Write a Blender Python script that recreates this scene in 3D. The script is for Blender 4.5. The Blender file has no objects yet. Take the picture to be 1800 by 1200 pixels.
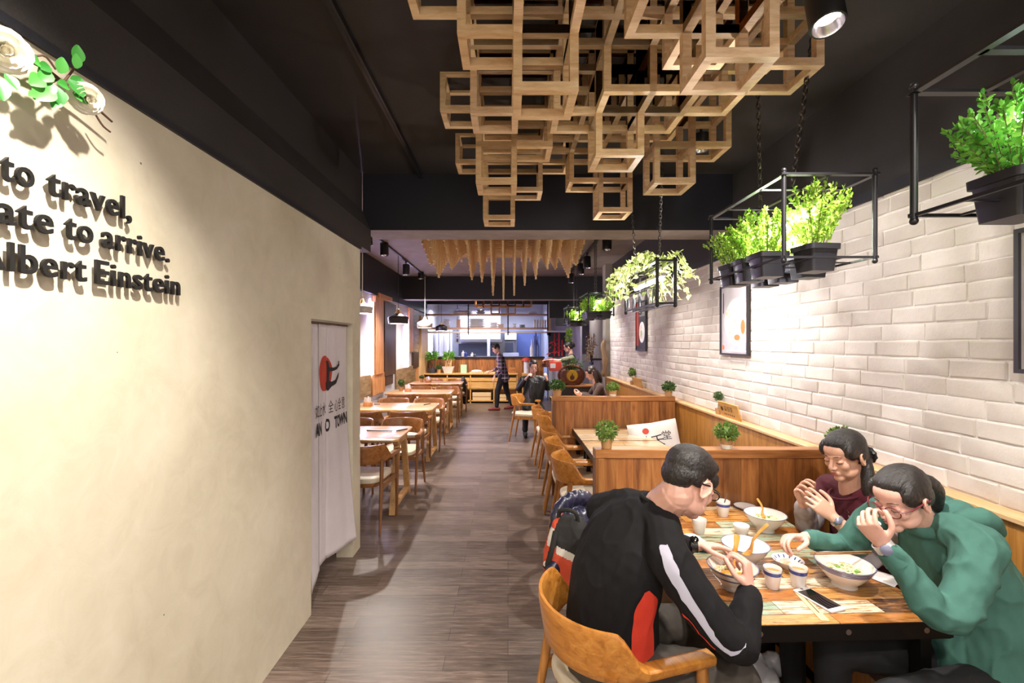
import bpy, bmesh, math, random
from mathutils import Vector, Matrix, noise as mnoise
from math import sin, cos, pi, radians as R

SC = bpy.context.scene
COL = SC.collection
V = Vector
rnd = random.Random(7)

# ------------------------------------------------------------------ camera
FPX, VX, VY, CH = 800.0, 893.0, 602.0, 1.7          # focal length in px of the 1800 px frame, vanishing point, eye height
cd = bpy.data.cameras.new('camera')
cd.sensor_width = 36.0
cd.lens = 36.0 * FPX / 1800.0
cd.shift_x = (900 - VX) / 1800.0
cd.shift_y = (VY - 600) / 1800.0
cd.clip_start = 0.05
cam = bpy.data.objects.new('camera', cd)
cam.location = (0, 0, CH)
cam.rotation_euler = (R(90), 0, 0)
COL.objects.link(cam)
SC.camera = cam

SC.view_settings.view_transform = 'Standard'
SC.view_settings.look = 'None'
SC.view_settings.gamma = 1
SC.view_settings.use_curve_mapping = False
SC.view_settings.exposure = 1.62

w = bpy.data.worlds.new('world'); SC.world = w
w.use_nodes = True
bg = w.node_tree.nodes['Background']
bg.inputs[0].default_value = (1.0, 0.93, 0.88, 1)
bg.inputs[1].default_value = .55

def light(kind, name, loc, aim, power, col=(1, .9, .78), size=.1, blend=.6, angle=80, shape=None, sy=None):
    l = bpy.data.lights.new(name, kind)
    l.energy = power; l.color = col
    if kind == 'SPOT':
        l.spot_size = R(angle); l.spot_blend = blend; l.shadow_soft_size = size
    elif kind == 'AREA':
        l.size = size
        if sy: l.shape = 'RECTANGLE'; l.size_y = sy
    else:
        l.shadow_soft_size = size
    o = bpy.data.objects.new(name, l); COL.objects.link(o)
    o.location = loc
    d = V(aim) - V(loc)
    o.rotation_euler = d.to_track_quat('-Z', 'Y').to_euler()
    return o

WARM = (1.0, .84, .66); NEUT = (1.0, .92, .84); COOL = (.80, .84, 1.0); VIO = (.86, .80, 1.0)
# cans that wash the plaster wall
for y_, p_ in ((-.6, 140), (.85, 165)):
    light('SPOT', 'wall_wash', (-.42, y_, 3.14), (-1.23, y_ + .3, .55), p_, (1, .95, .87), .035, 1.0, 78)
# can beside the lattice, fixture behind it, unseen fill spots added behind the camera
light('SPOT', 'near_can', (1.0, 1.38, 2.62), (1.12, 1.75, .75), 55, NEUT, .03, .8, 85)
light('SPOT', 'booth_can', (1.32, 3.13, 2.98), (1.15, 3.6, .5), 60, NEUT, .05, .8, 100)
for x_, y_, p_ in ((-.1, -.9, 55), (.9, -.6, 40)):
    light('SPOT', 'front_fill', (x_, y_, 3.1), (x_ - .1, y_ + 2.6, 0), p_, NEUT, .05, .6, 84)
# planter tubes
for x_, y_, z_, p_ in ((1.155, .82, 2.14, 13), (1.165, 1.94, 2.14, 16), (1.06, 3.45, 2.09, 12), (1.25, 6.5, 2.2, 9), (1.255, 8.45, 2.17, 8)):
    light('POINT', 'tube_light', (x_, y_, z_), (x_, y_, 0), p_, (1, .96, .95), .02)
# brick wall washers
for y_, a_, p_, s_ in ((2.3, 1.5, 10, 80), (3.85, 1.6, 10, 46), (6.55, 1.45, 32, 50)):
    light('SPOT', 'brick_wash', (1.25, y_, 3.0), (1.94, y_ + .05, a_), p_, NEUT, .03, .9, s_)
# heads on the two tracks
for x_, y_, ax, ay, az, p_ in ((-1.85, 6.0, -.5, 6.2, 0, 100), (-1.85, 6.75, -1.8, 5.1, .75, 60), (-1.85, 8.27, -1.7, 8.0, .75, 90), (-1.85, 9.6, -1.6, 10.6, .75, 95),
                               (1.3, 5.5, 1.1, 4.6, .75, 70), (1.3, 7.45, .2, 7.3, 0, 80), (1.3, 8.1, 1.2, 7.9, .8, 50), (1.3, 9.35, .2, 9.2, 0, 105)):
    light('SPOT', 'track_light', (x_, y_, 2.86), (ax, ay, az), p_, NEUT, .03, .8, 95)
# kitchen tubes and far heads
light('AREA', 'kitchen_tube', (-.8, 14.5, 2.75), (-.8, 14.6, 0), 42, COOL, 3.0, sy=.5)
light('SPOT', 'far_spot', (1.9, 11.2, 3.0), (1.9, 12.4, 1.4), 50, NEUT, .06, .8, 90)
light('SPOT', 'sideboard_spot', (-.9, 11.6, 2.8), (-.8, 12.9, .8), 110, WARM, .05, .9, 110)

# ------------------------------------------------------------------ materials
MATS = {}
def nmat(name):
    m = bpy.data.materials.new(name); m.use_nodes = True
    nt = m.node_tree
    b = nt.nodes['Principled BSDF']
    MATS[name] = m
    return m, nt, b
def rgb(h):
    """sRGB hex -> linear"""
    c = [int(h[i:i + 2], 16) / 255 for i in (0, 2, 4)]
    return tuple((x / 12.92 if x <= .04045 else ((x + .055) / 1.055) ** 2.4) for x in c) + (1,)
def nd(nt, t, **kw):
    n = nt.nodes.new(t)
    for k, v in kw.items():
        if k.startswith('i_'): n.inputs[int(k[2:])].default_value = v
        else: setattr(n, k, v)
    return n
def ramp(nt, fac, stops):
    n = nt.nodes.new('ShaderNodeValToRGB')
    e = n.color_ramp.elements
    while len(e) < len(stops): e.new(.5)
    for q, (p, c) in zip(e, stops): q.position = p; q.color = c
    nt.links.new(fac, n.inputs[0])
    return n.outputs[0]
def coords(nt, scale=(1, 1, 1), rot=(0, 0, 0), src='Object'):
    tc = nd(nt, 'ShaderNodeTexCoord'); mp = nd(nt, 'ShaderNodeMapping')
    mp.inputs['Scale'].default_value = scale; mp.inputs['Rotation'].default_value = rot
    nt.links.new(tc.outputs[src], mp.inputs[0])
    return mp.outputs[0]
def noise_(nt, vec, scale, detail=4, rough=.55, dist=0):
    n = nd(nt, 'ShaderNodeTexNoise')
    n.inputs['Scale'].default_value = scale; n.inputs['Detail'].default_value = detail
    n.inputs['Roughness'].default_value = rough; n.inputs['Distortion'].default_value = dist
    nt.links.new(vec, n.inputs['Vector'])
    return n.outputs[0]
def bump(nt, b, h, strength=.3, dist=.01):
    n = nd(nt, 'ShaderNodeBump'); n.inputs['Strength'].default_value = strength; n.inputs['Distance'].default_value = dist
    nt.links.new(h, n.inputs['Height']); nt.links.new(n.outputs[0], b.inputs['Normal'])
def plain(name, hx, rough=.5, metal=0, spec=.5, var=0, vscale=6, bmp=0, bscale=60, coat=0, sheen=0):
    m, nt, b = nmat(name)
    c = rgb(hx)
    b.inputs['Base Color'].default_value = c; b.inputs['Roughness'].default_value = rough
    b.inputs['Metallic'].default_value = metal; b.inputs['Specular IOR Level'].default_value = spec
    b.inputs['Coat Weight'].default_value = coat; b.inputs['Sheen Weight'].default_value = sheen
    v = coords(nt)
    if var:
        f = noise_(nt, v, vscale, 6, .6)
        lo = tuple(x * (1 - var) for x in c[:3]) + (1,); hi = tuple(min(1, x * (1 + var)) for x in c[:3]) + (1,)
        nt.links.new(ramp(nt, f, [(.3, lo), (.7, hi)]), b.inputs['Base Color'])
    if bmp: bump(nt, b, noise_(nt, v, bscale, 4), bmp, .005)
    return m
def wood(name, dark, mid, lightc, axis='x', scale=3.0, rough=.45, stretch=12, knots=0, coat=0, plank=None):
    """grain runs along `axis` of the object's own coordinates; plank=(axis,width) tints boards"""
    m, nt, b = nmat(name)
    s = {'x': (1, stretch, stretch), 'y': (stretch, 1, stretch), 'z': (stretch, stretch, 1)}[axis]
    v = coords(nt, s)
    f = noise_(nt, v, scale, 8, .62, .6)
    col = ramp(nt, f, [(.28, rgb(dark)), (.5, rgb(mid)), (.74, rgb(lightc))])
    if plank:
        tc = nd(nt, 'ShaderNodeTexCoord'); sx = nd(nt, 'ShaderNodeSeparateXYZ'); nt.links.new(tc.outputs['Object'], sx.inputs[0])
        dv = nd(nt, 'ShaderNodeMath', operation='DIVIDE'); nt.links.new(sx.outputs['xyz'.index(plank[0])], dv.inputs[0]); dv.inputs[1].default_value = plank[1]
        fl = nd(nt, 'ShaderNodeMath', operation='FLOOR'); nt.links.new(dv.outputs[0], fl.inputs[0])
        wn = nd(nt, 'ShaderNodeTexWhiteNoise', noise_dimensions='1D'); nt.links.new(fl.outputs[0], wn.inputs['W'])
        hs = nd(nt, 'ShaderNodeHueSaturation'); nt.links.new(col, hs.inputs['Color'])
        mr = nd(nt, 'ShaderNodeMapRange'); nt.links.new(wn.outputs['Value'], mr.inputs[0]); mr.inputs[3].default_value = .62; mr.inputs[4].default_value = 1.3
        nt.links.new(mr.outputs[0], hs.inputs['Value'])
        fr = nd(nt, 'ShaderNodeMath', operation='FRACT'); nt.links.new(dv.outputs[0], fr.inputs[0])
        gp = ramp(nt, fr.outputs[0], [(0, (.25, .25, .25, 1)), (.035, (1, 1, 1, 1))])
        mx = nd(nt, 'ShaderNodeMix', data_type='RGBA', blend_type='MULTIPLY'); mx.inputs[0].default_value = 1
        nt.links.new(hs.outputs[0], mx.inputs[6]); nt.links.new(gp, mx.inputs[7]); col = mx.outputs[2]
    if knots:
        vo = nd(nt, 'ShaderNodeTexVoronoi'); vo.inputs['Scale'].default_value = knots
        s2 = {'x': (.5, 1, 1), 'y': (1, .5, 1), 'z': (1, 1, .5)}[axis]
        nt.links.new(coords(nt, s2), vo.inputs['Vector'])
        kn = ramp(nt, vo.outputs['Distance'], [(.03, (.35, .3, .3, 1)), (.13, (1, 1, 1, 1))])
        mx = nd(nt, 'ShaderNodeMix', data_type='RGBA', blend_type='MULTIPLY'); mx.inputs[0].default_value = .8
        nt.links.new(col, mx.inputs[6]); nt.links.new(kn, mx.inputs[7]); col = mx.outputs[2]
    nt.links.new(col, b.inputs['Base Color'])
    b.inputs['Roughness'].default_value = rough; b.inputs['Coat Weight'].default_value = coat
    bump(nt, b, f, .12, .004)
    return m
def emit(name, hx, strength):
    m, nt, b = nmat(name)
    b.inputs['Base Color'].default_value = rgb(hx)
    b.inputs['Emission Color'].default_value = rgb(hx); b.inputs['Emission Strength'].default_value = strength
    return m
def glass(name, col=(1, 1, 1, 1), rough=0.0):
    m, nt, b = nmat(name)
    b.inputs['Base Color'].default_value = col; b.inputs['Roughness'].default_value = rough
    b.inputs['Transmission Weight'].default_value = 1; b.inputs['IOR'].default_value = 1.45
    return m
def pane(name, alpha=.12, tint=(.9, .92, 1, 1)):
    m, nt, b = nmat(name)
    b.inputs['Base Color'].default_value = tint; b.inputs['Roughness'].default_value = .02; b.inputs['Alpha'].default_value = alpha
    return m

# ------------------------------------------------------------------ mesh helpers
class MB:
    def __init__(self): self.bm = bmesh.new(); self.mi = 0
    def _tag(self, faces):
        for f in faces: f.material_index = self.mi
        return faces
    def box(self, c, s, M=None, bev=0, seg=1):
        r = bmesh.ops.create_cube(self.bm, size=1)
        vs = r['verts']
        T = Matrix.Translation(V(c)) @ (M.to_4x4() if M else Matrix.Identity(4)) @ Matrix.Diagonal((s[0], s[1], s[2], 1))
        bmesh.ops.transform(self.bm, matrix=T, verts=vs)
        fs = list({f for v in vs for f in v.link_faces})
        self._tag(fs)
        if bev:
            es = list({e for v in vs for e in v.link_edges})
            r = bmesh.ops.bevel(self.bm, geom=es, offset=bev, segments=seg, affect='EDGES', profile=.5)
            self._tag(r['faces'])
        return self
    def box2(self, a, b, bev=0, seg=1):
        a, b = V(a), V(b)
        return self.box((a + b) / 2, [abs(x) for x in (b - a)], None, bev, seg)
    def bar(self, a, b, w, h=None, up=(0, 0, 1), bev=0):
        a, b = V(a), V(b); h = h or w
        d = (b - a); L = d.length; d.normalize()
        u = V(up)
        if abs(d.dot(u)) > .98: u = V((0, 1, 0))
        x = d.cross(u).normalized(); z = x.cross(d).normalized()
        M = Matrix((x, d, z)).transposed()
        return self.box((a + b) / 2, (w, L, h), M, bev)
    def rings(self, rings, cap=True, closed=False):
        """rings: list of lists of points -> skin"""
        vr = [[self.bm.verts.new(p) for p in r] for r in rings]
        n = len(vr[0]); fs = []
        rng = len(vr) if closed else len(vr) - 1
        for i in range(rng):
            a, b = vr[i], vr[(i + 1) % len(vr)]
            for j in range(n):
                k = (j + 1) % n
                try: fs.append(self.bm.faces.new((a[j], a[k], b[k], b[j])))
                except ValueError: pass
        if cap and not closed:
            for r, fl in ((vr[0], True), (vr[-1], False)):
                try: fs.append(self.bm.faces.new(list(reversed(r)) if fl else r))
                except ValueError: pass
        self._tag(fs)
        return self
    def tube(self, pts, rad, n=10, up=None, flat=1.0, cap=True, closed=False):
        """round tube; rad scalar/list (or list of (rx,ry)); flat squashes along the frame's 'up'"""
        pts = [V(p) for p in pts]
        if not isinstance(rad, (list, tuple)): rad = [rad] * len(pts)
        rs = []
        prev = None
        for i, p in enumerate(pts):
            if closed: t = pts[(i + 1) % len(pts)] - pts[i - 1]
            else: t = pts[min(i + 1, len(pts) - 1)] - pts[max(i - 1, 0)]
            if t.length < 1e-9: t = V((0, 0, 1))
            t.normalize()
            if up is not None: u = V(up)
            elif prev is not None: u = prev
            else: u = V((0, 0, 1)) if abs(t.z) < .9 else V((0, 1, 0))
            x = t.cross(u)
            if x.length < 1e-6: x = t.cross(V((1, 0, 0)))
            x.normalize(); u = x.cross(t).normalized(); prev = u
            r = rad[i]; rx, ry = r if isinstance(r, (list, tuple)) else (r, r * flat)
            rs.append([p + x * (cos(2 * pi * k / n) * rx) + u * (sin(2 * pi * k / n) * ry) for k in range(n)])
        return self.rings(rs, cap, closed)
    def lathe(self, prof, c=(0, 0, 0), n=24, M=None, cap=True):
        """prof: [(r,z)...] from bottom/outside round; open profile"""
        c = V(c); rs = []
        for r, z in prof:
            ring = [V((cos(2 * pi * k / n) * max(r, 1e-4), sin(2 * pi * k / n) * max(r, 1e-4), z)) for k in range(n)]
            if M: ring = [M @ q for q in ring]
            rs.append([c + q for q in ring])
        return self.rings(rs, cap)
    def ell(self, c, r, M=None, u=16, v=10):
        r_ = bmesh.ops.create_uvsphere(self.bm, u_segments=u, v_segments=v, radius=1)
        T = Matrix.Translation(V(c)) @ (M.to_4x4() if M else Matrix.Identity(4)) @ Matrix.Diagonal((r[0], r[1], r[2], 1))
        bmesh.ops.transform(self.bm, matrix=T, verts=r_['verts'])
        self._tag({f for vv in r_['verts'] for f in vv.link_faces})
        return self
    def poly(self, pts):
        f = self.bm.faces.new([self.bm.verts.new(p) for p in pts]); self._tag([f]); return self
    def prism(self, pts2, axis, a, b):
        """extrude a 2-D outline along axis ('x','y','z') from a to b"""
        def mk(p, t):
            return {'x': (t, p[0], p[1]), 'y': (p[0], t, p[1]), 'z': (p[0], p[1], t)}[axis]
        return self.rings([[mk(p, a) for p in pts2], [mk(p, b) for p in pts2]])
    def build(self, name, m, parent=None, smooth=True, angle=40, kind=None):
        bmesh.ops.recalc_face_normals(self.bm, faces=self.bm.faces)
        me = bpy.data.meshes.new(name); self.bm.to_mesh(me); self.bm.free()
        for q in (m if isinstance(m, (list, tuple)) else [m]): me.materials.append(q)
        if smooth:
            for p in me.polygons: p.use_smooth = True
            try: me.set_sharp_from_angle(angle=R(angle))
            except Exception: pass
        o = bpy.data.objects.new(name, me); COL.objects.link(o)
        if parent: o.parent = parent
        if kind: o['kind'] = kind
        return o
def tag(o, label=None, cat=None, group=None, kind=None):
    if label: o['label'] = label
    if cat: o['category'] = cat
    if group: o['group'] = group
    if kind: o['kind'] = kind
    return o
def thing(name, label, cat, loc=(0, 0, 0), rz=0, group=None):
    o = bpy.data.objects.new(name, None); COL.objects.link(o)
    o.location = loc; o.rotation_euler = (0, 0, rz); o.empty_display_size = .1
    return tag(o, label, cat, group)
def copy_tree(o, parent=None):
    c = o.copy(); COL.objects.link(c)
    if parent: c.parent = parent
    for ch in list(o.children): copy_tree(ch, c)
    return c
def struct(o): o['kind'] = 'structure'; return o
def P(px, py, Y):
    """place a point seen at a pixel of the photograph at distance Y in the room"""
    return V(((px - VX) * Y / FPX, Y, CH - (py - VY) * Y / FPX))
def rotz(a): return Matrix.Rotation(a, 3, 'Z')
def frame(fwd, up):
    """matrix whose columns are right, forward, up"""
    f = V(fwd).normalized(); x = f.cross(V(up)).normalized(); z = x.cross(f).normalized()
    return Matrix((x, f, z)).transposed()
def spline(pts, n):
    """Catmull-Rom through pts (any-length tuples)"""
    P_ = [tuple(p) for p in pts]; out = []
    m = len(P_) - 1
    for i in range(n):
        t = i / (n - 1) * m; k = min(int(t), m - 1); u = t - k
        p0, p1, p2, p3 = P_[max(k - 1, 0)], P_[k], P_[k + 1], P_[min(k + 2, m)]
        out.append(tuple(.5 * (2 * b + (c - a) * u + (2 * a - 5 * b + 4 * c - d) * u * u + (3 * b - a - 3 * c + d) * u ** 3)
                         for a, b, c, d in zip(p0, p1, p2, p3)))
    return out
FONT = None
def text_mesh(body, size, extrude=0.0, offset=0.0, align='LEFT', spacing=1.0):
    c = bpy.data.curves.new('text', 'FONT'); c.body = body; c.size = size; c.extrude = extrude; c.offset = offset
    c.align_x = align; c.space_character = spacing; c.resolution_u = 4
    o = bpy.data.objects.new('text', c); COL.objects.link(o)
    bpy.context.view_layer.update()
    me = bpy.data.meshes.new_from_object(o.evaluated_get(bpy.context.evaluated_depsgraph_get()))
    bpy.data.objects.remove(o); bpy.data.curves.remove(c)
    return me
def text_obj(name, body, size, m, parent=None, M=None, **kw):
    me = text_mesh(body, size, **kw)
    me.materials.clear(); me.materials.append(m); me.name = name
    if M is not None: me.transform(M)
    o = bpy.data.objects.new(name, me); COL.objects.link(o)
    if parent: o.parent = parent
    return o
def remesh(mb, name, voxel, m, parent=None, smooth=3, disp=None, factor=.5):
    """union all the closed pieces in mb into ONE continuous smooth surface"""
    bmesh.ops.recalc_face_normals(mb.bm, faces=mb.bm.faces)
    me = bpy.data.meshes.new('tmp'); mb.bm.to_mesh(me); mb.bm.free()
    o = bpy.data.objects.new('tmp', me); COL.objects.link(o)
    q = o.modifiers.new('r', 'REMESH'); q.mode = 'VOXEL'; q.voxel_size = voxel; q.use_smooth_shade = True
    if smooth:
        s = o.modifiers.new('s', 'SMOOTH'); s.iterations = smooth; s.factor = factor
    bpy.context.view_layer.update()
    nm = bpy.data.meshes.new_from_object(o.evaluated_get(bpy.context.evaluated_depsgraph_get()))
    bpy.data.objects.remove(o); bpy.data.meshes.remove(me)
    nm.name = name; nm.materials.clear()
    for q in (m if isinstance(m, (list, tuple)) else [m]): nm.materials.append(q)
    if disp:
        nn = [(v.co.copy(), v.normal.copy()) for v in nm.vertices]
        for v, (c, n) in zip(nm.vertices, nn): v.co = c + n * disp(c, n)
    for p in nm.polygons: p.use_smooth = True
    r = bpy.data.objects.new(name, nm); COL.objects.link(r)
    if parent: r.parent = parent
    return r
# ------------------------------------------------------------------ surface materials
# dark wood floor, boards run across the aisle
m, nt, b = nmat('floor_boards')
v = coords(nt)
br = nd(nt, 'ShaderNodeTexBrick', offset=.37, squash=1)
for k, q in (('Scale', 1.0), ('Mortar Size', .0012), ('Mortar Smooth', .2), ('Bias', 0), ('Brick Width', .92), ('Row Height', .118)):
    br.inputs[k].default_value = q
br.inputs['Color1'].default_value = (.1, .1, .1, 1); br.inputs['Color2'].default_value = (.9, .9, .9, 1); br.inputs['Mortar'].default_value = (.5, .5, .5, 1)
nt.links.new(v, br.inputs['Vector'])
g = noise_(nt, coords(nt, (1.2, 16, 1)), 4.0, 10, .68, .8)
mixf = nd(nt, 'ShaderNodeMath', operation='MULTIPLY_ADD'); nt.links.new(br.outputs['Color'], mixf.inputs[0]); mixf.inputs[1].default_value = .22
nt.links.new(g, mixf.inputs[2])
colr = ramp(nt, mixf.outputs[0], [(.32, rgb('33271f')), (.58, rgb('5f4f45')), (.85, rgb('87756a'))])
gap = nd(nt, 'ShaderNodeMix', data_type='RGBA'); nt.links.new(br.outputs['Fac'], gap.inputs[0]); nt.links.new(colr, gap.inputs[6]); gap.inputs[7].default_value = rgb('1c1613')
nt.links.new(gap.outputs[2], b.inputs['Base Color'])
rr = nd(nt, 'ShaderNodeMapRange'); nt.links.new(g, rr.inputs[0]); rr.inputs[3].default_value = .28; rr.inputs[4].default_value = .5
nt.links.new(rr.outputs[0], b.inputs['Roughness'])
bump(nt, b, g, .12, .003)
M_floor = m
# trowelled cream plaster
m, nt, b = nmat('trowelled_plaster')
v = coords(nt)
n1 = noise_(nt, v, 1.1, 6, .6, .5); n2 = noise_(nt, v, 7, 8, .65, 1.0)
ad = nd(nt, 'ShaderNodeMath', operation='MULTIPLY_ADD'); nt.links.new(n2, ad.inputs[0]); ad.inputs[1].default_value = .45; nt.links.new(n1, ad.inputs[2])
c0 = ramp(nt, ad.outputs[0], [(.42, rgb('b3a78e')), (.68, rgb('c8bda5')), (.95, rgb('d6ccb6'))])
sp = nd(nt, 'ShaderNodeTexVoronoi'); sp.inputs['Scale'].default_value = 5.2; nt.links.new(v, sp.inputs['Vector'])
n3 = noise_(nt, v, 3.1, 2)
th = nd(nt, 'ShaderNodeMath', operation='MULTIPLY_ADD'); nt.links.new(n3, th.inputs[0]); th.inputs[1].default_value = -.06; th.inputs[2].default_value = .048
lt = nd(nt, 'ShaderNodeMath', operation='LESS_THAN'); nt.links.new(sp.outputs['Distance'], lt.inputs[0]); nt.links.new(th.outputs[0], lt.inputs[1])
mx = nd(nt, 'ShaderNodeMix', data_type='RGBA'); nt.links.new(lt.outputs[0], mx.inputs[0]); nt.links.new(c0, mx.inputs[6]); mx.inputs[7].default_value = rgb('6d6456')
nt.links.new(mx.outputs[2], b.inputs['Base Color']); b.inputs['Roughness'].default_value = .75
bump(nt, b, n2, .12, .01)
M_plaster = m
M_black = plain('black_ceiling_paint', '2b2623', .62, var=.12, vscale=3, bmp=.25, bscale=140)
M_beam = plain('black_beam_paint', '1b1a20', .5, bmp=.15, bscale=90)
M_beamlow = plain('uplit_beam_soffit', '857a73', .7, var=.15, vscale=9)  # beam underside, light from below put into the colour
M_ceil2 = plain('dark_grey_ceiling', '74675e', .7, var=.16, vscale=5, bmp=.2, bscale=60)
# whitewashed brick
m, nt, b = nmat('whitewashed_brick')
oi = nd(nt, 'ShaderNodeAttribute'); oi.attribute_name = 'tone'
v = coords(nt)
n1 = noise_(nt, v, 14, 6, .6); 
mr = nd(nt, 'ShaderNodeMath', operation='MULTIPLY_ADD'); nt.links.new(oi.outputs['Fac'], mr.inputs[0]); mr.inputs[1].default_value = .6
n1s = nd(nt, 'ShaderNodeMath', operation='MULTIPLY'); nt.links.new(n1, n1s.inputs[0]); n1s.inputs[1].default_value = .5
nt.links.new(n1s.outputs[0], mr.inputs[2])
nt.links.new(ramp(nt, mr.outputs[0], [(.1, rgb('c3b9b0')), (.5, rgb('cfc6be')), (.9, rgb('dcd4cd'))]), b.inputs['Base Color'])
b.inputs['Roughness'].default_value = .7
bump(nt, b, noise_(nt, v, 45, 8, .7), .35, .006)
M_brick = m
M_mortar = plain('white_mortar', 'e6e1dc', .85, var=.08, vscale=20, bmp=.4, bscale=70)
M_wain = wood('honey_oak_panel', '8a5a26', 'b27a38', 'c8924e', 'z', 2.6, .4, 14, coat=.15)
M_waincap = wood('pale_oak_cap', 'b98f62', 'd0a878', 'e0bf94', 'y', 3, .4, 14)
M_board = wood('knotty_brown_boards', '6a3c1e', '9a6233', 'b98148', 'z', 2.4, .42, 10, knots=5.0, coat=.1, plank=('x', .105))
M_boardcap = wood('knotty_brown_cap', '7d4a26', 'a86e3c', 'c28b52', 'x', 3, .4, 12, coat=.1)
M_white = plain('white_paint', 'd9d4d6', .7, var=.05, vscale=2)
M_lav = plain('pale_lavender_panel', 'b9b4c6', .55, var=.06, vscale=1.5)

# ------------------------------------------------------------------ the shell
b = MB(); b.box2((-2.7, -2.2, -.06), (2.9, 16.2, 0)); struct(b.build('floor', M_floor, smooth=False))
b = MB(); b.box2((-2.75, -2.2, 3.2), (2.35, 4.05, 3.3)); struct(b.build('ceiling', M_black, smooth=False))
b = MB(); b.box2((-2.75, 4.05, 3.2), (2.9, 16.2, 3.3)); struct(b.build('ceiling_dining', M_ceil2, smooth=False))
# ceiling beams: dark faces, underside coloured paler as if lit from below
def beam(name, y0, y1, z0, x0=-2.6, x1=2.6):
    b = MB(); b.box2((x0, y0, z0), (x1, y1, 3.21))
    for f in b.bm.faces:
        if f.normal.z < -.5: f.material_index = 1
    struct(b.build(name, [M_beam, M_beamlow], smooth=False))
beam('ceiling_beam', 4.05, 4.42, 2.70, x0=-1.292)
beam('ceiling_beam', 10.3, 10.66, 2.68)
# left plaster wall with the doorway, one mesh
LX = -1.23
b = MB()
outline = [(-2.2, 0), (2.845, 0), (2.845, 1.85), (3.605, 1.85), (3.605, 0), (3.785, 0), (3.785, 2.5), (-2.2, 2.5)]
b.prism(outline, 'x', LX - .13, LX)
struct(b.build('wall_left', M_plaster, smooth=False))
b = MB()                                                                  # dark cupboard room behind the curtain
b.box2((-2.5, 3.66, 0), (LX - .13, 3.785, 3.2)); b.box2((-2.5, 2.5, 0), (LX - .13, 2.6, 3.2))
struct(b.build('wall_closet', M_black, smooth=False))
# soffit over the plaster wall (black, stepped)
b = MB()
b.prism([(-1.36, 2.5), (-1.222, 2.5), (-1.222, 2.70), (-1.30, 2.88), (-1.30, 3.21), (-1.36, 3.21)], 'y', -2.2, 4.05)
struct(b.build('trim_1', M_black, smooth=False))
b = MB(); b.box2((LX, -2.2, 2.472), (LX + .012, 3.785, 2.5)); struct(b.build('trim_2', M_beam, smooth=False))
# right wall: masonry core, brick skin, wainscot
RX = 1.94
b = MB(); b.box2((RX + .012, -2.2, 0), (RX + .2, 8.7, 2.47)); struct(b.build('wall_right', M_mortar, smooth=False))
def brick_skin():
    b = MB(); bm = b.bm
    lay = bm.faces.layers.float.new('tone')
    r = random.Random(3)
    ch, bl, z = .0815, .245, 1.062
    row = 0
    while z < 2.46:
        y = -1.4 + (0.11 if row % 2 else 0) + r.uniform(-.02, .02)
        h = min(ch - .009, 2.465 - z)
        while y < 8.68:
            L = bl + r.uniform(-.035, .035)
            y1 = min(y + L - .009, 8.69)
            if y1 - y > .03:
                d = r.uniform(.004, .008)
                t = r.random()
                # front face subdivided with jittered, rounded edges
                ny, nz = 5, 3
                ys = [y, y + .005, y + (y1 - y) * .35, y + (y1 - y) * .65, y1 - .005, y1]; zs = [z, z + .005, z + h - .005, z + h]
                g = {}
                for i in range(ny + 1):
                    for k in range(nz + 1):
                        e = (i in (0, ny)) or (k in (0, nz))
                        jy = r.uniform(-.002, .002) if i in (0, ny) else 0
                        jz = r.uniform(-.004, .003) if k in (0, nz) else 0
                        g[i, k] = bm.verts.new((RX + .012 - (d * .55 if e else d), ys[i] + jy, zs[k] + jz))
                bk = {}
                for i in range(ny + 1):
                    for k in range(nz + 1):
                        if (i in (0, ny)) or (k in (0, nz)):
                            bk[i, k] = bm.verts.new((RX + .016, g[i, k].co.y + (-.002 if i == 0 else .002 if i == ny else 0), g[i, k].co.z + (-.002 if k == 0 else .002 if k == nz else 0)))
                fs = []
                for i in range(ny):
                    for k in range(nz): fs.append(bm.faces.new((g[i, k], g[i, k + 1], g[i + 1, k + 1], g[i + 1, k])))
                for i in range(ny):
                    fs.append(bm.faces.new((g[i, 0], g[i + 1, 0], bk[i + 1, 0], bk[i, 0]))); fs.append(bm.faces.new((g[i + 1, nz], g[i, nz], bk[i, nz], bk[i + 1, nz])))
                for k in range(nz):
                    fs.append(bm.faces.new((g[0, k + 1], g[0, k], bk[0, k], bk[0, k + 1]))); fs.append(bm.faces.new((g[ny, k], g[ny, k + 1], bk[ny, k + 1], bk[ny, k])))
                for f in fs: f[lay] = t
            y += L
        z += ch; row += 1
    me = bpy.data.meshes.new('wall_brick')
    for f in bm.faces: f.smooth = True
    bm.to_mesh(me); bm.free()
    me.materials.append(M_brick); me.set_sharp_from_angle(angle=R(24))
    o = bpy.data.objects.new('wall_brick', me); COL.objects.link(o); struct(o)
brick_skin()
b = MB(); b.box2((1.875, -1.4, 0), (RX + .012, 8.7, 1.035)); struct(b.build('wall_wainscot', M_wain, smooth=False))
b = MB(); b.box2((1.86, -1.4, 1.035), (RX + .012, 8.7, 1.056), .003); struct(b.build('trim_3', M_waincap, smooth=False))
b = MB(); b.box2((2.0, -2.2, 2.47), (2.2, 8.7, 3.21)); struct(b.build('wall_right_upper', M_black, smooth=False))
b = MB(); b.box2((1.935, -2.2, 2.462), (2.0, 8.7, 2.52)); struct(b.build('trim_4', M_beam, smooth=False))
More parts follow.
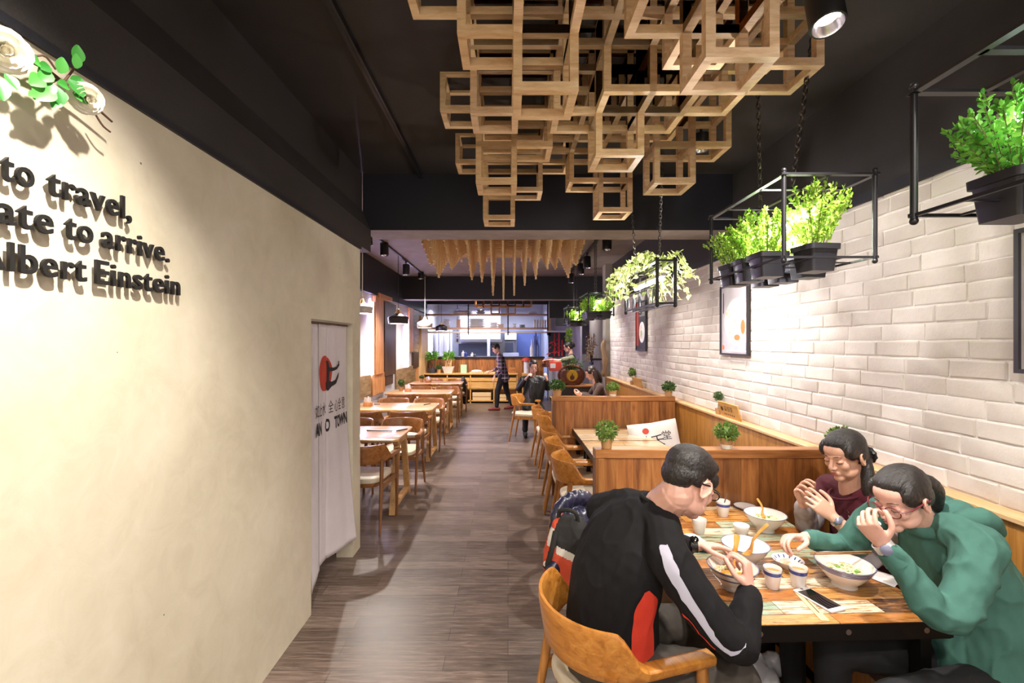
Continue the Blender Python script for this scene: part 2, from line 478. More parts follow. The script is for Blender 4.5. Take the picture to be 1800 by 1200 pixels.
# column at the end of the brick wall and the passage beyond
b = MB(); b.box2((1.86, 8.7, 0), (2.2, 8.95, 3.2)); struct(b.build('column', plain('grey_column', '8d857c', .7, var=.1), smooth=False))
b = MB(); b.box2((2.6, 8.7, 0), (2.7, 13.6, 3.2)); struct(b.build('wall_passage', M_white, smooth=False))
b = MB(); b.box2((1.28, 13.5, 0), (2.7, 13.62, 3.2)); struct(b.build('wall_back', M_lav, smooth=False))
b = MB(); b.box2((1.0, 11.0, 2.3), (2.6, 11.2, 3.2)); struct(b.build('soffit', M_beam, smooth=False))
# dining left wall
DX = -2.45
b = MB(); b.box2((DX - .1, 3.785, 0), (DX, 16, 3.2)); struct(b.build('wall_dining', M_white, smooth=False))
b = MB(); b.box2((DX - .01, 3.785, 2.56), (DX + .07, 13.4, 3.2)); struct(b.build('trim_5', M_beam, smooth=False))
# kitchen shell
M_tile = plain('cool_white_steel', 'b4b8cc', .35, var=.08, vscale=2)
b = MB(); b.box2((DX, 15.9, 0), (2.7, 16.0, 3.2)); struct(b.build('wall_kitchen', M_tile, smooth=False))
b = MB(); b.box2((DX, 13.42, 2.83), (1.3, 13.56, 3.2)); struct(b.build('trim_6', M_beam, smooth=False))
b = MB(); b.box2((1.2, 13.42, 0), (1.3, 15.9, 3.2)); struct(b.build('wall_kitchen_side', M_tile, smooth=False))
# ------------------------------------------------------------------ chairs
M_chair = wood('chair_walnut', '6b3f1d', '8f5a2c', 'a8713d', 'x', 4, .38, 10, coat=.25)
M_chairleg = wood('chair_leg_walnut', '5f3a1d', '7d5029', '94663a', 'z', 4, .42, 10, coat=.15)
M_honey = wood('chair_honey', '93591f', 'b9782f', 'cf9347', 'x', 4, .34, 10, coat=.3)
M_honeyleg = wood('chair_leg_honey', '7c4c1f', 'a06a31', 'b98345', 'z', 4, .4, 10, coat=.15)
M_cream = plain('cream_vinyl', 'd3c5ae', .42, var=.04, vscale=4, bmp=.08, bscale=120)
def make_chair(label, mw, ml, group):
    t = thing('dining_armchair', label, 'chair', group=group)
    # seat: rounded trapezoid, faces +y
    b = MB()
    def seat_ring(z, k):
        pts = []
        for a in range(28):
            th = 2 * pi * a / 28
            cx, cy = cos(th), sin(th)
            e = .42
            x = (abs(cx) ** e) * (1 if cx > 0 else -1); y = (abs(cy) ** e) * (1 if cy > 0 else -1)
            w_ = .225 + .012 * y
            pts.append(V((x * w_ * k, .01 + y * .215 * k, z + .006 * (x * x))))
        return pts
    b.rings([seat_ring(.425, .93), seat_ring(.43, .985), seat_ring(.448, 1.0), seat_ring(.466, .985), seat_ring(.474, .93), seat_ring(.476, .7), seat_ring(.474, .3)])
    b.build('seat_cushion', M_cream, t)
    b = MB(); b.rings([seat_ring(.385, .86), seat_ring(.39, .92), seat_ring(.425, .95)]); b.build('seat_frame', mw, t)
    # back band and arms: one bent rail, split where the band narrows into the arms
    def path(s):                       # s in -1..1
        a = s * R(172)
        if abs(s) < .58:
            th = s / .58 * R(86)
            return V((.272 * sin(th), -.02 - .245 * cos(th), 0))
        k = (abs(s) - .58) / .42
        return V((math.copysign(.271 + .012 * k, s), -.037 + .235 * k, 0))
    def sect(s, h0=.088):
        e = abs(s)
        u = min(1, max(0, (e - .40) / .16)); u = u * u * (3 - 2 * u)
        h = h0 * (1 - u) + .019 * u; tk = .0125 * (1 - u) + .031 * u
        zc = .695 * (1 - u) + .652 * u - .004 * max(0, (e - .6))
        return h, tk, zc
    def rail(s0, s1, n):
        rs = []
        for i in range(n):
            s = s0 + (s1 - s0) * i / (n - 1)
            p = path(s); t2 = (path(min(1, s + .01)) - path(max(-1, s - .01))).normalized()
            nrm = V((t2.y, -t2.x, 0)); h, tk, zc = sect(s)
            p = p + V((0, 0, zc)); ring = []
            for k in range(14):
                th = 2 * pi * k / 14; c_, s_ = cos(th), sin(th)
                e = .5
                cx = (abs(c_) ** e) * (1 if c_ > 0 else -1); sy = (abs(s_) ** e) * (1 if s_ > 0 else -1)
                ring.append(p + nrm * (cx * tk + sy * h * .16) + V((0, 0, sy * h)))
            rs.append(ring)
        return rs
    b = MB(); b.rings(rail(-.56, .56, 40)); b.build('backrest', mw, t)
    for sg in (-1, 1):
        b = MB(); b.rings(rail(.56 * sg, 1.0 * sg, 14)); b.build('armrest', mw, t)
        b = MB(); b.tube([(sg * .279, .165, .645), (sg * .272, .185, .4), (sg * .262, .215, 0)], [.021, .0185, .0125], 12); b.build('leg', ml, t)
        b = MB(); b.tube([(sg * .232, -.155, .635), (sg * .238, -.19, .4), (sg * .25, -.265, 0)], [.02, .0185, .0125], 12); b.build('leg', ml, t)
        b = MB(); b.bar((sg * .266, .19, .405), (sg * .236, -.19, .405), .02, .04); b.build('side_rail', ml, t)
    b = MB(); b.bar((-.262, .19, .40), (.262, .19, .40), .02, .038); b.build('front_rail', ml, t)
    for c_ in t.children: c_.data.transform(Matrix.Diagonal((.93, 1, 1, 1)))
    return t
ch_w = make_chair('x', M_chair, M_chairleg, 'walnut armchairs round the left wall tables')
ch_h = make_chair('x', M_honey, M_honeyleg, 'honey wood armchairs along the booths')
used = {id(ch_w): False, id(ch_h): False}
def put_chair(proto, x, y, rz, label, mates=None):
    o = proto
    if used[id(proto)]: o = copy_tree(proto)
    used[id(proto)] = True
    o.location = (x, y, 0); o.rotation_euler = (0, 0, rz); o['label'] = label
    return o
TY = [(4.46, 5.19), (6.45, 7.2), (8.5, 9.25), (10.5, 11.25)]
ORD = ['nearest', 'second', 'third', 'farthest']
for i, (y0, y1) in enumerate(TY):
    j = lambda: rnd.uniform(-.03, .03)
    put_chair(ch_w, -1.345 + j() * .5, y0 - .17, R(rnd.uniform(-4, 4)), 'walnut armchair at the aisle end, front side of the %s oak table' % ORD[i])
    if i: put_chair(ch_w, -1.93 + j(), y0 - .19, R(rnd.uniform(-4, 4)), 'walnut armchair by the wall, front side of the %s oak table' % ORD[i])
    put_chair(ch_w, -1.275 + j(), y1 + .13, pi + R(rnd.uniform(-4, 4)), 'walnut armchair at the aisle end, rear side of the %s oak table' % ORD[i])
    put_chair(ch_w, -1.86 + j(), y1 + .13, pi + R(rnd.uniform(-4, 4)), 'walnut armchair by the wall, rear side of the %s oak table' % ORD[i])
put_chair(ch_h, .40, 1.70, -pi / 2 + .35, 'honey wood armchair under the man in the black jersey')
put_chair(ch_h, .61, 2.33, -pi / 2 + .0, 'honey wood armchair with the orange backpack hung on its back')
put_chair(ch_h, .635, 3.70, -pi / 2, 'honey wood armchair nearest the front partition in the empty booth')
put_chair(ch_h, .625, 4.28, -pi / 2, 'middle honey wood armchair of the three in the empty booth')
put_chair(ch_h, .635, 4.83, -pi / 2 - .04, 'honey wood armchair by the rear partition in the empty booth')
put_chair(ch_h, .66, 5.92, -pi / 2 - .06, 'honey wood armchair just behind the rear partition end')
put_chair(ch_h, .62, 6.55, -pi / 2 + .05, 'honey wood armchair between the rear partition and the jacket man')
put_chair(ch_h, .33, 8.0, -pi / 2 - .25, 'honey wood armchair with the dark jacket man behind its back')
# ------------------------------------------------------------------ oak tables on the left
M_oak = wood('table_oak', 'ad7f4e', 'c79a66', 'd9b483', 'x', 3, .3, 12, coat=.35)
M_oakleg = wood('table_leg_oak', 'a27645', 'bd8f5a', 'd0a672', 'z', 3, .38, 12, coat=.1)
def rrect(x0, y0, x1, y1, r, n=5):
    pts = []
    for cx, cy, a0 in ((x1 - r, y1 - r, 0), (x0 + r, y1 - r, 90), (x0 + r, y0 + r, 180), (x1 - r, y0 + r, 270)):
        for k in range(n + 1):
            a = R(a0 + 90 * k / n); pts.append((cx + r * cos(a), cy + r * sin(a)))
    return pts
def oak_table(label):
    t = thing('oak_table', label, 'table', group='oak tables along the left wall')
    hw, hd = .62, .37
    b = MB(); a = rrect(-hw, -hd, hw, hd, .05); c = rrect(-hw + .012, -hd + .012, hw - .012, hd - .012, .04)
    b.rings([[V((x, y, .717)) for x, y in c], [V((x, y, .727)) for x, y in a], [V((x, y, .744)) for x, y in a], [V((x, y, .75)) for x, y in c]])
    b.build('tabletop', M_oak, t)
    for sx in (-1, 1):
        x = sx * (hw - .06)
        for sy in (-1, 1):
            b = MB(); b.bar((x, sy * .13, .70), (x, sy * .34, .0), .045, .06, up=(1, 0, 0)); b.build('leg', M_oakleg, t)
        b = MB(); b.box2((x - .03, -.3, .05), (x + .03, .3, .09), .004); b.build('foot_bar', M_oakleg, t)
        b = MB(); b.box2((x - .03, -.2, .66), (x + .03, .2, .717), .004); b.build('top_bar', M_oakleg, t)
    b = MB(); b.box2((-hw + .06, -.02, .655), (hw - .06, .02, .715), .003); b.build('apron', M_oakleg, t)
    return t
tb = oak_table('x')
for i, (y0, y1) in enumerate(TY):
    o = tb if i == 0 else copy_tree(tb)
    o.location = (-1.70, (y0 + y1) / 2, 0)
    o['label'] = 'pale oak table on slanted legs, %s in the row along the left wall' % ORD[i]
# ------------------------------------------------------------------ booth partitions and benches
def partition(x0, x1, y0, y1, z, label):
    t = thing('booth_partition', label, 'partition', (0, 0, 0), group='booth partitions')
    b = MB(); b.box2((x0 + .05, y0 + .012, 0), (x1, y1 - .012, z - .05)); b.build('board_panel', M_board, t, smooth=False)
    b = MB(); b.box2((x0, y0, z - .052), (x1, y1, z), .004); b.build('cap_rail', M_boardcap, t)
    b = MB(); b.box2((x0, y0, 0), (x0 + .055, y1, z - .052), .004); b.build('end_post', M_board, t)
    return t
partition(.51, 1.86, 2.655, 2.745, 1.075, 'knotty brown wood booth partition right behind the eating diners')
partition(.49, 1.86, 5.06, 5.15, 1.10, 'knotty brown wood booth partition behind the empty tables')
M_bench = plain('bench_brown_vinyl', '4a3526', .5, var=.06)
def bench(y0, y1, label):
    t = thing('wall_bench', label, 'bench', (0, 0, 0))
    b = MB(); b.box2((1.45, y0, 0), (1.87, y1, .38), .004); b.build('bench_base', M_wain, t, smooth=False)
    b = MB(); b.box2((1.42, y0, .38), (1.87, y1, .45), .02, 3); b.build('seat_cushion', M_bench, t)
bench(.75, 2.645, 'brown wall bench under the two women')
bench(2.755, 5.05, 'brown wall bench in the empty booth')
bench(5.17, 8.6, 'brown wall bench under the long haired woman in the rear booth')
# ------------------------------------------------------------------ reclaimed-wood tables
def reclaimed(name, pal, bw=.36, rh=.082, wearc=('4a2e1a', 'a8703a', 'e6cfa8')):
  m, nt, bs = nmat(name)
  v = coords(nt)
  br = nd(nt, 'ShaderNodeTexBrick', offset=.43, squash=1)
  for k, q in (('Scale', 1.0), ('Mortar Size', .0012), ('Mortar Smooth', .1), ('Bias', 0), ('Brick Width', bw), ('Row Height', rh)):
      br.inputs[k].default_value = q
  br.inputs['Color1'].default_value = (0, 0, 0, 1); br.inputs['Color2'].default_value = (1, 1, 1, 1); br.inputs['Mortar'].default_value = (.5, .5, .5, 1)
  nt.links.new(v, br.inputs['Vector'])
  base = nd(nt, 'ShaderNodeValToRGB'); base.color_ramp.interpolation = 'CONSTANT'
  e = base.color_ramp.elements
  while len(e) < len(pal): e.new(.5)
  for i_, (q, hx) in enumerate(zip(e, pal)): q.position = i_ / len(pal); q.color = rgb(hx)
  nt.links.new(br.outputs['Color'], base.inputs[0])
  gr = noise_(nt, coords(nt, (3, 30, 1)), 3, 9, .7, .6)
  wear = ramp(nt, gr, [(.46, (0, 0, 0, 1)), (.58, (1, 1, 1, 1))])
  cb = ramp(nt, noise_(nt, coords(nt, (2, 12, 1)), 4, 6, .6), [(.35, rgb(wearc[0])), (.55, rgb(wearc[1])), (.75, rgb(wearc[2]))])
  mx = nd(nt, 'ShaderNodeMix', data_type='RGBA'); nt.links.new(wear, mx.inputs[0]); nt.links.new(base.outputs[0], mx.inputs[6]); nt.links.new(cb, mx.inputs[7])
  gp = nd(nt, 'ShaderNodeMix', data_type='RGBA'); nt.links.new(br.outputs['Fac'], gp.inputs[0]); nt.links.new(mx.outputs[2], gp.inputs[6]); gp.inputs[7].default_value = rgb('2a1d14')
  nt.links.new(gp.outputs[2], bs.inputs['Base Color']); bs.inputs['Roughness'].default_value = .22; bs.inputs['Coat Weight'].default_value = .5; bs.inputs['Coat Roughness'].default_value = .12
  return m
M_recl = reclaimed('reclaimed_planks', ['b9783a', '93ab93', '8a5426', 'd9c6a4', '43342a', 'c99556', '7d9c88', 'a5652c', 'ddcfb4', '5c4029', 'bd8746'])
M_recl2 = reclaimed('pale_reclaimed_planks', ['e0cdb0', 'd8b98c', 'e9dcc6', 'cfa877', 'e4d6bd', 'c99c66', 'dfcbab'], .9, .105, ('b08a5e', 'd9c09a', 'efe4d2'))
M_iron = plain('black_iron', '1a1817', .45, metal=.6, spec=.5, bmp=.1, bscale=80)
M_bolt = plain('dull_steel_bolt', '8a8480', .35, metal=.9)
def plank_table(w_, d_, label, mt=None):
    t = thing('plank_table', label, 'table', group='reclaimed plank tables in the booths')
    b = MB(); b.box2((-w_ / 2, -d_ / 2, .728), (w_ / 2, d_ / 2, .752), .002); b.build('tabletop', mt or M_recl, t, smooth=False)
    b = MB()
    x, y = w_ / 2, d_ / 2
    for a_, c_ in (((-x - .004, -y - .004), (x + .004, -y)), ((-x - .004, y), (x + .004, y + .004)), ((-x - .004, -y), (-x, y)), ((x, -y), (x + .004, y))):
        b.box2((a_[0], a_[1], .695), (c_[0], c_[1], .749))
    b.box2((-x, -y, .69), (x, -y + .035, .694)); b.box2((-x, y - .035, .69), (x, y, .694))
    b.build('edge_frame', M_iron, t, smooth=False)
    for sx in (-1, 1):
        for sy in (-1, 1):
            b = MB(); b.box2((sx * (x - .05) - .02, sy * (y - .06) - .02, 0), (sx * (x - .05) + .02, sy * (y - .06) + .02, .69)); b.build('leg', M_iron, t, smooth=False)
        b = MB(); b.bar((sx * (x - .05), -y + .06, .12), (sx * (x - .05), y - .06, .12), .03); b.build('stretcher', M_iron, t, smooth=False)
    for k in (-.42, -.03, .32):
        b = MB(); b.lathe([(.0, -.005), (.006, -.004), (.0095, 0), (.0095, .001)], (k * w_ + .05, -y - .004, .722), 14, Matrix.Rotation(R(90), 3, 'X')); b.build('bolt', M_bolt, t)
    return t
t1 = plank_table(.78, 1.09, 'patchwork plank table laid with bowls where the three diners eat')
t1.location = (1.105, 2.085, 0); t1.rotation_euler = (0, 0, .035)
t2 = plank_table(.74, .615, 'bare pale plank table beside the rear partition in the empty booth', M_recl2)
t2.location = (1.085, 4.735, 0)
t3 = copy_tree(t2); t3.location = (1.085, 4.09, 0); t3['label'] = 'bare pale plank table nearer the front in the empty booth'
t4 = copy_tree(t2); t4.location = (1.11, 7.75, 0); t4['label'] = 'pale plank table in the rear booth before the long haired woman'
# ------------------------------------------------------------------ cube lattice under the near ceiling
def lattice_wood(name, axis): return wood(name, 'a5794a', 'c79c68', 'dcb887', axis, 5, .5, 9)
M_lat = wood('stick_pine', 'd9b27c', 'e8c794', 'f2dbb4', 'x', 4, .5, 4)
def cube_frame(b, x, y, z, sx, sy, sz, t):
    """open cube of square bars, lower corner x,y,z"""
    x1, y1, z1 = x + sx, y + sy, z + sz
    for yy in (y, y1 - t):
        for zz in (z, z1 - t): b.box2((x + t, yy, zz), (x1 - t, yy + t, zz + t))
    for xx in (x, x1 - t):
        for zz in (z, z1 - t): b.box2((xx, y, zz), (xx + t, y1, zz + t))
        for yy in (y, y1 - t): b.box2((xx, yy, z + t), (xx + t, yy + t, z1 - t))
GRID = {  -2: [0, 1, 1, 1, 1, 1, 1, 1],  # row (depth) -> layers per column, seen from below
    -1: [0, 0, 2, 1, 2, 3, 1, 1],
    0: [1, 2, 3, 1, 1, 2, 1, 1],
    1: [0, 1, 1, 1, 1, 1, 1, 2],
    2: [0, 1, 1, 1, 2, 2, 2, 1],
    3: [0, 2, 1, 2, 3, 2, 1, 0],
    4: [0, 1, 1, 1, 1, 1, 1, 0],
    5: [1, 3, 2, 1, 1, 1, 3, 2],
    6: [0, 1, 1, 1, 1, 1, 1, 0],
    7: [0, 0, 1, 1, 1, 1, 0, 0],
    8: [0, 1, 1, 1, 2, 3, 0, 0],
    9: [1, 3, 2, 1, 0, 0, 0, 0]}
lat = thing('cube_lattice', 'big hanging lattice of open pine cubes under the near ceiling', 'ceiling lattice', (0, 0, 3.2))
cells = [(i, k, l) for k, row in GRID.items() for i, n in enumerate(row) for l in range(n)]
cells.sort(key=lambda c: (-c[2], c[1]))
M_latv = [wood('lattice_pine_tone', d_, m_, l_, 'x', 7, .5, 6) for d_, m_, l_ in (('b58d62', 'd0ab7c', 'e2c79c'), ('bf9868', 'dab98a', 'ebd4ac'), ('b48f68', 'd0ad86', 'e2c8a6'))]
extra = MB(); n_ = 0
protos = {}
for (i, k, l) in cells:
    key = rnd.randrange(3)
    x, y, z = -.377 + .198 * i, 1.595 + .185 * k, -.2 * (l + 1) - .002
    if n_ < 100:
        if key not in protos:
            b = MB(); cube_frame(b, 0, 0, -.0135, .229, .216, .231, .031)
            o = b.build('cube_frame', M_latv[key], lat, smooth=False); protos[key] = o
        else:
            o = protos[key].copy(); COL.objects.link(o); o.parent = lat
        o.location = (x, y, z)
    else:
        cube_frame(extra, x, y, z - .0135, .229, .216, .231, .031)
    n_ += 1
if n_ > 100: extra.build('cube_frame_rest', M_latv[0], lat, smooth=False, kind='stuff')
print('lattice cells', n_)
# ------------------------------------------------------------------ stick chandelier over the dining bay
stk = thing('stick_canopy', 'ceiling canopy of hanging pine sticks cut to stepped lengths', 'ceiling canopy', (0, 0, 3.2))
b = MB()
NX, NY = 15, 22
xs = [-1.06 + 2.0 * i / (NX - 1) for i in range(NX)]; ys = [4.85 + 2.75 * j / (NY - 1) for j in range(NY)]
for y in ys: b.box2((-1.12, y - .014, -.075), (1.0, y + .014, -.03))
for x in xs[::2]: b.box2((x - .012, 4.8, -.03), (x + .012, 7.65, 0))
b.build('slat_frame', M_lat, stk, smooth=False)
LEN = [.40, .60, .46, .36, .62, .66, .84, .90, .84, .70, .62, .50, .46, .60, .40]
lens = []
for i, x in enumerate(xs):
    c = [.50, .42, .50, .38, .46, .42, .46, .42, .46, .46, .42, .38, .50, .42, .50][i]
    for j, y in enumerate(ys):
        u = j / (NY - 1)
        f = max(.12, 1 - abs(u - c) / .5)
        lens.append((max(.1, LEN[i] * f), x, y))
lens.sort(reverse=True)
rest = MB()
for q, (L, x, y) in enumerate(lens):
    if q < 100:
        b = MB(); b.box2((x - .0105, y - .024, -.05 - L), (x + .0105, y + .024, -.05)); b.build('stick', M_lat, stk, smooth=False)
    else: rest.box2((x - .0105, y - .024, -.05 - L), (x + .0105, y + .024, -.05))
rest.build('short_stick', M_lat, stk, smooth=False, kind='stuff')
# far cube lattice in front of the kitchen
M_latf = wood('far_lattice_pine', '8a5524', 'ad7434', 'c48d4c', 'x', 7, .5, 6)
lf = thing('cube_lattice', 'small far lattice of wood cubes hanging before the kitchen window', 'ceiling lattice', (0, 0, 2.80))
far = [[1, 1, 2, 1, 2, 1, 1], [1, 1, 1, 2, 1, 1, 1]]
for k in range(2):
    for i in range(7):
        for l in range(far[k][i]):
            b = MB(); cube_frame(b, -.83 + .2 * i, 11.2 + .2 * k, -.2 * (l + 1), .226, .226, .226, .03)
            b.build('cube_frame', M_latf, lf, smooth=False)
b = MB()
for x in (-.6, .4): b.box2((x - .01, 11.3, -.0), (x + .01, 11.32, .40))
b.build('hanger', M_beam, lf, smooth=False)
# ------------------------------------------------------------------ spot heads and tracks
M_lampblk = plain('lamp_black', '161617', .38, spec=.5)
M_refl = plain('lamp_reflector', 'd8d4da', .15, metal=1)
M_lens = emit('lamp_lens', 'fff6ea', 7)
def can(name, label, loc, aim, r=.05, L=.16, stem=.06, on=True, group=None, stemz=None):
    """cylindrical spot head; loc = mouth centre"""
    t = thing(name, label, 'spotlight', loc, 0, group)
    d = (V(aim) - V(loc)).normalized()
    q = d.to_track_quat('-Z', 'Y').to_matrix()
    b = MB(); b.lathe([(0, L), (r * .9, L), (r, L * .95), (r, .004), (r * .97, 0), (r * .86, 0), (r * .86, .02), (r * .5, .05), (0, .05)], (0, 0, 0), 28, q, cap=False); b.build('housing', M_lampblk, t)
    b = MB(); b.lathe([(r * .86, .001), (r * .8, .018), (r * .45, .04)], (0, 0, 0), 28, q, cap=False); b.build('reflector', M_refl, t)
    b = MB(); b.lathe([(0, .03), (r * .5, .03), (r * .5, .036), (0, .036)], (0, 0, 0), 20, q, cap=False); b.build('lens', M_lens if on else M_refl, t)
    top = q @ V((0, 0, L))
    if stem:
        b = MB(); b.tube([top, top + V((0, 0, stem))], .009, 8); b.box(top + V((0, 0, stem + .012)), (.03, .07, .024)); b.build('mount', M_lampblk, t)
    return t
TG = 'black cylinder spot heads on the tracks'
def rail_(label, x, y0, y1, z=3.2, w=.036):
    t = thing('lighting_track', label, 'lighting track', (x, 0, z))
    b = MB(); b.box2((-w / 2, y0, -.034), (w / 2, y1, 0)); b.build('rail', M_lampblk, t, smooth=False)
    b = MB(); b.box2((-.005, y0 + .02, -.036), (.005, y1 - .02, -.0335)); b.build('slot', M_beam, t, smooth=False)
    for y in (y0, y1): b = MB(); b.box((0, y, -.019), (w + .006, .02, .04)); b.build('end_cap', M_lampblk, t, smooth=False)
rail_('empty black lighting track on the near ceiling', -.775, 1.7, 4.03)
rail_('black lighting track above the left row of oak tables', -1.85, 4.7, 10.2, 3.2)
rail_('black lighting track above the right booths', 1.3, 4.7, 10.2, 3.2)
can('ceiling_spotlight', 'big black can spotlight beside the near cube lattice', (.985, 1.40, 2.675), (.95, 1.12, 1.6), .05, .2, .30, group=None)
can('ceiling_spotlight', 'lit recessed can spotlight glowing behind the cube lattice edge', (1.32, 3.12, 3.02), (1.3, 3.3, 0), .07, .1, .06)
for y, px, py, lab, aim in ((6.0, 647, 431, 'black spot head, first from the plaster wall end on the left track', (-.6, 6.2, 0)),
                      (6.82, 676, 449, 'black spot head turned away, second on the left track', (-1.2, 5.4, 2.0)),
                      (8.27, 714, 483, 'black spot head, lit, third on the left track', (-1.7, 7.0, .7)),
                      (9.67, 740, 490, 'black spot head, farthest on the left track', (-1.7, 8.6, .7))):
    p = P(px, py, y)
    top = 3.2 - .034 - .024 - .19 * .97 - p.z
    can('track_spotlight', lab, p, V((p.x + .12 * (aim[0] - p.x), p.y + .06 * (aim[1] - p.y), 1.0)), .062, .19, max(.02, top), group=TG)
for y, px, py, lab, aim in ((5.98, 1067, 439, 'black spot head, nearest on the right track', (1.25, 4.75, 1.5)),
                      (5.56, 1080, 418, 'lit spot mouth tight under the beam, right of the nearest head', (1.6, 5.2, .6)),
                      (7.48, 1032, 471, 'lit black spot head, third along the right track', (1.3, 6.2, .6)),
                      (8.1, 1021, 482, 'lit black spot head, fourth along the right track', (1.3, 7.2, .6)),
                      (9.37, 1004, 497, 'lit black spot head, fifth along the right track', (1.0, 8.3, .6)),
                      (11.6, 981, 538, 'dim black spot head beyond the second beam on the right', (1.0, 11.3, 1.0))):
    p = P(px, py, y)
    top = 3.2 - .034 - .024 - .19 * .97 - p.z
    can('track_spotlight', lab, p, V((p.x + .12 * (aim[0] - p.x), p.y + .06 * (aim[1] - p.y), 1.0)), .062, .19, max(.02, top), on=y != 5.98, group=TG)
can('track_spotlight', 'small lit spot head beyond the second beam on the left', P(784, 528, 11.6), (-1.6, 12.6, 1.0), .06, .14, 3.2 - .03 - .13 - P(784, 528, 11.6).z)
# ------------------------------------------------------------------ pendant lamps over the oak tables
M_pwhite = plain('pendant_white', 'd9d3cc', .4); M_pblack = plain('pendant_black', '2a2629', .42)
M_pcap = wood('pendant_ash_cap', 'b98f5c', 'd0a876', 'e0c094', 'z', 8, .45, 8)
M_pglow = emit('pendant_bulb', 'fff2f4', 9)
def pendant(label, loc, r, shade, cord, capm):
    """loc = centre of the rim"""
    t = thing('pendant_lamp', label, 'pendant lamp', loc, 0, 'bowl pendants over the left tables')
    h = r * .74
    b = MB(); b.lathe([(r * .93, 0), (r * .95, .004), (r * 1.0, h * .72), (r * .985, h * .86), (r * .93, h * .95), (r * .62, h * 1.16), (r * .34, h * 1.36), (r * .2, h * 1.6),
                       (r * .19, h * 1.58), (r * .32, h * 1.3), (r * .6, h * 1.1), (r * .9, h * .9), (r * .95, h * .7), (r * .9, .004)], n=32, cap=False)
    b.build('lamp_shade', shade, t)
    b = MB(); b.lathe([(r * .36, h * 1.35), (r * .21, h * 1.62), (r * .15, h * 1.9), (r * .06, h * 2.0), (0, h * 2.0)], n=20, cap=False); b.build('wood_cap', capm, t)
    b = MB(); b.lathe([(0, .006), (r * .9, .006), (r * .9, .012), (0, .012)], n=28, cap=False); b.build('diffuser', M_pglow, t)
    top = 3.17 - loc[2]
    b = MB(); b.tube([(0, 0, h * 1.98), (0, 0, top)], .005 if cord is M_lampblk else .007, 8); b.build('cord', cord, t)
    l = light('SPOT', 'pendant_light', (loc[0], loc[1], loc[2] - .02), (loc[0], loc[1], 0), 9, NEUT, .06, .5, 140)
for px, py, Y, r, sh, cord, lab in ((637, 551, 5.78, .13, M_pwhite, M_pwhite, 'white bowl pendant half hidden by the plaster wall edge'),
                                    (700, 569, 7.67, .172, M_pblack, M_lampblk, 'large dark bowl pendant with pale cap over the second oak table'),
                                    (747, 576, 10.1, .172, M_pwhite, M_pwhite, 'white bowl pendant with ash cap over the third oak table'),
                                    (776, 581, 12.1, .16, M_pblack, M_lampblk, 'small looking dark bowl pendant nearest the kitchen window')):
    pendant(lab, P(px, py, Y), r, sh, cord, M_pcap)
# ------------------------------------------------------------------ leaves
def leafmat(name, c1, c2, trans=.35):
    m, nt, b = nmat(name)
    out = [n for n in nt.nodes if n.type == 'OUTPUT_MATERIAL'][0]
    ge = nd(nt, 'ShaderNodeNewGeometry')
    wn = ramp(nt, ge.outputs['Random Per Island'], [(0, rgb(c1)), (1, rgb(c2))])
    nt.links.new(wn, b.inputs['Base Color']); b.inputs['Roughness'].default_value = .45
    tr = nd(nt, 'ShaderNodeBsdfTranslucent'); nt.links.new(wn, tr.inputs[0])
    mx = nd(nt, 'ShaderNodeMixShader'); mx.inputs[0].default_value = trans
    nt.links.new(b.outputs[0], mx.inputs[1]); nt.links.new(tr.outputs[0], mx.inputs[2]); nt.links.new(mx.outputs[0], out.inputs[0])
    return m
M_lime = leafmat('lime_leaf', '6fa02c', 'b5d455', .4)
M_green = leafmat('fresh_leaf', '4f9a34', '8cc64e', .4)
M_box = leafmat('boxwood_leaf', '2f5a22', '8aa64a', .2)
M_boxd = leafmat('dark_boxwood_leaf', '24421d', '557a35', .2)
M_ivy = leafmat('ivy_leaf', '8aa94a', 'cfdc8c', .4)
M_rosel = leafmat('rose_leaf', '2f7a2c', '57a847', .25)
M_stem = plain('plant_stem', '5f5a30', .7)
def leaf(b, p, d, n, L, W, fold=.15):
    p, d = V(p), V(d).normalized(); s = d.cross(V(n))
    if s.length < 1e-4: s = d.cross(V((.3, .9, .2)))
    s.normalize(); n = s.cross(d)
    a = p + d * L * .45
    pts = [p, a + s * W * .5 + n * L * fold, p + d * L, a - s * W * .5 + n * L * fold, p + d * L * .82 + s * W * .3 + n * L * fold * .6, p + d * L * .82 - s * W * .3 + n * L * fold * .6]
    v = [b.bm.verts.new(q) for q in pts]
    b.bm.faces.new((v[0], v[1], v[4], v[2])); b.bm.faces.new((v[0], v[2], v[5], v[3]))
def rdir(r, up=0):
    while True:
        q = V((r.uniform(-1, 1), r.uniform(-1, 1), r.uniform(-1, 1)))
        if .05 < q.length < 1: break
    q.normalize(); q.z += up
    return q.normalized()
def sprigs(b, bs, c, h, spread, n, r, L=.016, per=30, droop=0.0):
    """bushy plant: n stems from c, little round leaves in pairs"""
    c = V(c)
    for i in range(n):
        a = r.uniform(0, 2 * pi); k = math.sqrt(r.random())
        tip = c + V((cos(a) * spread * k, sin(a) * spread * k, h * (1 - .45 * k * k) * r.uniform(.75, 1.08)))
        base = c + V((cos(a) * spread * k * .25, sin(a) * spread * k * .25, 0))
        mid = (base + tip) / 2 + V((0, 0, h * .06))
        pts = [V(q) for q in spline([base, mid, tip], 7)]
        bs.tube(pts, .0012, 4)
        for j in range(per):
            t = .18 + .82 * (j / per); q = t * 6; k_ = min(int(q), 5)
            p = pts[k_].lerp(pts[k_ + 1], q - k_)
            d = (rdir(r) + (tip - base).normalized() * .7 + V((0, 0, .2 - droop)))
            leaf(b, p, d, rdir(r, .8), L * r.uniform(.7, 1.15), L * r.uniform(.55, .85))
        leaf(b, tip, tip - base, rdir(r), L, L * .6)
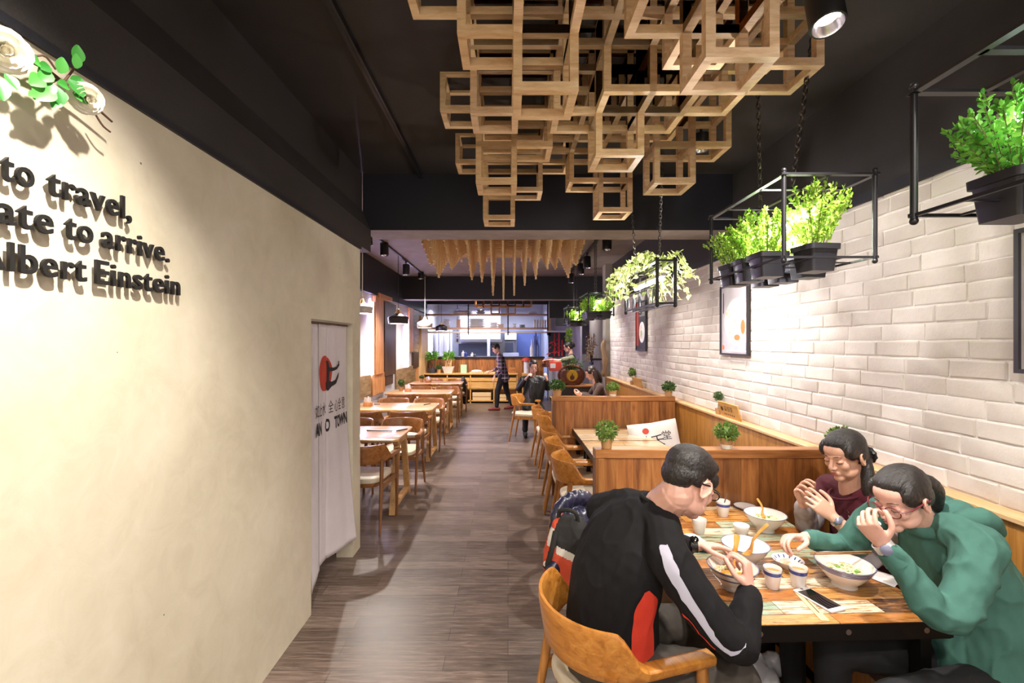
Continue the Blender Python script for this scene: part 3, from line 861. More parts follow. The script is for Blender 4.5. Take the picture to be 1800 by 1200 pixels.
# ------------------------------------------------------------------ hanging planters
M_frame = plain('planter_black_steel', '17161a', .38, spec=.5)
M_pot = plain('black_plastic_pot', '1b1a20', .42, spec=.5)
M_tube = emit('tube_glow', 'f4f2ff', 30)
M_chain = plain('chain_steel', '5d5855', .35, metal=.9)
def chain(t, a, c, link=.034):
    a, c = V(a), V(c); d = c - a; n = max(2, int(d.length / (link * .72))); b = MB(); d.normalize()
    s = d.cross(V((0, 1, 0))).normalized(); u = s.cross(d)
    for i in range(n):
        o = a + (c - a) * ((i + .5) / n); w = s if i % 2 else u
        b.tube([o + d * (cos(2 * pi * k / 10) * link * .5) + w * (sin(2 * pi * k / 10) * link * .26) for k in range(10)], .0032, 5, closed=True)
    return b.build('chain', M_chain, t)
def planter(label, x0, x1, y0, y1, z0, z1, chains, tube=True, wide=.013):
    t = thing('hanging_planter', label, 'hanging planter', ((x0 + x1) / 2, (y0 + y1) / 2, z1), 0)
    ox, oy = (x0 + x1) / 2, (y0 + y1) / 2
    X0, X1, Y0, Y1, Z0 = x0 - ox, x1 - ox, y0 - oy, y1 - oy, z0 - z1
    for x in (X0, X1):
        for y in (Y0, Y1):
            b = MB(); b.tube([(x, y, .012), (x, y, Z0 - .014)], wide * .62, 10); b.ell((x, y, .014), (wide * .75,) * 3, u=10, v=6); b.ell((x, y, Z0 - .014), (wide * .75,) * 3, u=10, v=6); b.build('post', M_frame, t)
    b = MB(); w_ = wide * .6; wf = wide * 1.5
    for z, hh in ((0, w_), (Z0, w_)):
        fl = wf if z == 0 else w_
        for y in (Y0, Y1): b.bar((X0 - .012, y, z), (X1 + .012, y, z), fl, hh)
        for x in (X0, X1): b.bar((x, Y0 - .012, z), (x, Y1 + .012, z), fl, hh)
    for f in (.27, .73): b.bar((X0, Y0 + (Y1 - Y0) * f, 0), (X1, Y0 + (Y1 - Y0) * f, 0), wf, w_)
    b.bar((0, Y0, 0), (0, Y1, 0), wf * .8, w_)
    for x in ((-.055, .055) if X1 > .1 else (0,)): b.bar((x, Y0, Z0), (x, Y1, Z0), w_, w_ * .6)
    for f in ((.2, .4, .6, .8) if X1 > .1 else (.5,)): b.bar((X0, Y0 + (Y1 - Y0) * f, Z0), (X1, Y0 + (Y1 - Y0) * f, Z0), w_, w_ * .6)
    b.build('frame_rails', M_frame, t, smooth=False)
    for (cx, cy, tx, ty) in chains: chain(t, (cx - ox, cy - oy, 0), (tx - ox, ty - oy, 3.2 - z1))
    if tube:
        b = MB(); b.tube([(0, Y0 + .08, Z0 * .38), (0, Y1 - .08, Z0 * .38)], .013, 12); b.build('light_tube', M_tube, t)
        b = MB(); b.box2((-.018, Y0 + .05, Z0 * .38 + .013), (.018, Y1 - .05, Z0 * .38 + .035)); b.build('tube_fitting', M_pwhite, t)
    return t
def pot_plant(label, x, y, ztop, rz, seed, h=.19, spread=.11, n=26, group=None, mat=None, w=.058, hp=.10, L=.0165):
    r = random.Random(seed)
    t = thing('potted_foliage', label, 'potted plant', (x, y, ztop - hp), rz, group)
    b = MB()
    def sq(k, z): return [V((px_, py_, z)) for px_, py_ in rrect(-w * k, -w * k, w * k, w * k, .012 * k, 3)]
    b.rings([sq(.78, 0), sq(.92, hp * .78), sq(.93, hp * .8), sq(1.03, hp * .8), sq(1.05, hp), sq(.96, hp), sq(.9, hp * .85), sq(.2, hp * .84)]); b.build('pot', M_pot, t)
    b = MB(); bs = MB()
    sprigs(b, bs, (0, 0, hp * .85), h, spread, n, r, L)
    b.build('foliage', mat or M_lime, t, smooth=False); bs.build('stems', M_stem, t)
    return t
planter('black frame planter nearest the camera, cut by the right photo edge', .99, 1.32, .52, 1.11, 2.01, 2.31, [(1.155, .68, 1.16, .7), (1.155, .95, 1.16, .95)], True)
planter('black frame planter of lime bushes over the diners, on two bright chains', 1.0, 1.33, 1.65, 2.24, 2.01, 2.31, [(1.10, 1.76, 1.33, 1.95), (1.165, 2.1, 1.15, 2.11)])
pos = [(1.17, 1.735, .12, .215, .12, 'nearest and tallest, on the right front'), (1.075, 1.885, 0, .16, .12, 'beside the near left post'),
       (1.255, 1.905, .1, .17, .11, 'by the wall side, behind the tallest'), (1.08, 2.035, -.05, .18, .12, 'midway along the aisle side'),
       (1.245, 2.06, 0, .16, .11, 'midway along the wall side'), (1.085, 2.175, .05, .17, .13, 'at the far aisle corner'), (1.24, 2.195, 0, .15, .11, 'at the far wall corner')]
for i, (x, y, rz, h, sp, lab) in enumerate(pos):
    pot_plant('lime bush in a black pot, %s of the planter over the diners' % lab, x, y, 2.068, rz, 20 + i, h * 1.25, sp * 1.12, 40, 'lime bushes in the planter over the diners', M_lime)
for i, (x, y, h, lab) in enumerate([(1.12, 1.0, .19, 'aisle side of the nearest planter'), (1.25, 1.02, .2, 'wall side of the nearest planter'), (1.13, .84, .2, 'cut by the right edge of the photo in the nearest planter')]):
    pot_plant('green bush in a black pot, ' + lab, x, y, 2.07, .05 * i, 40 + i, h * 1.18, .12, 42, 'green bushes in the nearest planter', M_green)
planter('black frame planter of lime bushes, second before the last over the booths', 1.08, 1.42, 6.12, 6.9, 2.08, 2.375, [(1.2, 6.3, 1.2, 6.3), (1.3, 6.7, 1.3, 6.7)], wide=.016)
planter('black frame planter of lime bushes, farthest over the booths', 1.08, 1.43, 8.15, 8.75, 2.05, 2.345, [(1.2, 8.3, 1.2, 8.3), (1.3, 8.6, 1.3, 8.6)], wide=.02)
q = 0
for (px_, py_, zt, lab, g) in ((1.14, 6.24, 2.13, 'aisle front', 'second to last'), (1.33, 6.26, 2.13, 'wall front', 'second to last'), (1.15, 6.5, 2.13, 'aisle middle', 'second to last'), (1.33, 6.55, 2.13, 'wall middle', 'second to last'), (1.2, 6.78, 2.13, 'rear', 'second to last'),
                          (1.15, 8.26, 2.1, 'aisle front', 'farthest'), (1.34, 8.28, 2.1, 'wall front', 'farthest'), (1.22, 8.55, 2.1, 'rear', 'farthest')):
    pot_plant('lime bush in a black pot, %s spot of the %s planter' % (lab, g), px_, py_, zt, .1 * q, 60 + q, .21, .15, 26, 'lime bushes in the %s planter' % g, M_lime, .08, .1, .026); q += 1
# ivy planter over the empty booth
iv = planter('black frame planter draped in pale ivy with a glaring tube', 1.0, 1.12, 3.05, 3.86, 1.965, 2.25, [(1.06, 3.2, 1.10, 3.22), (1.05, 3.72, 1.0, 3.78)], wide=.02)
r = random.Random(5)
b = MB(); bs = MB()
def ivyleaf(b, p, d, n, L):
    d = V(d).normalized(); s = d.cross(V(n)).normalized(); n = s.cross(d)
    o = [(0, 0), (.35, -.12), (.5, .28), (.28, .45), (.18, .62), (0, 1), (-.18, .62), (-.28, .45), (-.5, .28), (-.35, -.12)]
    c = b.bm.verts.new(V(p) + d * L * .35 + n * L * .06)
    vs = [b.bm.verts.new(V(p) + s * (x * L) + d * (y * L) - n * (abs(x) * L * .12)) for x, y in o]
    for i in range(len(vs)): b.bm.faces.new((c, vs[i], vs[(i + 1) % len(vs)]))
for i in range(64):
    y0 = r.uniform(-.42, .42); a = r.choice((-1, 1))
    ax = a * r.uniform(.08, .17)
    pts = spline([(r.uniform(-.05, .05), y0, .01), (ax * .8, y0 + r.uniform(-.05, .05), .045 + r.uniform(0, .03)), (ax * 1.35, y0 + r.uniform(-.12, .12), -.02), (ax * 1.55, y0 + r.uniform(-.16, .16), r.uniform(-.24, -.08))], 10)
    bs.tube(pts, .0022, 4)
    for j in range(1, 10):
        if r.random() < .85:
            p = V(pts[j]); ivyleaf(b, p, rdir(r, -.4) + V((a * .4, 0, 0)), rdir(r, .9), r.uniform(.026, .05))
for i in range(40):
    p = V((r.uniform(-.09, .09), r.uniform(-.4, .4), r.uniform(.0, .05))); ivyleaf(b, p, rdir(r, .5), rdir(r, .6), r.uniform(.03, .055))
b.build('ivy_leaves', M_ivy, iv, smooth=False); bs.build('ivy_stems', M_stem, iv)
b = MB()
b.bar((-.06, -.405, -.17), (-.06, .405, -.17), .008)
b.build('side_rail', M_frame, iv, smooth=False)
for i in range(5):
    y = -.34 + .17 * i
    b = MB()
    for sg in (-1, 1):
        o = [(0, 0), (.022, .03), (.028, .06), (.012, .1), (-.004, .118)]
        left = [V((-.06, y + sg * (.008 + .03 * zz / .118) + w_ * .55, -.17 - zz * .95)) for w_, zz in o]; rgt = [V((-.06, y + sg * (.008 + .03 * zz / .118) - w_ * .55, -.17 - zz * .95)) for w_, zz in reversed(o)]
        pl = left + rgt
        b.rings([[p - V((.002, 0, 0)) for p in pl], [p + V((.002, 0, 0)) for p in pl]])
    b.build('leaf_cutout', M_frame, iv, smooth=False)
# ------------------------------------------------------------------ small boxwood balls and topiaries
M_kraft = plain('kraft_pot', 'b98d5e', .7, var=.08, vscale=30)
M_potw = plain('white_pot_band', 'd8d0c4', .6)
def ball(label, loc, R_=.058, hp=.06, rp=.036, flat=.85, m=None, seed=1, band=False, stem=0, group='boxwood balls on the booth ledges'):
    r = random.Random(seed)
    t = thing('boxwood_pot', label, 'potted plant', loc, 0, group)
    b = MB(); b.lathe([(0, 0), (rp * .78, 0), (rp * .95, hp * .78), (rp, hp * .8), (rp * 1.03, hp), (rp * .9, hp), (rp * .86, hp * .85), (0, hp * .85)], n=24, cap=False)
    b.build('pot', M_kraft, t)
    if band: b = MB(); b.lathe([(rp * .79, 0), (rp * .885, hp * .36), (rp * .87, hp * .37), (rp * .77, 0)], n=24, cap=False); b.build('pot_band', M_potw, t)
    cz = hp + R_ * flat * .62 + stem
    if stem: b = MB(); b.tube([(0, 0, hp * .8), (0, 0, cz)], .003, 6); b.build('stem', M_stem, t)
    b = MB(); b.ell((0, 0, cz), (R_ * .6, R_ * .6, R_ * .6 * flat), u=14, v=9)
    for i in range(330):
        d = rdir(r); d.z = max(d.z, -.75); d.normalize()
        p = V((0, 0, cz)) + V((d.x, d.y, d.z * flat)) * R_ * r.uniform(.55, .9)
        leaf(b, p, d + rdir(r) * .55, rdir(r), R_ * r.uniform(.28, .42), R_ * .17)
    b.build('foliage', m or M_box, t, smooth=False)
ball('boxwood ball at the aisle end of the partition behind the diners', (.585, 2.70, 1.076), .064, .062, .037, .95, M_box, 1)
ball('boxwood ball in a half white pot, middle of the partition behind the diners', (1.29, 2.69, 1.076), .064, .066, .038, .8, M_box, 2, True)
ball('boxwood ball peeking above the hair of the maroon woman', (1.90, 2.60, 1.057), .07, .07, .036, .8, M_box, 3)
ball('flat boxwood ball at the aisle end of the rear partition', (.55, 5.105, 1.10), .085, .085, .055, .7, M_boxd, 4)
ball('pale flowering boxwood ball in the middle of the rear partition', (1.175, 5.105, 1.10), .068, .068, .045, .8, M_box, 5, True)
ball('dark boxwood ball at the brick wall end of the rear partition', (1.80, 5.105, 1.10), .072, .07, .045, .8, M_boxd, 6)
ball('small topiary on a thin stem beside the engraved wooden sign', (1.895, 4.10, 1.057), .042, .05, .028, 1.0, M_boxd, 7, stem=.085)
ball('far small topiary on a thin stem by the plain wooden sign', (1.895, 6.95, 1.057), .065, .06, .035, 1.0, M_box, 8, stem=.09)
M_sign = wood('sign_bamboo', 'b07a35', 'cf9a4e', 'deb06a', 'y', 4, .45, 10)
M_ink = plain('burnt_ink', '4a2e16', .7)
def ledge_sign(label, y, L, H, engraved):
    t = thing('wooden_sign', label, 'sign', (1.915, y, 1.057), 0)
    tilt = Matrix.Rotation(R(-14), 3, 'Y')
    b = MB(); b.box(tilt @ V((-.01, 0, H / 2)) + V((-.012, 0, .002)), (.012, L, H), tilt, .002); b.build('board', M_sign, t)
    if engraved:
        b = MB(); rr_ = random.Random(9)
        for cy in (-.05, .0, .05):                                           # groups of tiny marks, as unreadable as in the photo
            for k in range(3):
                for j in range(3):
                    c = tilt @ V((-.0166, -cy + (k - 1) * .013, H * .62 + (j - 1) * .015)) + V((-.012, 0, .002)); b.box(c, (.001, .009, .004 + .006 * rr_.random()), tilt)
        for k in range(6):
            c = tilt @ V((-.0166, -.08 + k * .032, H * .25)) + V((-.012, 0, .002)); b.box(c, (.001, .014, .012), tilt)
        c = tilt @ V((-.0166, .115, H * .55)) + V((-.012, 0, .002)); b.lathe([(.0, 0), (.02, 0), (.02, .001), (0, .001)], c, 20, tilt @ Matrix.Rotation(R(-90), 3, 'Y'))
        b.build('engraving', M_ink, t, smooth=False)
ledge_sign('engraved wooden sign leaning on the brick ledge of the empty booth', 3.86, .34, .135, True)
ledge_sign('plain wooden sign leaning on the brick ledge of the rear booth', 6.6, .42, .14, False)
# ------------------------------------------------------------------ raised lettering on the plaster wall
M_letter = plain('black_acrylic_letter', '171412', .55, spec=.3)
def W(px, py, X):
    """point seen at a pixel lying at side distance X"""
    Y = X * FPX / (px - VX); return V((X, Y, CH - (py - VY) * Y / FPX))
TX = Matrix(((0, 0, 1, 0), (1, 0, 0, 0), (0, 1, 0, 0), (0, 0, 0, 1)))      # text plane -> wall facing +x, reading along +y
def wid(s, size, off=.0):
    me = text_mesh(s, size, 0, 0); x = max(v.co.x for v in me.vertices); bpy.data.meshes.remove(me); return x
def letters(label, words, z, size, group):
    t = thing('wall_lettering', label, 'lettering', (LX + .012, words[0][1], z), 0, group)
    for txt, ya, yb in words:
        me = text_mesh(txt, size); xs_ = [v.co.x for v in me.vertices]; x0, x1 = min(xs_), max(xs_); bpy.data.meshes.remove(me)
        sx = (yb - ya) / (x1 - x0)
        bar = wid('|', size)
        for k, chh in enumerate(txt):
            g0 = wid(chh, size) * .5
            adv = wid(txt[:k] + '|', size) - bar if k else 0
            M = Matrix.Translation((0, ya - words[0][1], 0)) @ TX @ Matrix.Diagonal((sx, 1.06, 1, 1)) @ Matrix.Translation((adv - x0, 0, .006)) @ Matrix.Translation((g0, 0, 0)) @ Matrix.Diagonal((.9, 1, 1, 1)) @ Matrix.Translation((-g0, 0, 0))
            text_obj('letter', chh, size, M_letter, t, M, extrude=.0045, offset=.0012)
LG = 'black raised lettering on the plaster wall'
letters('black raised letters, top line, reading to travel', [('to', 1.085, 1.163), ('travel,', 1.196, 1.462)], 2.092, .094, LG)
letters('black raised letters, middle line, ending in to arrive', [('ate', 1.075, 1.212), ('to', 1.244, 1.328), ('arrive.', 1.357, 1.626)], 1.987, .094, LG)
letters('black raised letters, bottom line, the name after the quote', [('Albert', 1.025, 1.307), ('Einstein', 1.336, 1.68)], 1.875, .094, LG)
# ------------------------------------------------------------------ rose branch on the wall
rb = thing('rose_branch', 'artificial white rose branch with green leaves fixed high on the plaster wall', 'artificial flower', (0, 0, 0))
M_bark = plain('branch_bark', '5a3d2c', .8, bmp=.4, bscale=120)
M_rose = plain('white_rose_petal', 'e8e2cf', .6, var=.05)
b = MB()
main = [W(x, y, -1.185) for x, y in ((-60, 55), (0, 78), (40, 100), (75, 118), (105, 140), (140, 165), (170, 190), (197, 214))]
b.tube([V(p) for p in spline([tuple(p) for p in main], 30)], [.0075 - .0045 * i / 29 for i in range(30)], 8)
for ps in (((50, 103), (78, 98), (98, 122)), ((100, 140), (85, 150), (75, 165)), ((112, 143), (130, 120), (135, 95)), ((165, 196), (180, 220), (194, 232))):
    b.tube([V(p) for p in spline([tuple(W(x, y, -1.18)) for x, y in ps], 8)], .0028, 6)
b.build('branch', M_bark, rb)
def rose(c, fwd, R_):
    b = MB(); r_ = random.Random(int(c.y * 999)); F = frame(fwd, (0, 0, 1)) @ Matrix.Rotation(R(-90), 3, 'X')
    for ring, (n, rr_, h, tilt) in enumerate(((3, .24, .86, 5), (3, .40, .82, 18), (4, .60, .74, 30), (5, .82, .60, 45), (5, 1.0, .46, 60), (6, 1.12, .26, 75))):
        for k in range(n):
            a = 2 * pi * k / n + ring * .7
            g = {}
            for i in range(5):
                for j in range(4):
                    u = (i / 4 - .5) * 2; v_ = j / 3
                    an = a + u * pi / n * 1.25
                    rad = rr_ * (.35 + .65 * v_) * (1 - .06 * u * u) * R_
                    z = h * R_ * v_ * (1 - .22 * u * u) + (R_ * .12 * (v_ ** 3) * (1 if ring < 2 else -1.2))
                    g[i, j] = b.bm.verts.new(c + F @ V((cos(an) * rad, sin(an) * rad, z - R_ * .25)))
            for i in range(4):
                for j in range(3): b.bm.faces.new((g[i, j], g[i + 1, j], g[i + 1, j + 1], g[i, j + 1]))
    b.ell(c + F @ V((0, 0, R_ * .1)), (R_ * .2, R_ * .2, R_ * .3))
    b.build('rose', M_rose, rb)
rose(W(8, 88, -1.16), (.75, -.5, -.3), .046)
rose(W(153, 174, -1.15), (.8, -.4, -.35), .038)
b = MB()
def rleaf(px, py, dx, dy, L, X=-1.16):
    p = W(px, py, X); d = (W(px + dx, py + dy, X + .01) - p).normalized(); n = V((1, -.25, .15)); s = d.cross(n).normalized(); n = s.cross(d)
    g = []
    for i in range(7):
        t_ = i / 6; w_ = L * .42 * math.sin(pi * min(1, t_ * .92 + .04)) ** .8 * (1 - .25 * t_)
        row = [b.bm.verts.new(p + d * L * t_ + s * (w_ * k) + n * (abs(k) * w_ * .3 - .12 * L * t_ * t_)) for k in (-1, -.5, 0, .5, 1)]
        g.append(row)
    for i in range(6):
        for k in range(4): b.bm.faces.new((g[i][k], g[i][k + 1], g[i + 1][k + 1], g[i + 1][k]))
for a_ in ((70, 112, -14, -10, .034), (104, 128, 6, -20, .034), (74, 136, -24, 14, .04), (100, 168, -6, 22, .036), (88, 118, -30, 0, .03), (86, 124, -22, 25, .04), (85, 140, -2, 30, .04), (88, 150, -28, 25, .058), (95, 150, 10, 25, .042), (110, 158, -8, 26, .034), (120, 152, -20, -8, .03), (125, 150, 22, -14, .035), (120, 140, 16, 16, .04), (134, 110, 4, -26, .038), (133, 120, 2, -20, .03), (128, 162, 14, 10, .03), (60, 165, -10, 3, .02),
           (10, 130, 12, 14, .03), (-6, 140, 8, 20, .04)):
    rleaf(*a_[:4], a_[4] * 1.2)
b.build('leaves', M_rosel, rb)
# ------------------------------------------------------------------ doorway curtain with its print
M_linen = plain('linen_curtain', 'cfc6c8', .85, var=.05, vscale=6, bmp=.25, bscale=220, sheen=.2)
M_pred = plain('print_red', 'b23a26', .8); M_pblk = plain('print_black', '241d20', .8)
cur = thing('door_curtain', 'white cloth curtain printed with a red disc, hanging in the plaster doorway', 'curtain', (0, 0, 0))
def clothx(y, z):
    t = (1.82 - z) / 1.64
    f = -1.272 + .006 * sin(y * 21 + .6) * (.35 + .65 * t) + .0014 * sin(y * 43 + z * 2)
    f += .125 * max(0, t - .25) ** 1.6 * max(0, (y - 3.12) / .45) ** 1.2
    f -= .007 * math.exp(-((y - 3.205 + .02 * t) / .010) ** 2)
    if y < 3.06: f += .05 * t * (3.06 - y) / .2
    return f
def panel(y0, y1, bot, off=0):
    b = MB(); ny, nz = 46, 50; g = {}
    for i in range(ny + 1):
        for j in range(nz + 1):
            y = y0 + (y1 - y0) * i / ny; zb = bot(y); z = 1.825 + (zb - 1.825) * j / nz
            g[i, j] = b.bm.verts.new((clothx(y, z) + off, y, z))
    for i in range(ny):
        for j in range(nz): b.bm.faces.new((g[i, j], g[i + 1, j], g[i + 1, j + 1], g[i, j + 1]))
    o = b.build('panel', M_linen, cur)
    s = o.modifiers.new('s', 'SOLIDIFY'); s.thickness = .0015
    return o
panel(3.05, 3.575, lambda y: .16 + .12 * (3.575 - y) * .6)
panel(2.862, 3.07, lambda y: .12 + .2 * (y - 2.862), -.006)
b = MB(); b.tube([(-1.275, 2.85, 1.832), (-1.275, 3.6, 1.832)], .009, 10); b.build('rod', M_bark, cur)
def on_cloth(me, y0, z0, sy=1, sz=1, lift=.003):
    for v in me.vertices:
        y, z = y0 + v.co.x * sy, z0 + v.co.y * sz
        v.co = (clothx(y, z) + lift, y, z)
def fine(me, L=.012):
    bm = bmesh.new(); bm.from_mesh(me); bmesh.ops.triangulate(bm, faces=bm.faces)
    for _ in range(4):
        es = [e for e in bm.edges if e.calc_length() > L]
        if not es: break
        bmesh.ops.subdivide_edges(bm, edges=es, cuts=1); bmesh.ops.triangulate(bm, faces=bm.faces)
    bm.to_mesh(me); bm.free()
def cprint(txt, ya, yb, z, h, m, bold=.0):
    me = text_mesh(txt, h * 1.35, 0, bold); xs_ = [v.co.x for v in me.vertices]
    x0, x1 = min(xs_), max(xs_)
    for v in me.vertices: v.co.x -= x0
    for v in me.vertices: v.co.x *= (yb - ya) / (x1 - x0)
    fine(me)
    on_cloth(me, ya, z, 1)
    me.materials.clear(); me.materials.append(m); o = bpy.data.objects.new('printed_text', me); COL.objects.link(o); o.parent = cur
for txt, ya, yb in (('\u5982\u6b62\u6c34', 2.985, 3.175), ('\u5168', 3.222, 3.30), ('\u5fc3', 3.315, 3.378), ('\u5168', 3.394, 3.456), ('\u610f', 3.47, 3.535)):
    cprint(txt, ya, yb, 1.205, .072, M_pblk)
for txt, ya, yb in (('AN', 2.985, 3.10), ('O', 3.165, 3.245), ('TOWN', 3.31, 3.565)):
    cprint(txt, ya, yb, 1.08, .085, M_pblk, .005)
def blob(pts, m, lift, name):
    """flat print shape given by an outline in curtain coordinates"""
    c = bpy.data.curves.new('c', 'CURVE'); c.dimensions = '2D'; c.fill_mode = 'BOTH'
    s = c.splines.new('POLY'); s.points.add(len(pts) - 1); s.use_cyclic_u = True
    for q, p in zip(s.points, pts): q.co = (p[0], p[1], 0, 1)
    o = bpy.data.objects.new('c', c); COL.objects.link(o); bpy.context.view_layer.update()
    me = bpy.data.meshes.new_from_object(o.evaluated_get(bpy.context.evaluated_depsgraph_get())); bpy.data.objects.remove(o)
    fine(me, .015)
    on_cloth(me, 0, 0, 1, 1, lift); me.materials.clear(); me.materials.append(m)
    o = bpy.data.objects.new(name, me); COL.objects.link(o); o.parent = cur
blob([(3.165 + .118 * cos(a) * (1 + .04 * sin(5 * a)), 1.487 + .122 * sin(a) * (1 + .04 * cos(3 * a))) for a in [2 * pi * k / 40 for k in range(40)]], M_pred, .003, 'printed_disc')
blob([(3.17, 1.575), (3.215, 1.57), (3.235, 1.525), (3.30, 1.52), (3.36, 1.525), (3.405, 1.545), (3.40, 1.56), (3.415, 1.565), (3.42, 1.53), (3.37, 1.505), (3.29, 1.495), (3.235, 1.495), (3.225, 1.43), (3.27, 1.42), (3.33, 1.43), (3.38, 1.46), (3.415, 1.48), (3.40, 1.445), (3.34, 1.40), (3.27, 1.385), (3.21, 1.36), (3.175, 1.375), (3.17, 1.42), (3.2, 1.43), (3.2, 1.52)], M_pblk, .006, 'printed_brush_stroke')
# ------------------------------------------------------------------ posters on the brick
m, nt, b_ = nmat('food_poster_art')
v = coords(nt)
vo = nd(nt, 'ShaderNodeTexVoronoi'); vo.inputs['Scale'].default_value = 13; nt.links.new(v, vo.inputs['Vector'])
n1 = noise_(nt, v, 9, 5, .6)
nt.links.new(ramp(nt, n1, [(.36, rgb('d9d2cb')), (.5, rgb('f1ece4')), (.6, rgb('e9b98a')), (.64, rgb('f3eee8')), (.8, rgb('cfc8c2'))]), b_.inputs['Base Color'])
b_.inputs['Roughness'].default_value = .25
M_food = m
M_pgrey = plain('poster_grey', 'b9b2b4', .3, var=.12, vscale=8); M_pframe = plain('poster_frame_black', '2b272b', .45)
M_pboard = plain('poster_white', 'e6e0da', .3); M_porange = plain('poster_orange', 'd9793a', .4); M_pgreen = plain('poster_green', '8fae5a', .4)
XW = RX - .006
def poster(label, y0, y1, z0, z1, kind, lift=.012):
    t = thing('framed_poster', label, 'poster', (XW, (y0 + y1) / 2, (z0 + z1) / 2), 0)
    hy, hz = (y1 - y0) / 2, (z1 - z0) / 2; f = .016
    b = MB()
    b.box2((-.022, -hy, -hz), (0, -hy + f, hz)); b.box2((-.022, hy - f, -hz), (0, hy, hz)); b.box2((-.022, -hy + f, -hz), (0, hy - f, -hz + f)); b.box2((-.022, -hy + f, hz - f), (0, hy - f, hz))
    b.build('frame', M_pframe, t, smooth=False)
    b = MB(); b.box2((-.010, -hy + f, -hz + f), (-.004, hy - f, hz - f)); b.build('print', M_pgrey if kind == 'bowl' else M_pframe, t, smooth=False)
    # art: bowls and strips as flat ink layers (far edge of the wall = left in the photo)
    def disc(cy, cz, ry, rz_, m, d, name='printed_dish', clip=True):
        b = MB(); pts = []
        for k in range(48):
            y, z = cy + ry * cos(2 * pi * k / 48), cz + rz_ * sin(2 * pi * k / 48)
            pts.append((-.010 - d, max(-hy + f, min(hy - f, y)), max(-hz + f, min(hz - f, z))))
        b.poly(pts); b.build(name, m, t, smooth=False)
    def rect(ya, yb, za, zb, m, d, name='printed_block'):
        b = MB(); b.poly([(-.010 - d, ya, za), (-.010 - d, yb, za), (-.010 - d, yb, zb), (-.010 - d, ya, zb)]); b.build(name, m, t, smooth=False)
    if kind == 'bowl':
        disc(-hy * .35, -.02, hy * 1.05, hz * .66, M_pboard, .001); disc(-hy * .3, .0, hy * .95, hz * .60, M_food, .002, 'printed_noodles')
        disc(-hy * .65, -hz * .22, .035, .06, M_porange, .003, 'printed_egg'); disc(-hy * .25, -hz * .5, .05, .025, M_porange, .003, 'printed_egg')
        rect(hy * .74, hy * .8, hz * .2, hz * .8, M_pframe, .003, 'printed_caption'); rect(-hy + f, hy * .55, -hz * .9, -hz * .86, M_pboard, .003, 'printed_caption')
        rect(hy * .72, hy * .86, -hz * .84, -hz * .72, M_porange, .003, 'printed_seal')
    elif kind == 'dish':
        rect(hy * .5, hy - f, -hz * .8, hz - f, M_pred, .001, 'printed_red_band')
        for k in range(9): rect(-hy * .75, hy * .3, hz * (.9 - .06 * k) - .008, hz * (.9 - .06 * k), M_pgrey, .001, 'printed_caption')
        disc(-hy * .2, -hz * .25, hy * .55, hz * .42, M_pboard, .002); disc(-hy * .15, -hz * .22, hy * .42, hz * .3, M_food, .003, 'printed_food'); disc(-hy * .1, -hz * .3, .04, .05, M_pgreen, .004, 'printed_greens')
poster('black framed noodle bowl poster on the brick wall under the lime planter', 3.64, 4.115, 1.592, 2.20, 'bowl')
poster('narrow looking far poster with a red band on the brick wall', 6.34, 6.83, 1.578, 2.30, 'dish')
poster('black framed poster on the brick wall, cut by the right photo edge', 1.25, 1.722, 1.585, 2.127, 'bowl')
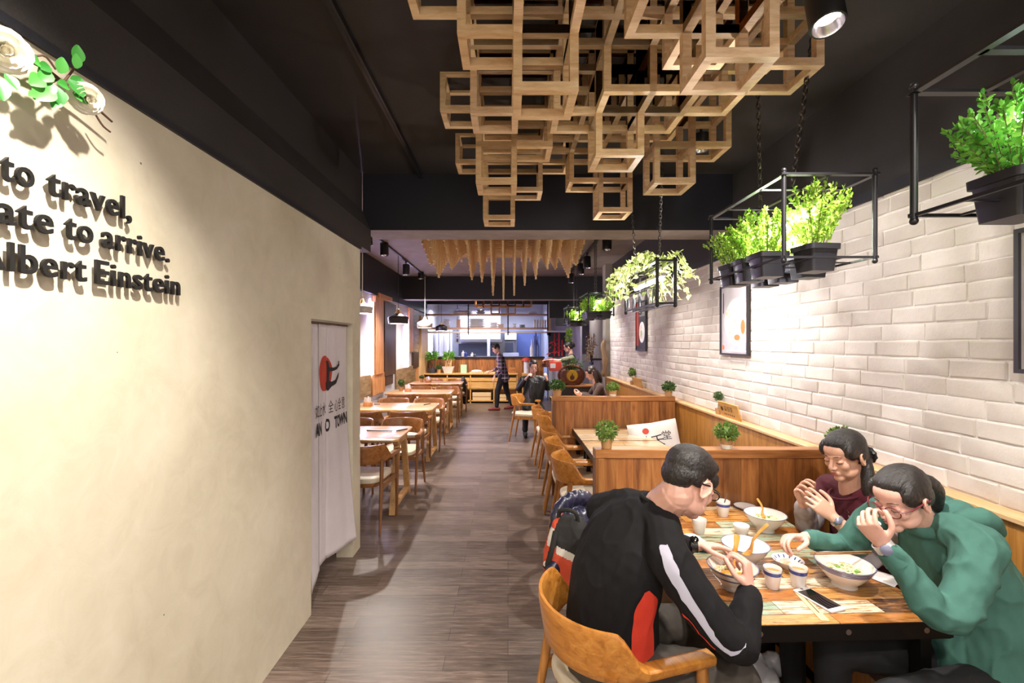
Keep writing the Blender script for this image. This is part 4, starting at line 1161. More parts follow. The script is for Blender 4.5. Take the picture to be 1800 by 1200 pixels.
# ------------------------------------------------------------------ dishes
M_por = plain('glazed_porcelain', 'ded6cf', .18, spec=.6, coat=.4); M_blue = plain('cobalt_glaze', '3f4a8c', .2, coat=.4); M_greyrim = plain('grey_glaze_rim', '6a6c86', .25, coat=.3)
M_broth = plain('milky_broth', 'e0cfa6', .25, var=.15, vscale=30, coat=.4); M_noodle = plain('noodles', 'ead9ae', .4); M_egg = plain('fried_orange', 'd98a2a', .4); M_green2 = plain('spring_onion', '6f9a3c', .5)
M_tea = plain('orange_tea', 'c8742a', .08, coat=.6)
M_spoon = wood('spoon_wood', 'b8772c', 'd79a45', 'e6b468', 'y', 6, .35, 6, coat=.3)
TZ = .7525
def on_table(px, py, h=0):
    Y = (CH - TZ - h) * FPX / (py - VY); return V(((px - VX) * Y / FPX, Y, TZ))
def bowl(label, loc, r, h, fill, stripes, group='noodle bowls'):
    t = thing('noodle_bowl', label, 'bowl', loc, 0, group)
    b = MB()
    pr = [(0, .006), (r * .40, .004), (r * .40, 0), (r * .44, 0), (r * .43, h * .16), (r * .62, h * .34), (r * .84, h * .66), (r * .97, h * .95), (r, h), (r * .975, h * 1.0), (r * .93, h * .9), (r * .78, h * .62), (r * .55, h * .36), (r * .3, h * .24), (0, h * .22)]
    b.lathe(pr, n=48, cap=False); b.build('bowl_body', M_por, t, angle=60)
    for (f0, f1) in stripes:
        b = MB(); q = [(.62, .34), (.84, .66), (.97, .95), (1, 1)]
        def rad(f):
            for (ra, fa), (rb_, fb) in zip(q, q[1:]):
                if fa <= f <= fb: return (ra + (rb_ - ra) * (f - fa) / (fb - fa)) * r
            return r
        b.lathe([(rad(f0) + .0018, h * f0), (rad(f1) + .0018, h * f1)], n=48, cap=False); b.build('glaze_stripe', M_blue if f1 < .985 else M_greyrim, t)
    b = MB(); b.lathe([(r * .965, h * 1.0), (r * 1.003, h * .985), (r * 1.0, h * 1.006), (r * .965, h * 1.004)], n=48, cap=False); b.build('rim_glaze', M_greyrim, t)
    if fill:
        r_ = random.Random(int(r * 9999)); b = MB(); b.lathe([(r * .74, h * .62), (0, h * .63)], n=40, cap=False); b.build('broth', M_broth, t)
        b = MB()
        for i in range(34):
            a, k = r_.uniform(0, 6.28), r * .62 * math.sqrt(r_.random()); c = V((cos(a) * k, sin(a) * k, h * .63)); d = V((r_.uniform(-1, 1), r_.uniform(-1, 1), 0)).normalized()
            b.tube([V(p) for p in spline([tuple(c - d * .02), tuple(c + V((0, 0, .006)) + d.cross(V((0, 0, 1))) * .01), tuple(c + d * .02)], 7)], .0026, 5)
        b.build('noodles', M_noodle, t)
        b = MB()
        for i in range(10 if fill == 'veg' else 4):
            a, k = r_.uniform(0, 6.28), r * .5 * math.sqrt(r_.random()); b.ell((cos(a) * k, sin(a) * k, h * .66), (.009, .006, .004), u=8, v=6)
        b.build('spring_onion', M_green2, t)
    if fill == 'egg':
        b = MB(); b.ell((-.02, -.015, h * .66), (.034, .026, .012)); b.ell((.02, -.03, h * .67), (.03, .02, .013)); b.build('topping', M_egg, t)
        b = MB(); r_ = random.Random(2)
        for i in range(9): b.ell((r_.uniform(-.03, .05), r_.uniform(-.05, .01), h * .7), (.013, .008, .008), u=10, v=7)
        b.build('dumplings', M_noodle, t)
    return t
pm = on_table(1287, 993, .085); bowl('noodle bowl with orange topping in front of the man in black', pm, .092, .085, 'egg', [(.6, .66), (.9, .95)])
pg = on_table(1484, 988, .088); bowl('white noodle bowl with blue rings in front of the green hoodie woman', pg, .100, .088, 'veg', [(.74, .78), (.82, .86), (.9, .94)])
pw = on_table(1310, 955, .082); bowl('empty looking white bowl just behind the man hands', pw, .096, .082, None, [])
pa = on_table(1345, 902, .085); bowl('cream bowl with grey rim holding a wooden spoon before the partition', pa, .098, .085, 'plain', [])
def spoon(label, a, c, roll=(0, 0, 1)):
    """flat wooden ramen spoon: handle end a -> bowl end c"""
    a, c = V(a), V(c); L = (c - a).length; F = frame(c - a, roll)
    t = thing('wooden_spoon', label, 'spoon', (0, 0, 0), 0, 'wooden ramen spoons')
    prof = [(0, .011, .0035, 0), (.08, .0125, .004, .001), (.3, .0095, .004, .004), (.55, .0085, .004, .002), (.66, .013, .0045, -.006), (.78, .021, .005, -.014), (.9, .021, .005, -.014), (.97, .013, .004, -.008), (1, .004, .003, -.004)]
    b = MB(); rs = []
    for f, w_, th, z in prof:
        rs.append([a + F @ V((cos(2 * pi * k / 12) * w_, f * L, z + sin(2 * pi * k / 12) * th)) for k in range(12)])
    b.rings(rs); b.build('spoon_body', M_spoon, t)
    b = MB(); b.lathe([(0, 0), (.0022, 0), (.0022, .0008), (0, .0008)], a + F @ V((0, .012, .0037)), 10, F); b.build('handle_hole', M_ink, t)
spoon('wooden spoon leaning in the cream bowl before the partition', P(1331, 876, 2.33), P(1348, 908, 2.30))
spoon('wooden spoon held up in the right fist of the man in black', P(1350, 921, 1.615), P(1304, 972, 1.64))
spoon('wooden spoon pinched in the left fingers of the man in black', P(1296, 939, 1.80), P(1286, 1002, 1.77), (0, -1, .3))
def cup(label, loc, r, h, liquid, band, group='little tea cups'):
    t = thing('tea_cup', label, 'cup', loc, 0, group)
    b = MB(); b.lathe([(0, 0), (r * .66, 0), (r * .7, .003), (r * .9, h * .62), (r, h * .97), (r * .97, h), (r * .92, h * .97), (r * .8, h * .55), (r * .6, .008), (0, .008)], n=36, cap=False); b.build('cup_body', M_por, t, angle=60)
    if band: b = MB(); b.lathe([(r * .925 + .0006, h * .68), (r * .985 + .0006, h * .86)], n=36, cap=False); b.build('blue_band', M_blue, t)
    if liquid: b = MB(); b.lathe([(r * .87, h * .8), (0, h * .8)], n=30, cap=False); b.build('tea', M_tea, t)
    return t
cup('blue banded cup of orange tea, nearer the man', on_table(1358, 1032), .033, .078, True, True)
cup('blue banded cup of orange tea, nearer the phone', on_table(1403, 1030), .033, .078, True, True)
cu = cup('pale cup holding a little spoon against the partition', on_table(1271, 906), .037, .082, False, True)
cup('short white cup in the middle of the table behind the white bowl', on_table(1303, 938), .038, .045, False, False)
cup('pale cup beside the chin of the man in black', on_table(1229, 936), .036, .07, False, False)
t = thing('condiment_spoon', 'little steel spoon standing in the pale cup by the partition', 'spoon', cu.location); b = MB(); b.tube([(-.01, 0, .012), (.022, 0, .12)], .003, 8); b.ell((-.012, 0, .012), (.008, .006, .004)); b.build('spoon_stem', M_bolt, t)
t = thing('side_dish', 'small blue patterned side dish behind the two tea cups', 'dish', on_table(1385, 984, .03)); b = MB(); b.lathe([(0, 0), (.03, 0), (.034, .004), (.058, .03), (.06, .034), (.056, .033), (.03, .010), (0, .009)], n=36, cap=False); b.build('dish_body', M_por, t, angle=60)
b = MB()
for k in range(14):
    a = 2 * pi * k / 14; b.bar((cos(a) * .043, sin(a) * .043, .0225), (cos(a) * .053, sin(a) * .053, .031), .005, .001)
b.build('blue_pattern', M_blue, t); b = MB(); b.ell((0, 0, .013), (.03, .03, .007)); b.build('sauce', M_noodle, t)
t = thing('saucer', 'flat white saucer lying by the partition next to the spoon cup', 'saucer', on_table(1310, 893)); b = MB(); b.lathe([(0, 0), (.035, 0), (.06, .012), (.062, .014), (.058, .014), (.03, .005), (0, .005)], n=36, cap=False); b.build('saucer_body', M_por, t); b = MB(); b.lathe([(.058, .0142), (.0622, .0136), (.062, .0150), (.058, .0152)], n=36, cap=False); b.build('rim', M_greyrim, t)
# phone, wrapper, chopsticks, napkin, case
M_phone = plain('phone_white', 'd8d4d2', .3, metal=.3); M_screen = plain('phone_screen', '0c0c0e', .05, spec=.7, coat=.6)
a, c = on_table(1405, 1036), on_table(1476, 1076)
d = (c - a); ph = thing('mobile_phone', 'white smartphone lying face up near the front table edge', 'phone', (a + c) / 2, math.atan2(d.y, d.x) - pi / 2)
b = MB(); pr = rrect(-.037, -.077, .037, .077, .011, 6); pi_ = rrect(-.0355, -.0755, .0355, .0755, .010, 6)
b.rings([[V((x, y, 0)) for x, y in pi_], [V((x, y, .002)) for x, y in pr], [V((x, y, .0065)) for x, y in pr], [V((x, y, .0078)) for x, y in pi_]]); b.build('phone_body', M_phone, ph)
b = MB(); b.box2((-.033, -.058, .0079), (.033, .060, .0082)); b.build('screen', M_screen, ph, smooth=False)
b = MB(); b.lathe([(0, .008), (.006, .008), (.006, .0083), (0, .0083)], (0, -.067, 0), 18); b.build('home_button', M_bolt, ph)
a, c = on_table(1404, 1042), on_table(1446, 1086); M_paper = plain('paper_sleeve', 'd9bf8c', .7)
d = c - a; t = thing('chopstick_sleeve', 'folded paper chopstick sleeve lying half under the phone', 'paper sleeve', (a + c) / 2, math.atan2(d.y, d.x) - pi / 2)
b = MB(); b.box2((-.014, -.095, .0002), (.014, .095, .0018)); b.build('sleeve', M_paper, t, smooth=False); b = MB(); b.box2((-.006, -.06, .0018), (-.002, .05, .0021)); b.build('fold_line', M_ink, t, smooth=False)
M_stick = wood('chopstick_wood', '6b4526', '8d6136', 'a57a4a', 'x', 6, .4, 10)
for k, lab in ((0, 'front'), (1, 'rear')):
    a, c = P(1424, 974 - k * 3, 1.84), P(1532, 972 - k * 3, 1.80)
    b = MB(); b.tube([a, c], [.0022, .0036], 8); o = b.build('chopstick', M_stick); tag(o, '%s brown chopstick of the pair resting across the green hoodie woman bowl' % lab, 'chopstick', 'chopsticks on the bowl')
M_nap = plain('white_napkin', 'd8d2d0', .85, bmp=.2, bscale=40)
def paper(label, loc, rz, w_, d_, seed):
    b = MB(); r_ = random.Random(seed); g = {}
    for i in range(7):
        for j in range(7):
            g[i, j] = b.bm.verts.new((w_ * (i / 6 - .5), d_ * (j / 6 - .5), .002 + .008 * r_.random() * (1 if 0 < i < 6 else .3)))
    for i in range(6):
        for j in range(6): b.bm.faces.new((g[i, j], g[i + 1, j], g[i + 1, j + 1], g[i, j + 1]))
    o = b.build('paper_napkin', M_nap); o.location = loc; o.rotation_euler = (0, 0, rz); s = o.modifiers.new('s', 'SOLIDIFY'); s.thickness = .0015
    tag(o, label, 'napkin', 'paper napkins')
paper('white paper napkin between the blue ringed bowl and the green sleeve', on_table(1548, 1014), .5, .1, .13, 3)
paper('crumpled white napkin tucked beside the man left wrist', on_table(1216, 948), .2, .1, .1, 4)
M_case = plain('black_case', '17171a', .35)
b = MB(); b.ell((0, 0, .02), (.05, .03, .022)); o = b.build('glasses_case', M_case); o.location = on_table(1238, 968); tag(o, 'rounded black case on the table under the man left wrist', 'case')
# ------------------------------------------------------------------ people
def skinmat(name, hx):
    m = plain(name, hx, .48, var=.05, vscale=25, bmp=.05, bscale=300)
    bb = m.node_tree.nodes['Principled BSDF']; bb.inputs['Subsurface Weight'].default_value = .12; bb.inputs['Subsurface Radius'].default_value = (.012, .005, .003); bb.inputs['Subsurface Scale'].default_value = .6
    return m
M_skin = skinmat('skin_fair', 'dcab99'); M_skin2 = skinmat('skin_warm', 'd6a58d')
M_lip = plain('lip_colour', 'a85a50', .4)
def hairmat(name, hx):
    m, nt, b = nmat(name)
    b.inputs['Base Color'].default_value = rgb(hx); b.inputs['Roughness'].default_value = .36; b.inputs['Specular IOR Level'].default_value = .6
    f = noise_(nt, coords(nt, (40, 140, 14)), 2.2, 5, .6, .4); bump(nt, b, f, .7, .006)
    nt.links.new(ramp(nt, f, [(.3, tuple(x * .5 for x in rgb(hx)[:3]) + (1,)), (.75, tuple(x * 1.8 for x in rgb(hx)[:3]) + (1,))]), b.inputs['Base Color'])
    return m
M_hair = hairmat('black_hair', '1b1614'); M_hairb = hairmat('dark_brown_hair', '2a1a13')
M_specs = plain('dark_glasses_frame', '161517', .3); M_specr = plain('dark_red_glasses_frame', '6a1f27', .3, coat=.4)
M_len = pane('spectacle_lens', .10, (1, .93, .93, 1))
def limb(b, pts, rads, n=14, seg=14, up=None, flat=1):
    q = spline([tuple(p) + ((r,) if not isinstance(r, (tuple, list)) else tuple(r)) for p, r in zip(pts, rads)], seg)
    b.tube([V(p[:3]) for p in q], [tuple(p[3:]) if len(p) > 4 else (p[3], p[3] * flat) for p in q], n, up)
    for e in (q[0], q[-1]):
        r = min(e[3:]) * .96; b.ell(e[:3], (r, r, r), u=12, v=8)
def head_geo(b, c, F, s=1.0, nose=1.0, jaw=1.0):
    def e(p, r, M=None): b.ell(c + F @ (V(p) * s), V(r) * s, F if M is None else F @ M, 20, 14)
    e((0, -.012, .035), (.075, .096, .083)); e((0, .02, -.030), (.060 * jaw, .066, .078)); e((0, .062, -.088), (.026 * jaw, .022, .020))
    e((0, .045, .045), (.055, .043, .045)); e((0, .077, .024), (.043, .012, .009))
    for k in (-1, 1):
        e((k * .034 * jaw, .022, -.064), (.026, .045, .03)); e((k * .034, .057, -.022), (.024, .022, .025)); e((k * .031, .0735, .003), (.0155, .0115, .010))
        e((k * .011, .094, -.03), (.008 * nose, .01, .007))
        T = Matrix.Rotation(k * R(-18), 3, 'Z') @ Matrix.Rotation(R(-10), 3, 'X')
        e((k * .078, -.006, -.008), (.006, .017, .030), T)
        pts = [c + F @ ((V((k * .081, -.008, -.006)) + T @ V((k * .003, .018 * cos(a) * (.75 if sin(a) < 0 else 1), .030 * sin(a)))) * s) for a in [2 * pi * j / 14 for j in range(14)]]
        b.tube(pts, .0038 * s, 6, closed=True)
    b.tube([c + F @ (V(p) * s) for p in ((0, .080, .016), (0, .094, -.008), (0, .1045, -.025))], [.0078 * s, .0085 * s, .0105 * nose * s], 10)
    b.ell(c + F @ (V((0, .104, -.0265)) * s), (.0105 * nose * s, .009 * s, .0085 * s), F, 12, 8)
    e((0, .074, -.058), (.024, .018, .017)); e((0, .0905, -.0535), (.018, .0055, .0042)); e((0, .089, -.0620), (.016, .006, .0048))
def hand_geo(b, wr, f, n, side, curls, thumb=.5, s=1.0, spread=.06):
    f = V(f).normalized(); n = V(n); n = (n - f * n.dot(f)).normalized()
    t = f.cross(n) if side == 'R' else n.cross(f)                            # towards the thumb
    wr = V(wr)
    q = [wr - f * .02 * s, wr, wr + f * .03 * s, wr + f * .06 * s, wr + f * .088 * s]
    b.tube(q, [(.0245 * s, .019 * s), (.026 * s, .018 * s), (.034 * s, .0155 * s), (.040 * s, .0145 * s), (.038 * s, .011 * s)], 16, n)
    b.ell(wr + f * .035 * s + t * .022 * s + n * .008 * s, (.017 * s, .017 * s, .016 * s), u=12, v=8)
    for k, (lat, fw, ls) in enumerate(((.031, .084, (.042, .026, .021)), (.0105, .09, (.046, .030, .022)), (-.0105, .087, (.042, .028, .021)), (-.0305, .079, (.033, .021, .019)))):
        p = wr + (f * fw + t * lat) * s; a = 0; pts = [p - f * .02 * s, p]; fd = (f + t * spread * (1.5 - k)).normalized()
        for j, L in enumerate(ls):
            a += curls[k] * (.85, 1.05, .75)[j]
            p = p + (fd * cos(a) + n * sin(a)) * L * s; pts.append(p)
        r0 = (.0088, .0090, .0086, .0076)[k] * s
        pp = spline([tuple(x) for x in pts], 13)
        b.tube([V(x) for x in pp], [r0 * (1.0 - .02 * i) for i in range(13)], 10)
        b.ell(pp[-1], (r0 * .77,) * 3, u=10, v=7)
    p = wr + (f * .022 + t * .026 + n * .006) * s
    d1 = (f * .62 + t * .75 + n * .35 * thumb * 2).normalized(); d2 = (f * .85 + t * (.55 - thumb * .5) + n * .6 * thumb).normalized(); d3 = (f * .9 + t * (.3 - thumb * .6) + n * .7 * thumb).normalized()
    pts = [p - d1 * .012 * s, p, p + d1 * .038 * s, p + (d1 * .038 + d2 * .032) * s, p + (d1 * .038 + d2 * .032 + d3 * .026) * s]
    pp = spline([tuple(x) for x in pts], 13)
    b.tube([V(x) for x in pp], [(.0125 - .0003 * i) * s if i < 8 else (.0101 - .0003 * (i - 8)) * s for i in range(13)], 10); b.ell(pp[-1], (.0085 * s,) * 3, u=10, v=7)
def torso_geo(b, rings, fwd, seg=16, n=24):
    """rings: (x,y,z,rx,ry) from pelvis to neck"""
    q = spline(rings, seg); b.tube([V(p[:3]) for p in q], [(p[3], p[4]) for p in q], n, V(fwd))
    for e in (q[0],): b.ell(e[:3], (e[3] * .95, e[4] * .95, e[4] * .7), frame((fwd[0], fwd[1], 0), (0, 0, 1)), 18, 12)
def folds(amp, sc=14, seed=0, aniso=(1, 1, .55)):
    off = V((seed * 3.7, seed * 1.3, seed * 2.1))
    def d(c, n):
        p = V((c.x * aniso[0], c.y * aniso[1], c.z * aniso[2])) * sc + off
        a = mnoise.noise(p); bq = 1 - abs(mnoise.noise(p * .7 + V((5, 1, 2)))) * 2
        return amp * (.45 * a + .75 * bq * abs(bq) - .2 + .25 * mnoise.noise(p * 2.3))
    return d
def person(name_label, group=None):
    o = thing('person', name_label, 'person', (0, 0, 0), 0, group); return o
def face_bits(par, c, F, s=1.0, lip=True, open_eyes=False, brow=True, hairm=None):
    def tp(p): return c + F @ (V(p) * s)
    for k in (-1, 1):
        if brow: b = MB(); b.tube([tp((k * .014, .0875, .026)), tp((k * .03, .0855, .031)), tp((k * .046, .073, .026))], [.0028 * s, .0030 * s, .0014 * s], 6, flat=.6); b.build('eyebrow', hairm or M_hair, par)
        b = MB(); b.tube([tp((k * .018, .083, -.001)), tp((k * .031, .0862, -.0045)), tp((k * .044, .077, -.001))], [.0012 * s, .0020 * s, .0012 * s], 6); b.build('eyelash', hairm or M_hair, par)
        if open_eyes: b = MB(); b.ell(tp((k * .031, .0805, .001)), (.009 * s, .0055 * s, .0042 * s), F, 12, 8); b.build('eye', M_specs, par)
    if lip:
        b = MB(); b.ell(tp((0, .0915, -.0537)), (.0178 * s, .0056 * s, .0040 * s), F, 16, 10); b.ell(tp((0, .0903, -.0618)), (.0155 * s, .006 * s, .0044 * s), F, 16, 10); b.build('lips', M_lip, par)
def glasses(par, c, F, s, m, rx=.024, rz=.018, full=True):
    def tp(p): return c + F @ (V(p) * s)
    b = MB(); le = MB()
    for k in (-1, 1):
        b.tube([tp((k * .033 + rx * cos(a), .100 - .006 * abs(k * .033 + rx * cos(a)) / .05, -.002 + rz * sin(a))) for a in [2 * pi * j / 20 for j in range(20)]], .0021 * s if full else .0014 * s, 6, closed=True)
        b.tube([tp((k * .057, .096, .005)), tp((k * .078, .06, .008)), tp((k * .0845, .0, .012)), tp((k * .082, -.03, .006))], .0030 * s, 6)
        le.poly([tp((k * .033 + rx * .96 * cos(a), .0995 - .006 * abs(k * .033 + rx * cos(a)) / .05, -.002 + rz * .96 * sin(a))) for a in [2 * pi * j / 20 for j in range(20)]])
    b.tube([tp((-.010, .098, .004)), tp((0, .1005, .007)), tp((.010, .098, .004))], .0015 * s, 6)
    o = b.build('glasses', m, par); le.build('lens', M_len, o)
def strip(name, par, target, left, right, m, n=24, off=.004, rows=4):
    """a stripe between two edge lines, laid onto a garment"""
    A = spline([tuple(p) for p in left], n); B = spline([tuple(p) for p in right], n)
    b = MB(); g = [[b.bm.verts.new(V(a).lerp(V(c), j / rows)) for j in range(rows + 1)] for a, c in zip(A, B)]
    for i in range(n - 1):
        for j in range(rows): b.bm.faces.new((g[i][j], g[i + 1][j], g[i + 1][j + 1], g[i][j + 1]))
    o = b.build(name, m)
    w_ = o.modifiers.new('w', 'SHRINKWRAP'); w_.target = target; w_.wrap_method = 'NEAREST_SURFACEPOINT'; w_.wrap_mode = 'ABOVE_SURFACE'; w_.offset = off
    bpy.context.view_layer.update()
    me = bpy.data.meshes.new_from_object(o.evaluated_get(bpy.context.evaluated_depsgraph_get())); o.modifiers.clear()
    o.data = me; o.parent = par
    for p in me.polygons: p.use_smooth = True
    return o
def wristband(par, name, wr, f, r, m, face=None, fm=None, fdir=None, w_=.012):
    f = V(f).normalized(); F = frame(f, (0, 0, 1) if abs(f.z) < .9 else (0, 1, 0))
    b = MB(); rs = []
    for k in range(25):
        a = 2 * pi * k / 24; d = F @ V((cos(a), 0, sin(a)))
        rs.append([V(wr) + d * rr_ + f * o for rr_, o in ((r, -w_), (r + .0025, -w_), (r + .0025, w_), (r, w_))])
    b.rings(rs, cap=False); o = b.build(name, m, par)
    if face:
        d = V(fdir).normalized(); d = (d - f * d.dot(f)).normalized(); Q = d.to_track_quat('Z', 'Y').to_matrix()
        b = MB(); b.lathe([(0, 0), (face, 0), (face, .008), (face * .85, .0095), (0, .0095)], V(wr) + d * (r - .001), 24, Q); b.build('watch_face', fm, o)
M_knit = plain('black_jersey', '161517', .85, spec=.25, bmp=.2, bscale=500)
M_strp = plain('pale_grey_stripe', 'b4b2c2', .6); M_redp = plain('red_jersey_panel', 'd23a26', .7, bmp=.2, bscale=300)
M_trk = plain('grey_brown_trousers', '3e3832', .85, var=.1, vscale=30); M_blktr = plain('black_trousers', '17171a', .85)
# ---------------- the man in the black jersey (seen from behind right)
pm_ = person('man in a black jersey with white sleeve stripe and red panel eating from a bowl')
c = P(1211, 848, 1.625); F = frame((.80, .36, -.50), (.42, .2, .88))
nb = V((.555, 1.685, 1.09)); RSh = V((.535, 1.525, .985)); LSh = V((.40, 1.905, 1.0)); fw = V((.93, .30, -.2))
REl = V((.725, 1.43, .745)); RWr = V((.835, 1.575, .845)); LEl = V((.60, 2.03, .79)); LWr = V((.775, 1.865, .872))
TOR = [(.40, 1.73, .46, .178, .162), (.395, 1.73, .60, .178, .165), (.395, 1.73, .74, .182, .158), (.43, 1.72, .90, .195, .138), (.475, 1.71, .99, .178, .105), (.54, 1.69, 1.07, .082, .072)]
b = MB()
head_geo(b, c, F, 1.02, 1, 1.08); neck_top = c + F @ V((0, -.03, -.05))
limb(b, [nb - V((.03, 0, .05)), nb + V((.01, 0, .0)), neck_top], [.070, .065, .062])
torso_geo(b, [(x, y, z, rx * .9, ry * .88) for x, y, z, rx, ry in TOR], fw)
limb(b, [RSh, RSh.lerp(REl, .5), REl, REl.lerp(RWr, .35), RWr], [.05, .044, .037, .039, .026]); limb(b, [LSh, LSh.lerp(LEl, .5), LEl, LEl.lerp(LWr, .35), LWr], [.05, .044, .037, .039, .026])
hand_geo(b, RWr, (.06, .32, .95), (-.72, .68, .05), 'R', (1.2, 1.28, 1.32, 1.35), .8); hand_geo(b, LWr, (.96, -.22, .02), (.05, -.35, -.93), 'L', (.32, .4, .5, .55), .55)
for hp, kn, an in (((.40, 1.64, .50), (.80, 1.575, .535), (.76, 1.58, .09)), ((.38, 1.84, .50), (.80, 1.90, .535), (.76, 1.93, .09))):
    limb(b, [hp, V(hp).lerp(V(kn), .5), kn], [.075, .068, .052]); limb(b, [kn, V(kn).lerp(V(an), .4), an], [.05, .048, .034]); limb(b, [V(an) + V((-.03, 0, -.045)), V(an) + V((.15, 0, -.055))], [.038, .03])
remesh(b, 'body', .0036, M_skin, pm_, 3)
b = MB()
torso_geo(b, TOR, fw)
limb(b, [nb + V((-.01, -.02, -.02)), nb.lerp(RSh, .6) + V((0, 0, .012)), RSh], [.066, .066, .07]); limb(b, [nb + V((-.01, .02, -.02)), nb.lerp(LSh, .6) + V((0, 0, .012)), LSh], [.066, .066, .07])
limb(b, [RSh, RSh.lerp(REl, .5) + V((-.012, -.012, -.005)), REl, REl.lerp(RWr, .5), REl.lerp(RWr, .86)], [.072, .066, .058, .050, .042]); limb(b, [LSh, LSh.lerp(LEl, .5), LEl, LEl.lerp(LWr, .85)], [.072, .064, .056, .040])
jer = remesh(b, 'jersey', .0055, M_knit, pm_, 5, folds(.008, 17, 1))
b = MB(); b.tube([nb + V((.012, 0, .012)) + (frame((.35, .02, .93), fw) @ V((cos(a) * .074, 0, sin(a) * .070))) for a in [2 * pi * k / 26 for k in range(26)]], .008, 8, closed=True); b.build('collar', M_knit, pm_)
b = MB(); k_ = REl.lerp(RWr, .86); d = (RWr - REl).normalized(); b.tube([k_ - d * .03, k_ + d * .015], [.041, .038], 18); b.build('cuff', M_knit, pm_)
sc_ = [P(1168, 934, 1.44), P(1190, 990, 1.42), P(1216, 1050, 1.40), P(1250, 1110, 1.37), P(1282, 1150, 1.36), P(1312, 1138, 1.37)]
sl = [P(1150, 944, 1.45), P(1158, 1000, 1.43), P(1192, 1062, 1.40), P(1232, 1124, 1.37), P(1280, 1168, 1.355), P(1316, 1130, 1.37)]
strip('sleeve_stripe', pm_, jer, sl, sc_, M_strp, 30, .003)
strip('side_panel', pm_, jer, [V((.455, 1.545, .86)), V((.432, 1.53, .79)), V((.428, 1.53, .70)), V((.425, 1.53, .55))], [V((.475, 1.54, .865)), V((.535, 1.56, .79)), V((.53, 1.57, .70)), V((.53, 1.57, .55))], M_redp, 26, .004, 8)
strip('sleeve_piping', pm_, jer, [P(1182, 1082, 1.42), P(1215, 1118, 1.40), P(1256, 1152, 1.38)], [P(1180, 1090, 1.42), P(1211, 1126, 1.40), P(1252, 1160, 1.38)], M_redp, 20, .003, 2)
b = MB()
for hp, kn, an in (((.36, 1.65, .52), (.80, 1.575, .535), (.77, 1.58, .12)), ((.36, 1.83, .52), (.80, 1.90, .535), (.77, 1.93, .12))):
    limb(b, [hp, V(hp).lerp(V(kn), .5), kn], [.098, .088, .072]); limb(b, [kn, V(kn).lerp(V(an), .5), an], [.07, .066, .058])
b.ell((.34, 1.74, .52), (.13, .17, .085)); remesh(b, 'trousers', .008, M_trk, pm_, 4, folds(.006, 16, 3))
b = MB()
for an in ((.76, 1.58, .09), (.76, 1.93, .09)): limb(b, [V(an) + V((-.04, 0, -.042)), V(an) + V((.06, 0, -.04)), V(an) + V((.16, 0, -.055))], [.044, .044, .034])
remesh(b, 'shoes', .006, M_blktr, pm_, 3)
def e_(b, p, r, M=None): b.ell(c + F @ V(p), r, F, 24, 16)
b = MB(); e_(b, (0, -.020, .054), (.0805, .099, .078)); e_(b, (0, -.062, .012), (.066, .052, .058)); e_(b, (0, .036, .083), (.058, .044, .034))
for k in (-1, 1): e_(b, (k * .066, .032, .035), (.013, .024, .03)); e_(b, (k * .066, -.035, .02), (.013, .035, .032))
remesh(b, 'hair', .0035, M_hair, pm_, 8, folds(.0016, 110, 4, (1, 1, 1)))
face_bits(pm_, c, F, 1.02); glasses(pm_, c, F, 1.02, M_specs, .024, .014)
wristband(pm_, 'wristwatch', LWr - V((.012, -.002, 0)), (.96, -.22, .02), .0285, M_specs, .016, M_screen, (0, -.5, .8))
# ---------------- woman in the green hoodie
M_hood = plain('green_hoodie', '446d63', .85, spec=.25, var=.05, vscale=20, bmp=.15, bscale=400)
pg_ = person('woman in a green hoodie with red glasses and a ponytail leaning over her bowl')
c = P(1584, 876, 1.635); F = frame((-.92, -.24, -.36), (-.34, -.08, .93))
nb = V((1.545, 1.68, 1.03)); LSh = V((1.565, 1.515, 1.03)); RSh = V((1.54, 1.85, 1.02)); fw = V((-.97, -.05, -.2))
LEl = V((1.375, 1.435, .835)); LWr = V((1.235, 1.50, 1.035)); REl = V((1.43, 1.93, .835)); RWr = V((1.245, 1.905, .885))
TOR = [(1.68, 1.62, .47, .185, .13), (1.68, 1.62, .60, .18, .125), (1.67, 1.625, .76, .17, .118), (1.625, 1.645, .90, .172, .112), (1.58, 1.675, .98, .155, .09), (1.545, 1.68, 1.03, .072, .062)]
b = MB(); head_geo(b, c, F, .94, .95, .96)
limb(b, [nb + V((.04, 0, -.05)), nb + V((-.01, 0, 0)), c + F @ V((0, -.03, -.05))], [.056, .052, .05])
torso_geo(b, [(x, y, z, rx * .85, ry * .85) for x, y, z, rx, ry in TOR], fw)
limb(b, [LSh, LSh.lerp(LEl, .5), LEl, LEl.lerp(LWr, .35), LWr], [.045, .04, .034, .035, .024]); limb(b, [RSh, RSh.lerp(REl, .5), REl, REl.lerp(RWr, .35), RWr], [.045, .04, .034, .035, .024])
hand_geo(b, LWr, (-.50, .12, .72), (.55, .45, .42), 'L', (1.1, 1.2, 1.25, 1.3), .75, .92); hand_geo(b, RWr, (-.93, -.12, .10), (.02, -.4, -.9), 'R', (.8, .95, 1.05, 1.1), .8, .95)
for hp, kn, an in (((1.62, 1.53, .5), (1.24, 1.47, .53), (1.26, 1.45, .09)), ((1.62, 1.72, .5), (1.24, 1.74, .53), (1.26, 1.76, .09))):
    limb(b, [hp, V(hp).lerp(V(kn), .5), kn], [.07, .064, .05]); limb(b, [kn, V(kn).lerp(V(an), .4), an], [.048, .046, .032]); limb(b, [V(an) + V((.03, 0, -.045)), V(an) + V((-.14, 0, -.055))], [.036, .028])
remesh(b, 'body', .0036, M_skin, pg_, 3)
b = MB(); torso_geo(b, TOR, fw)
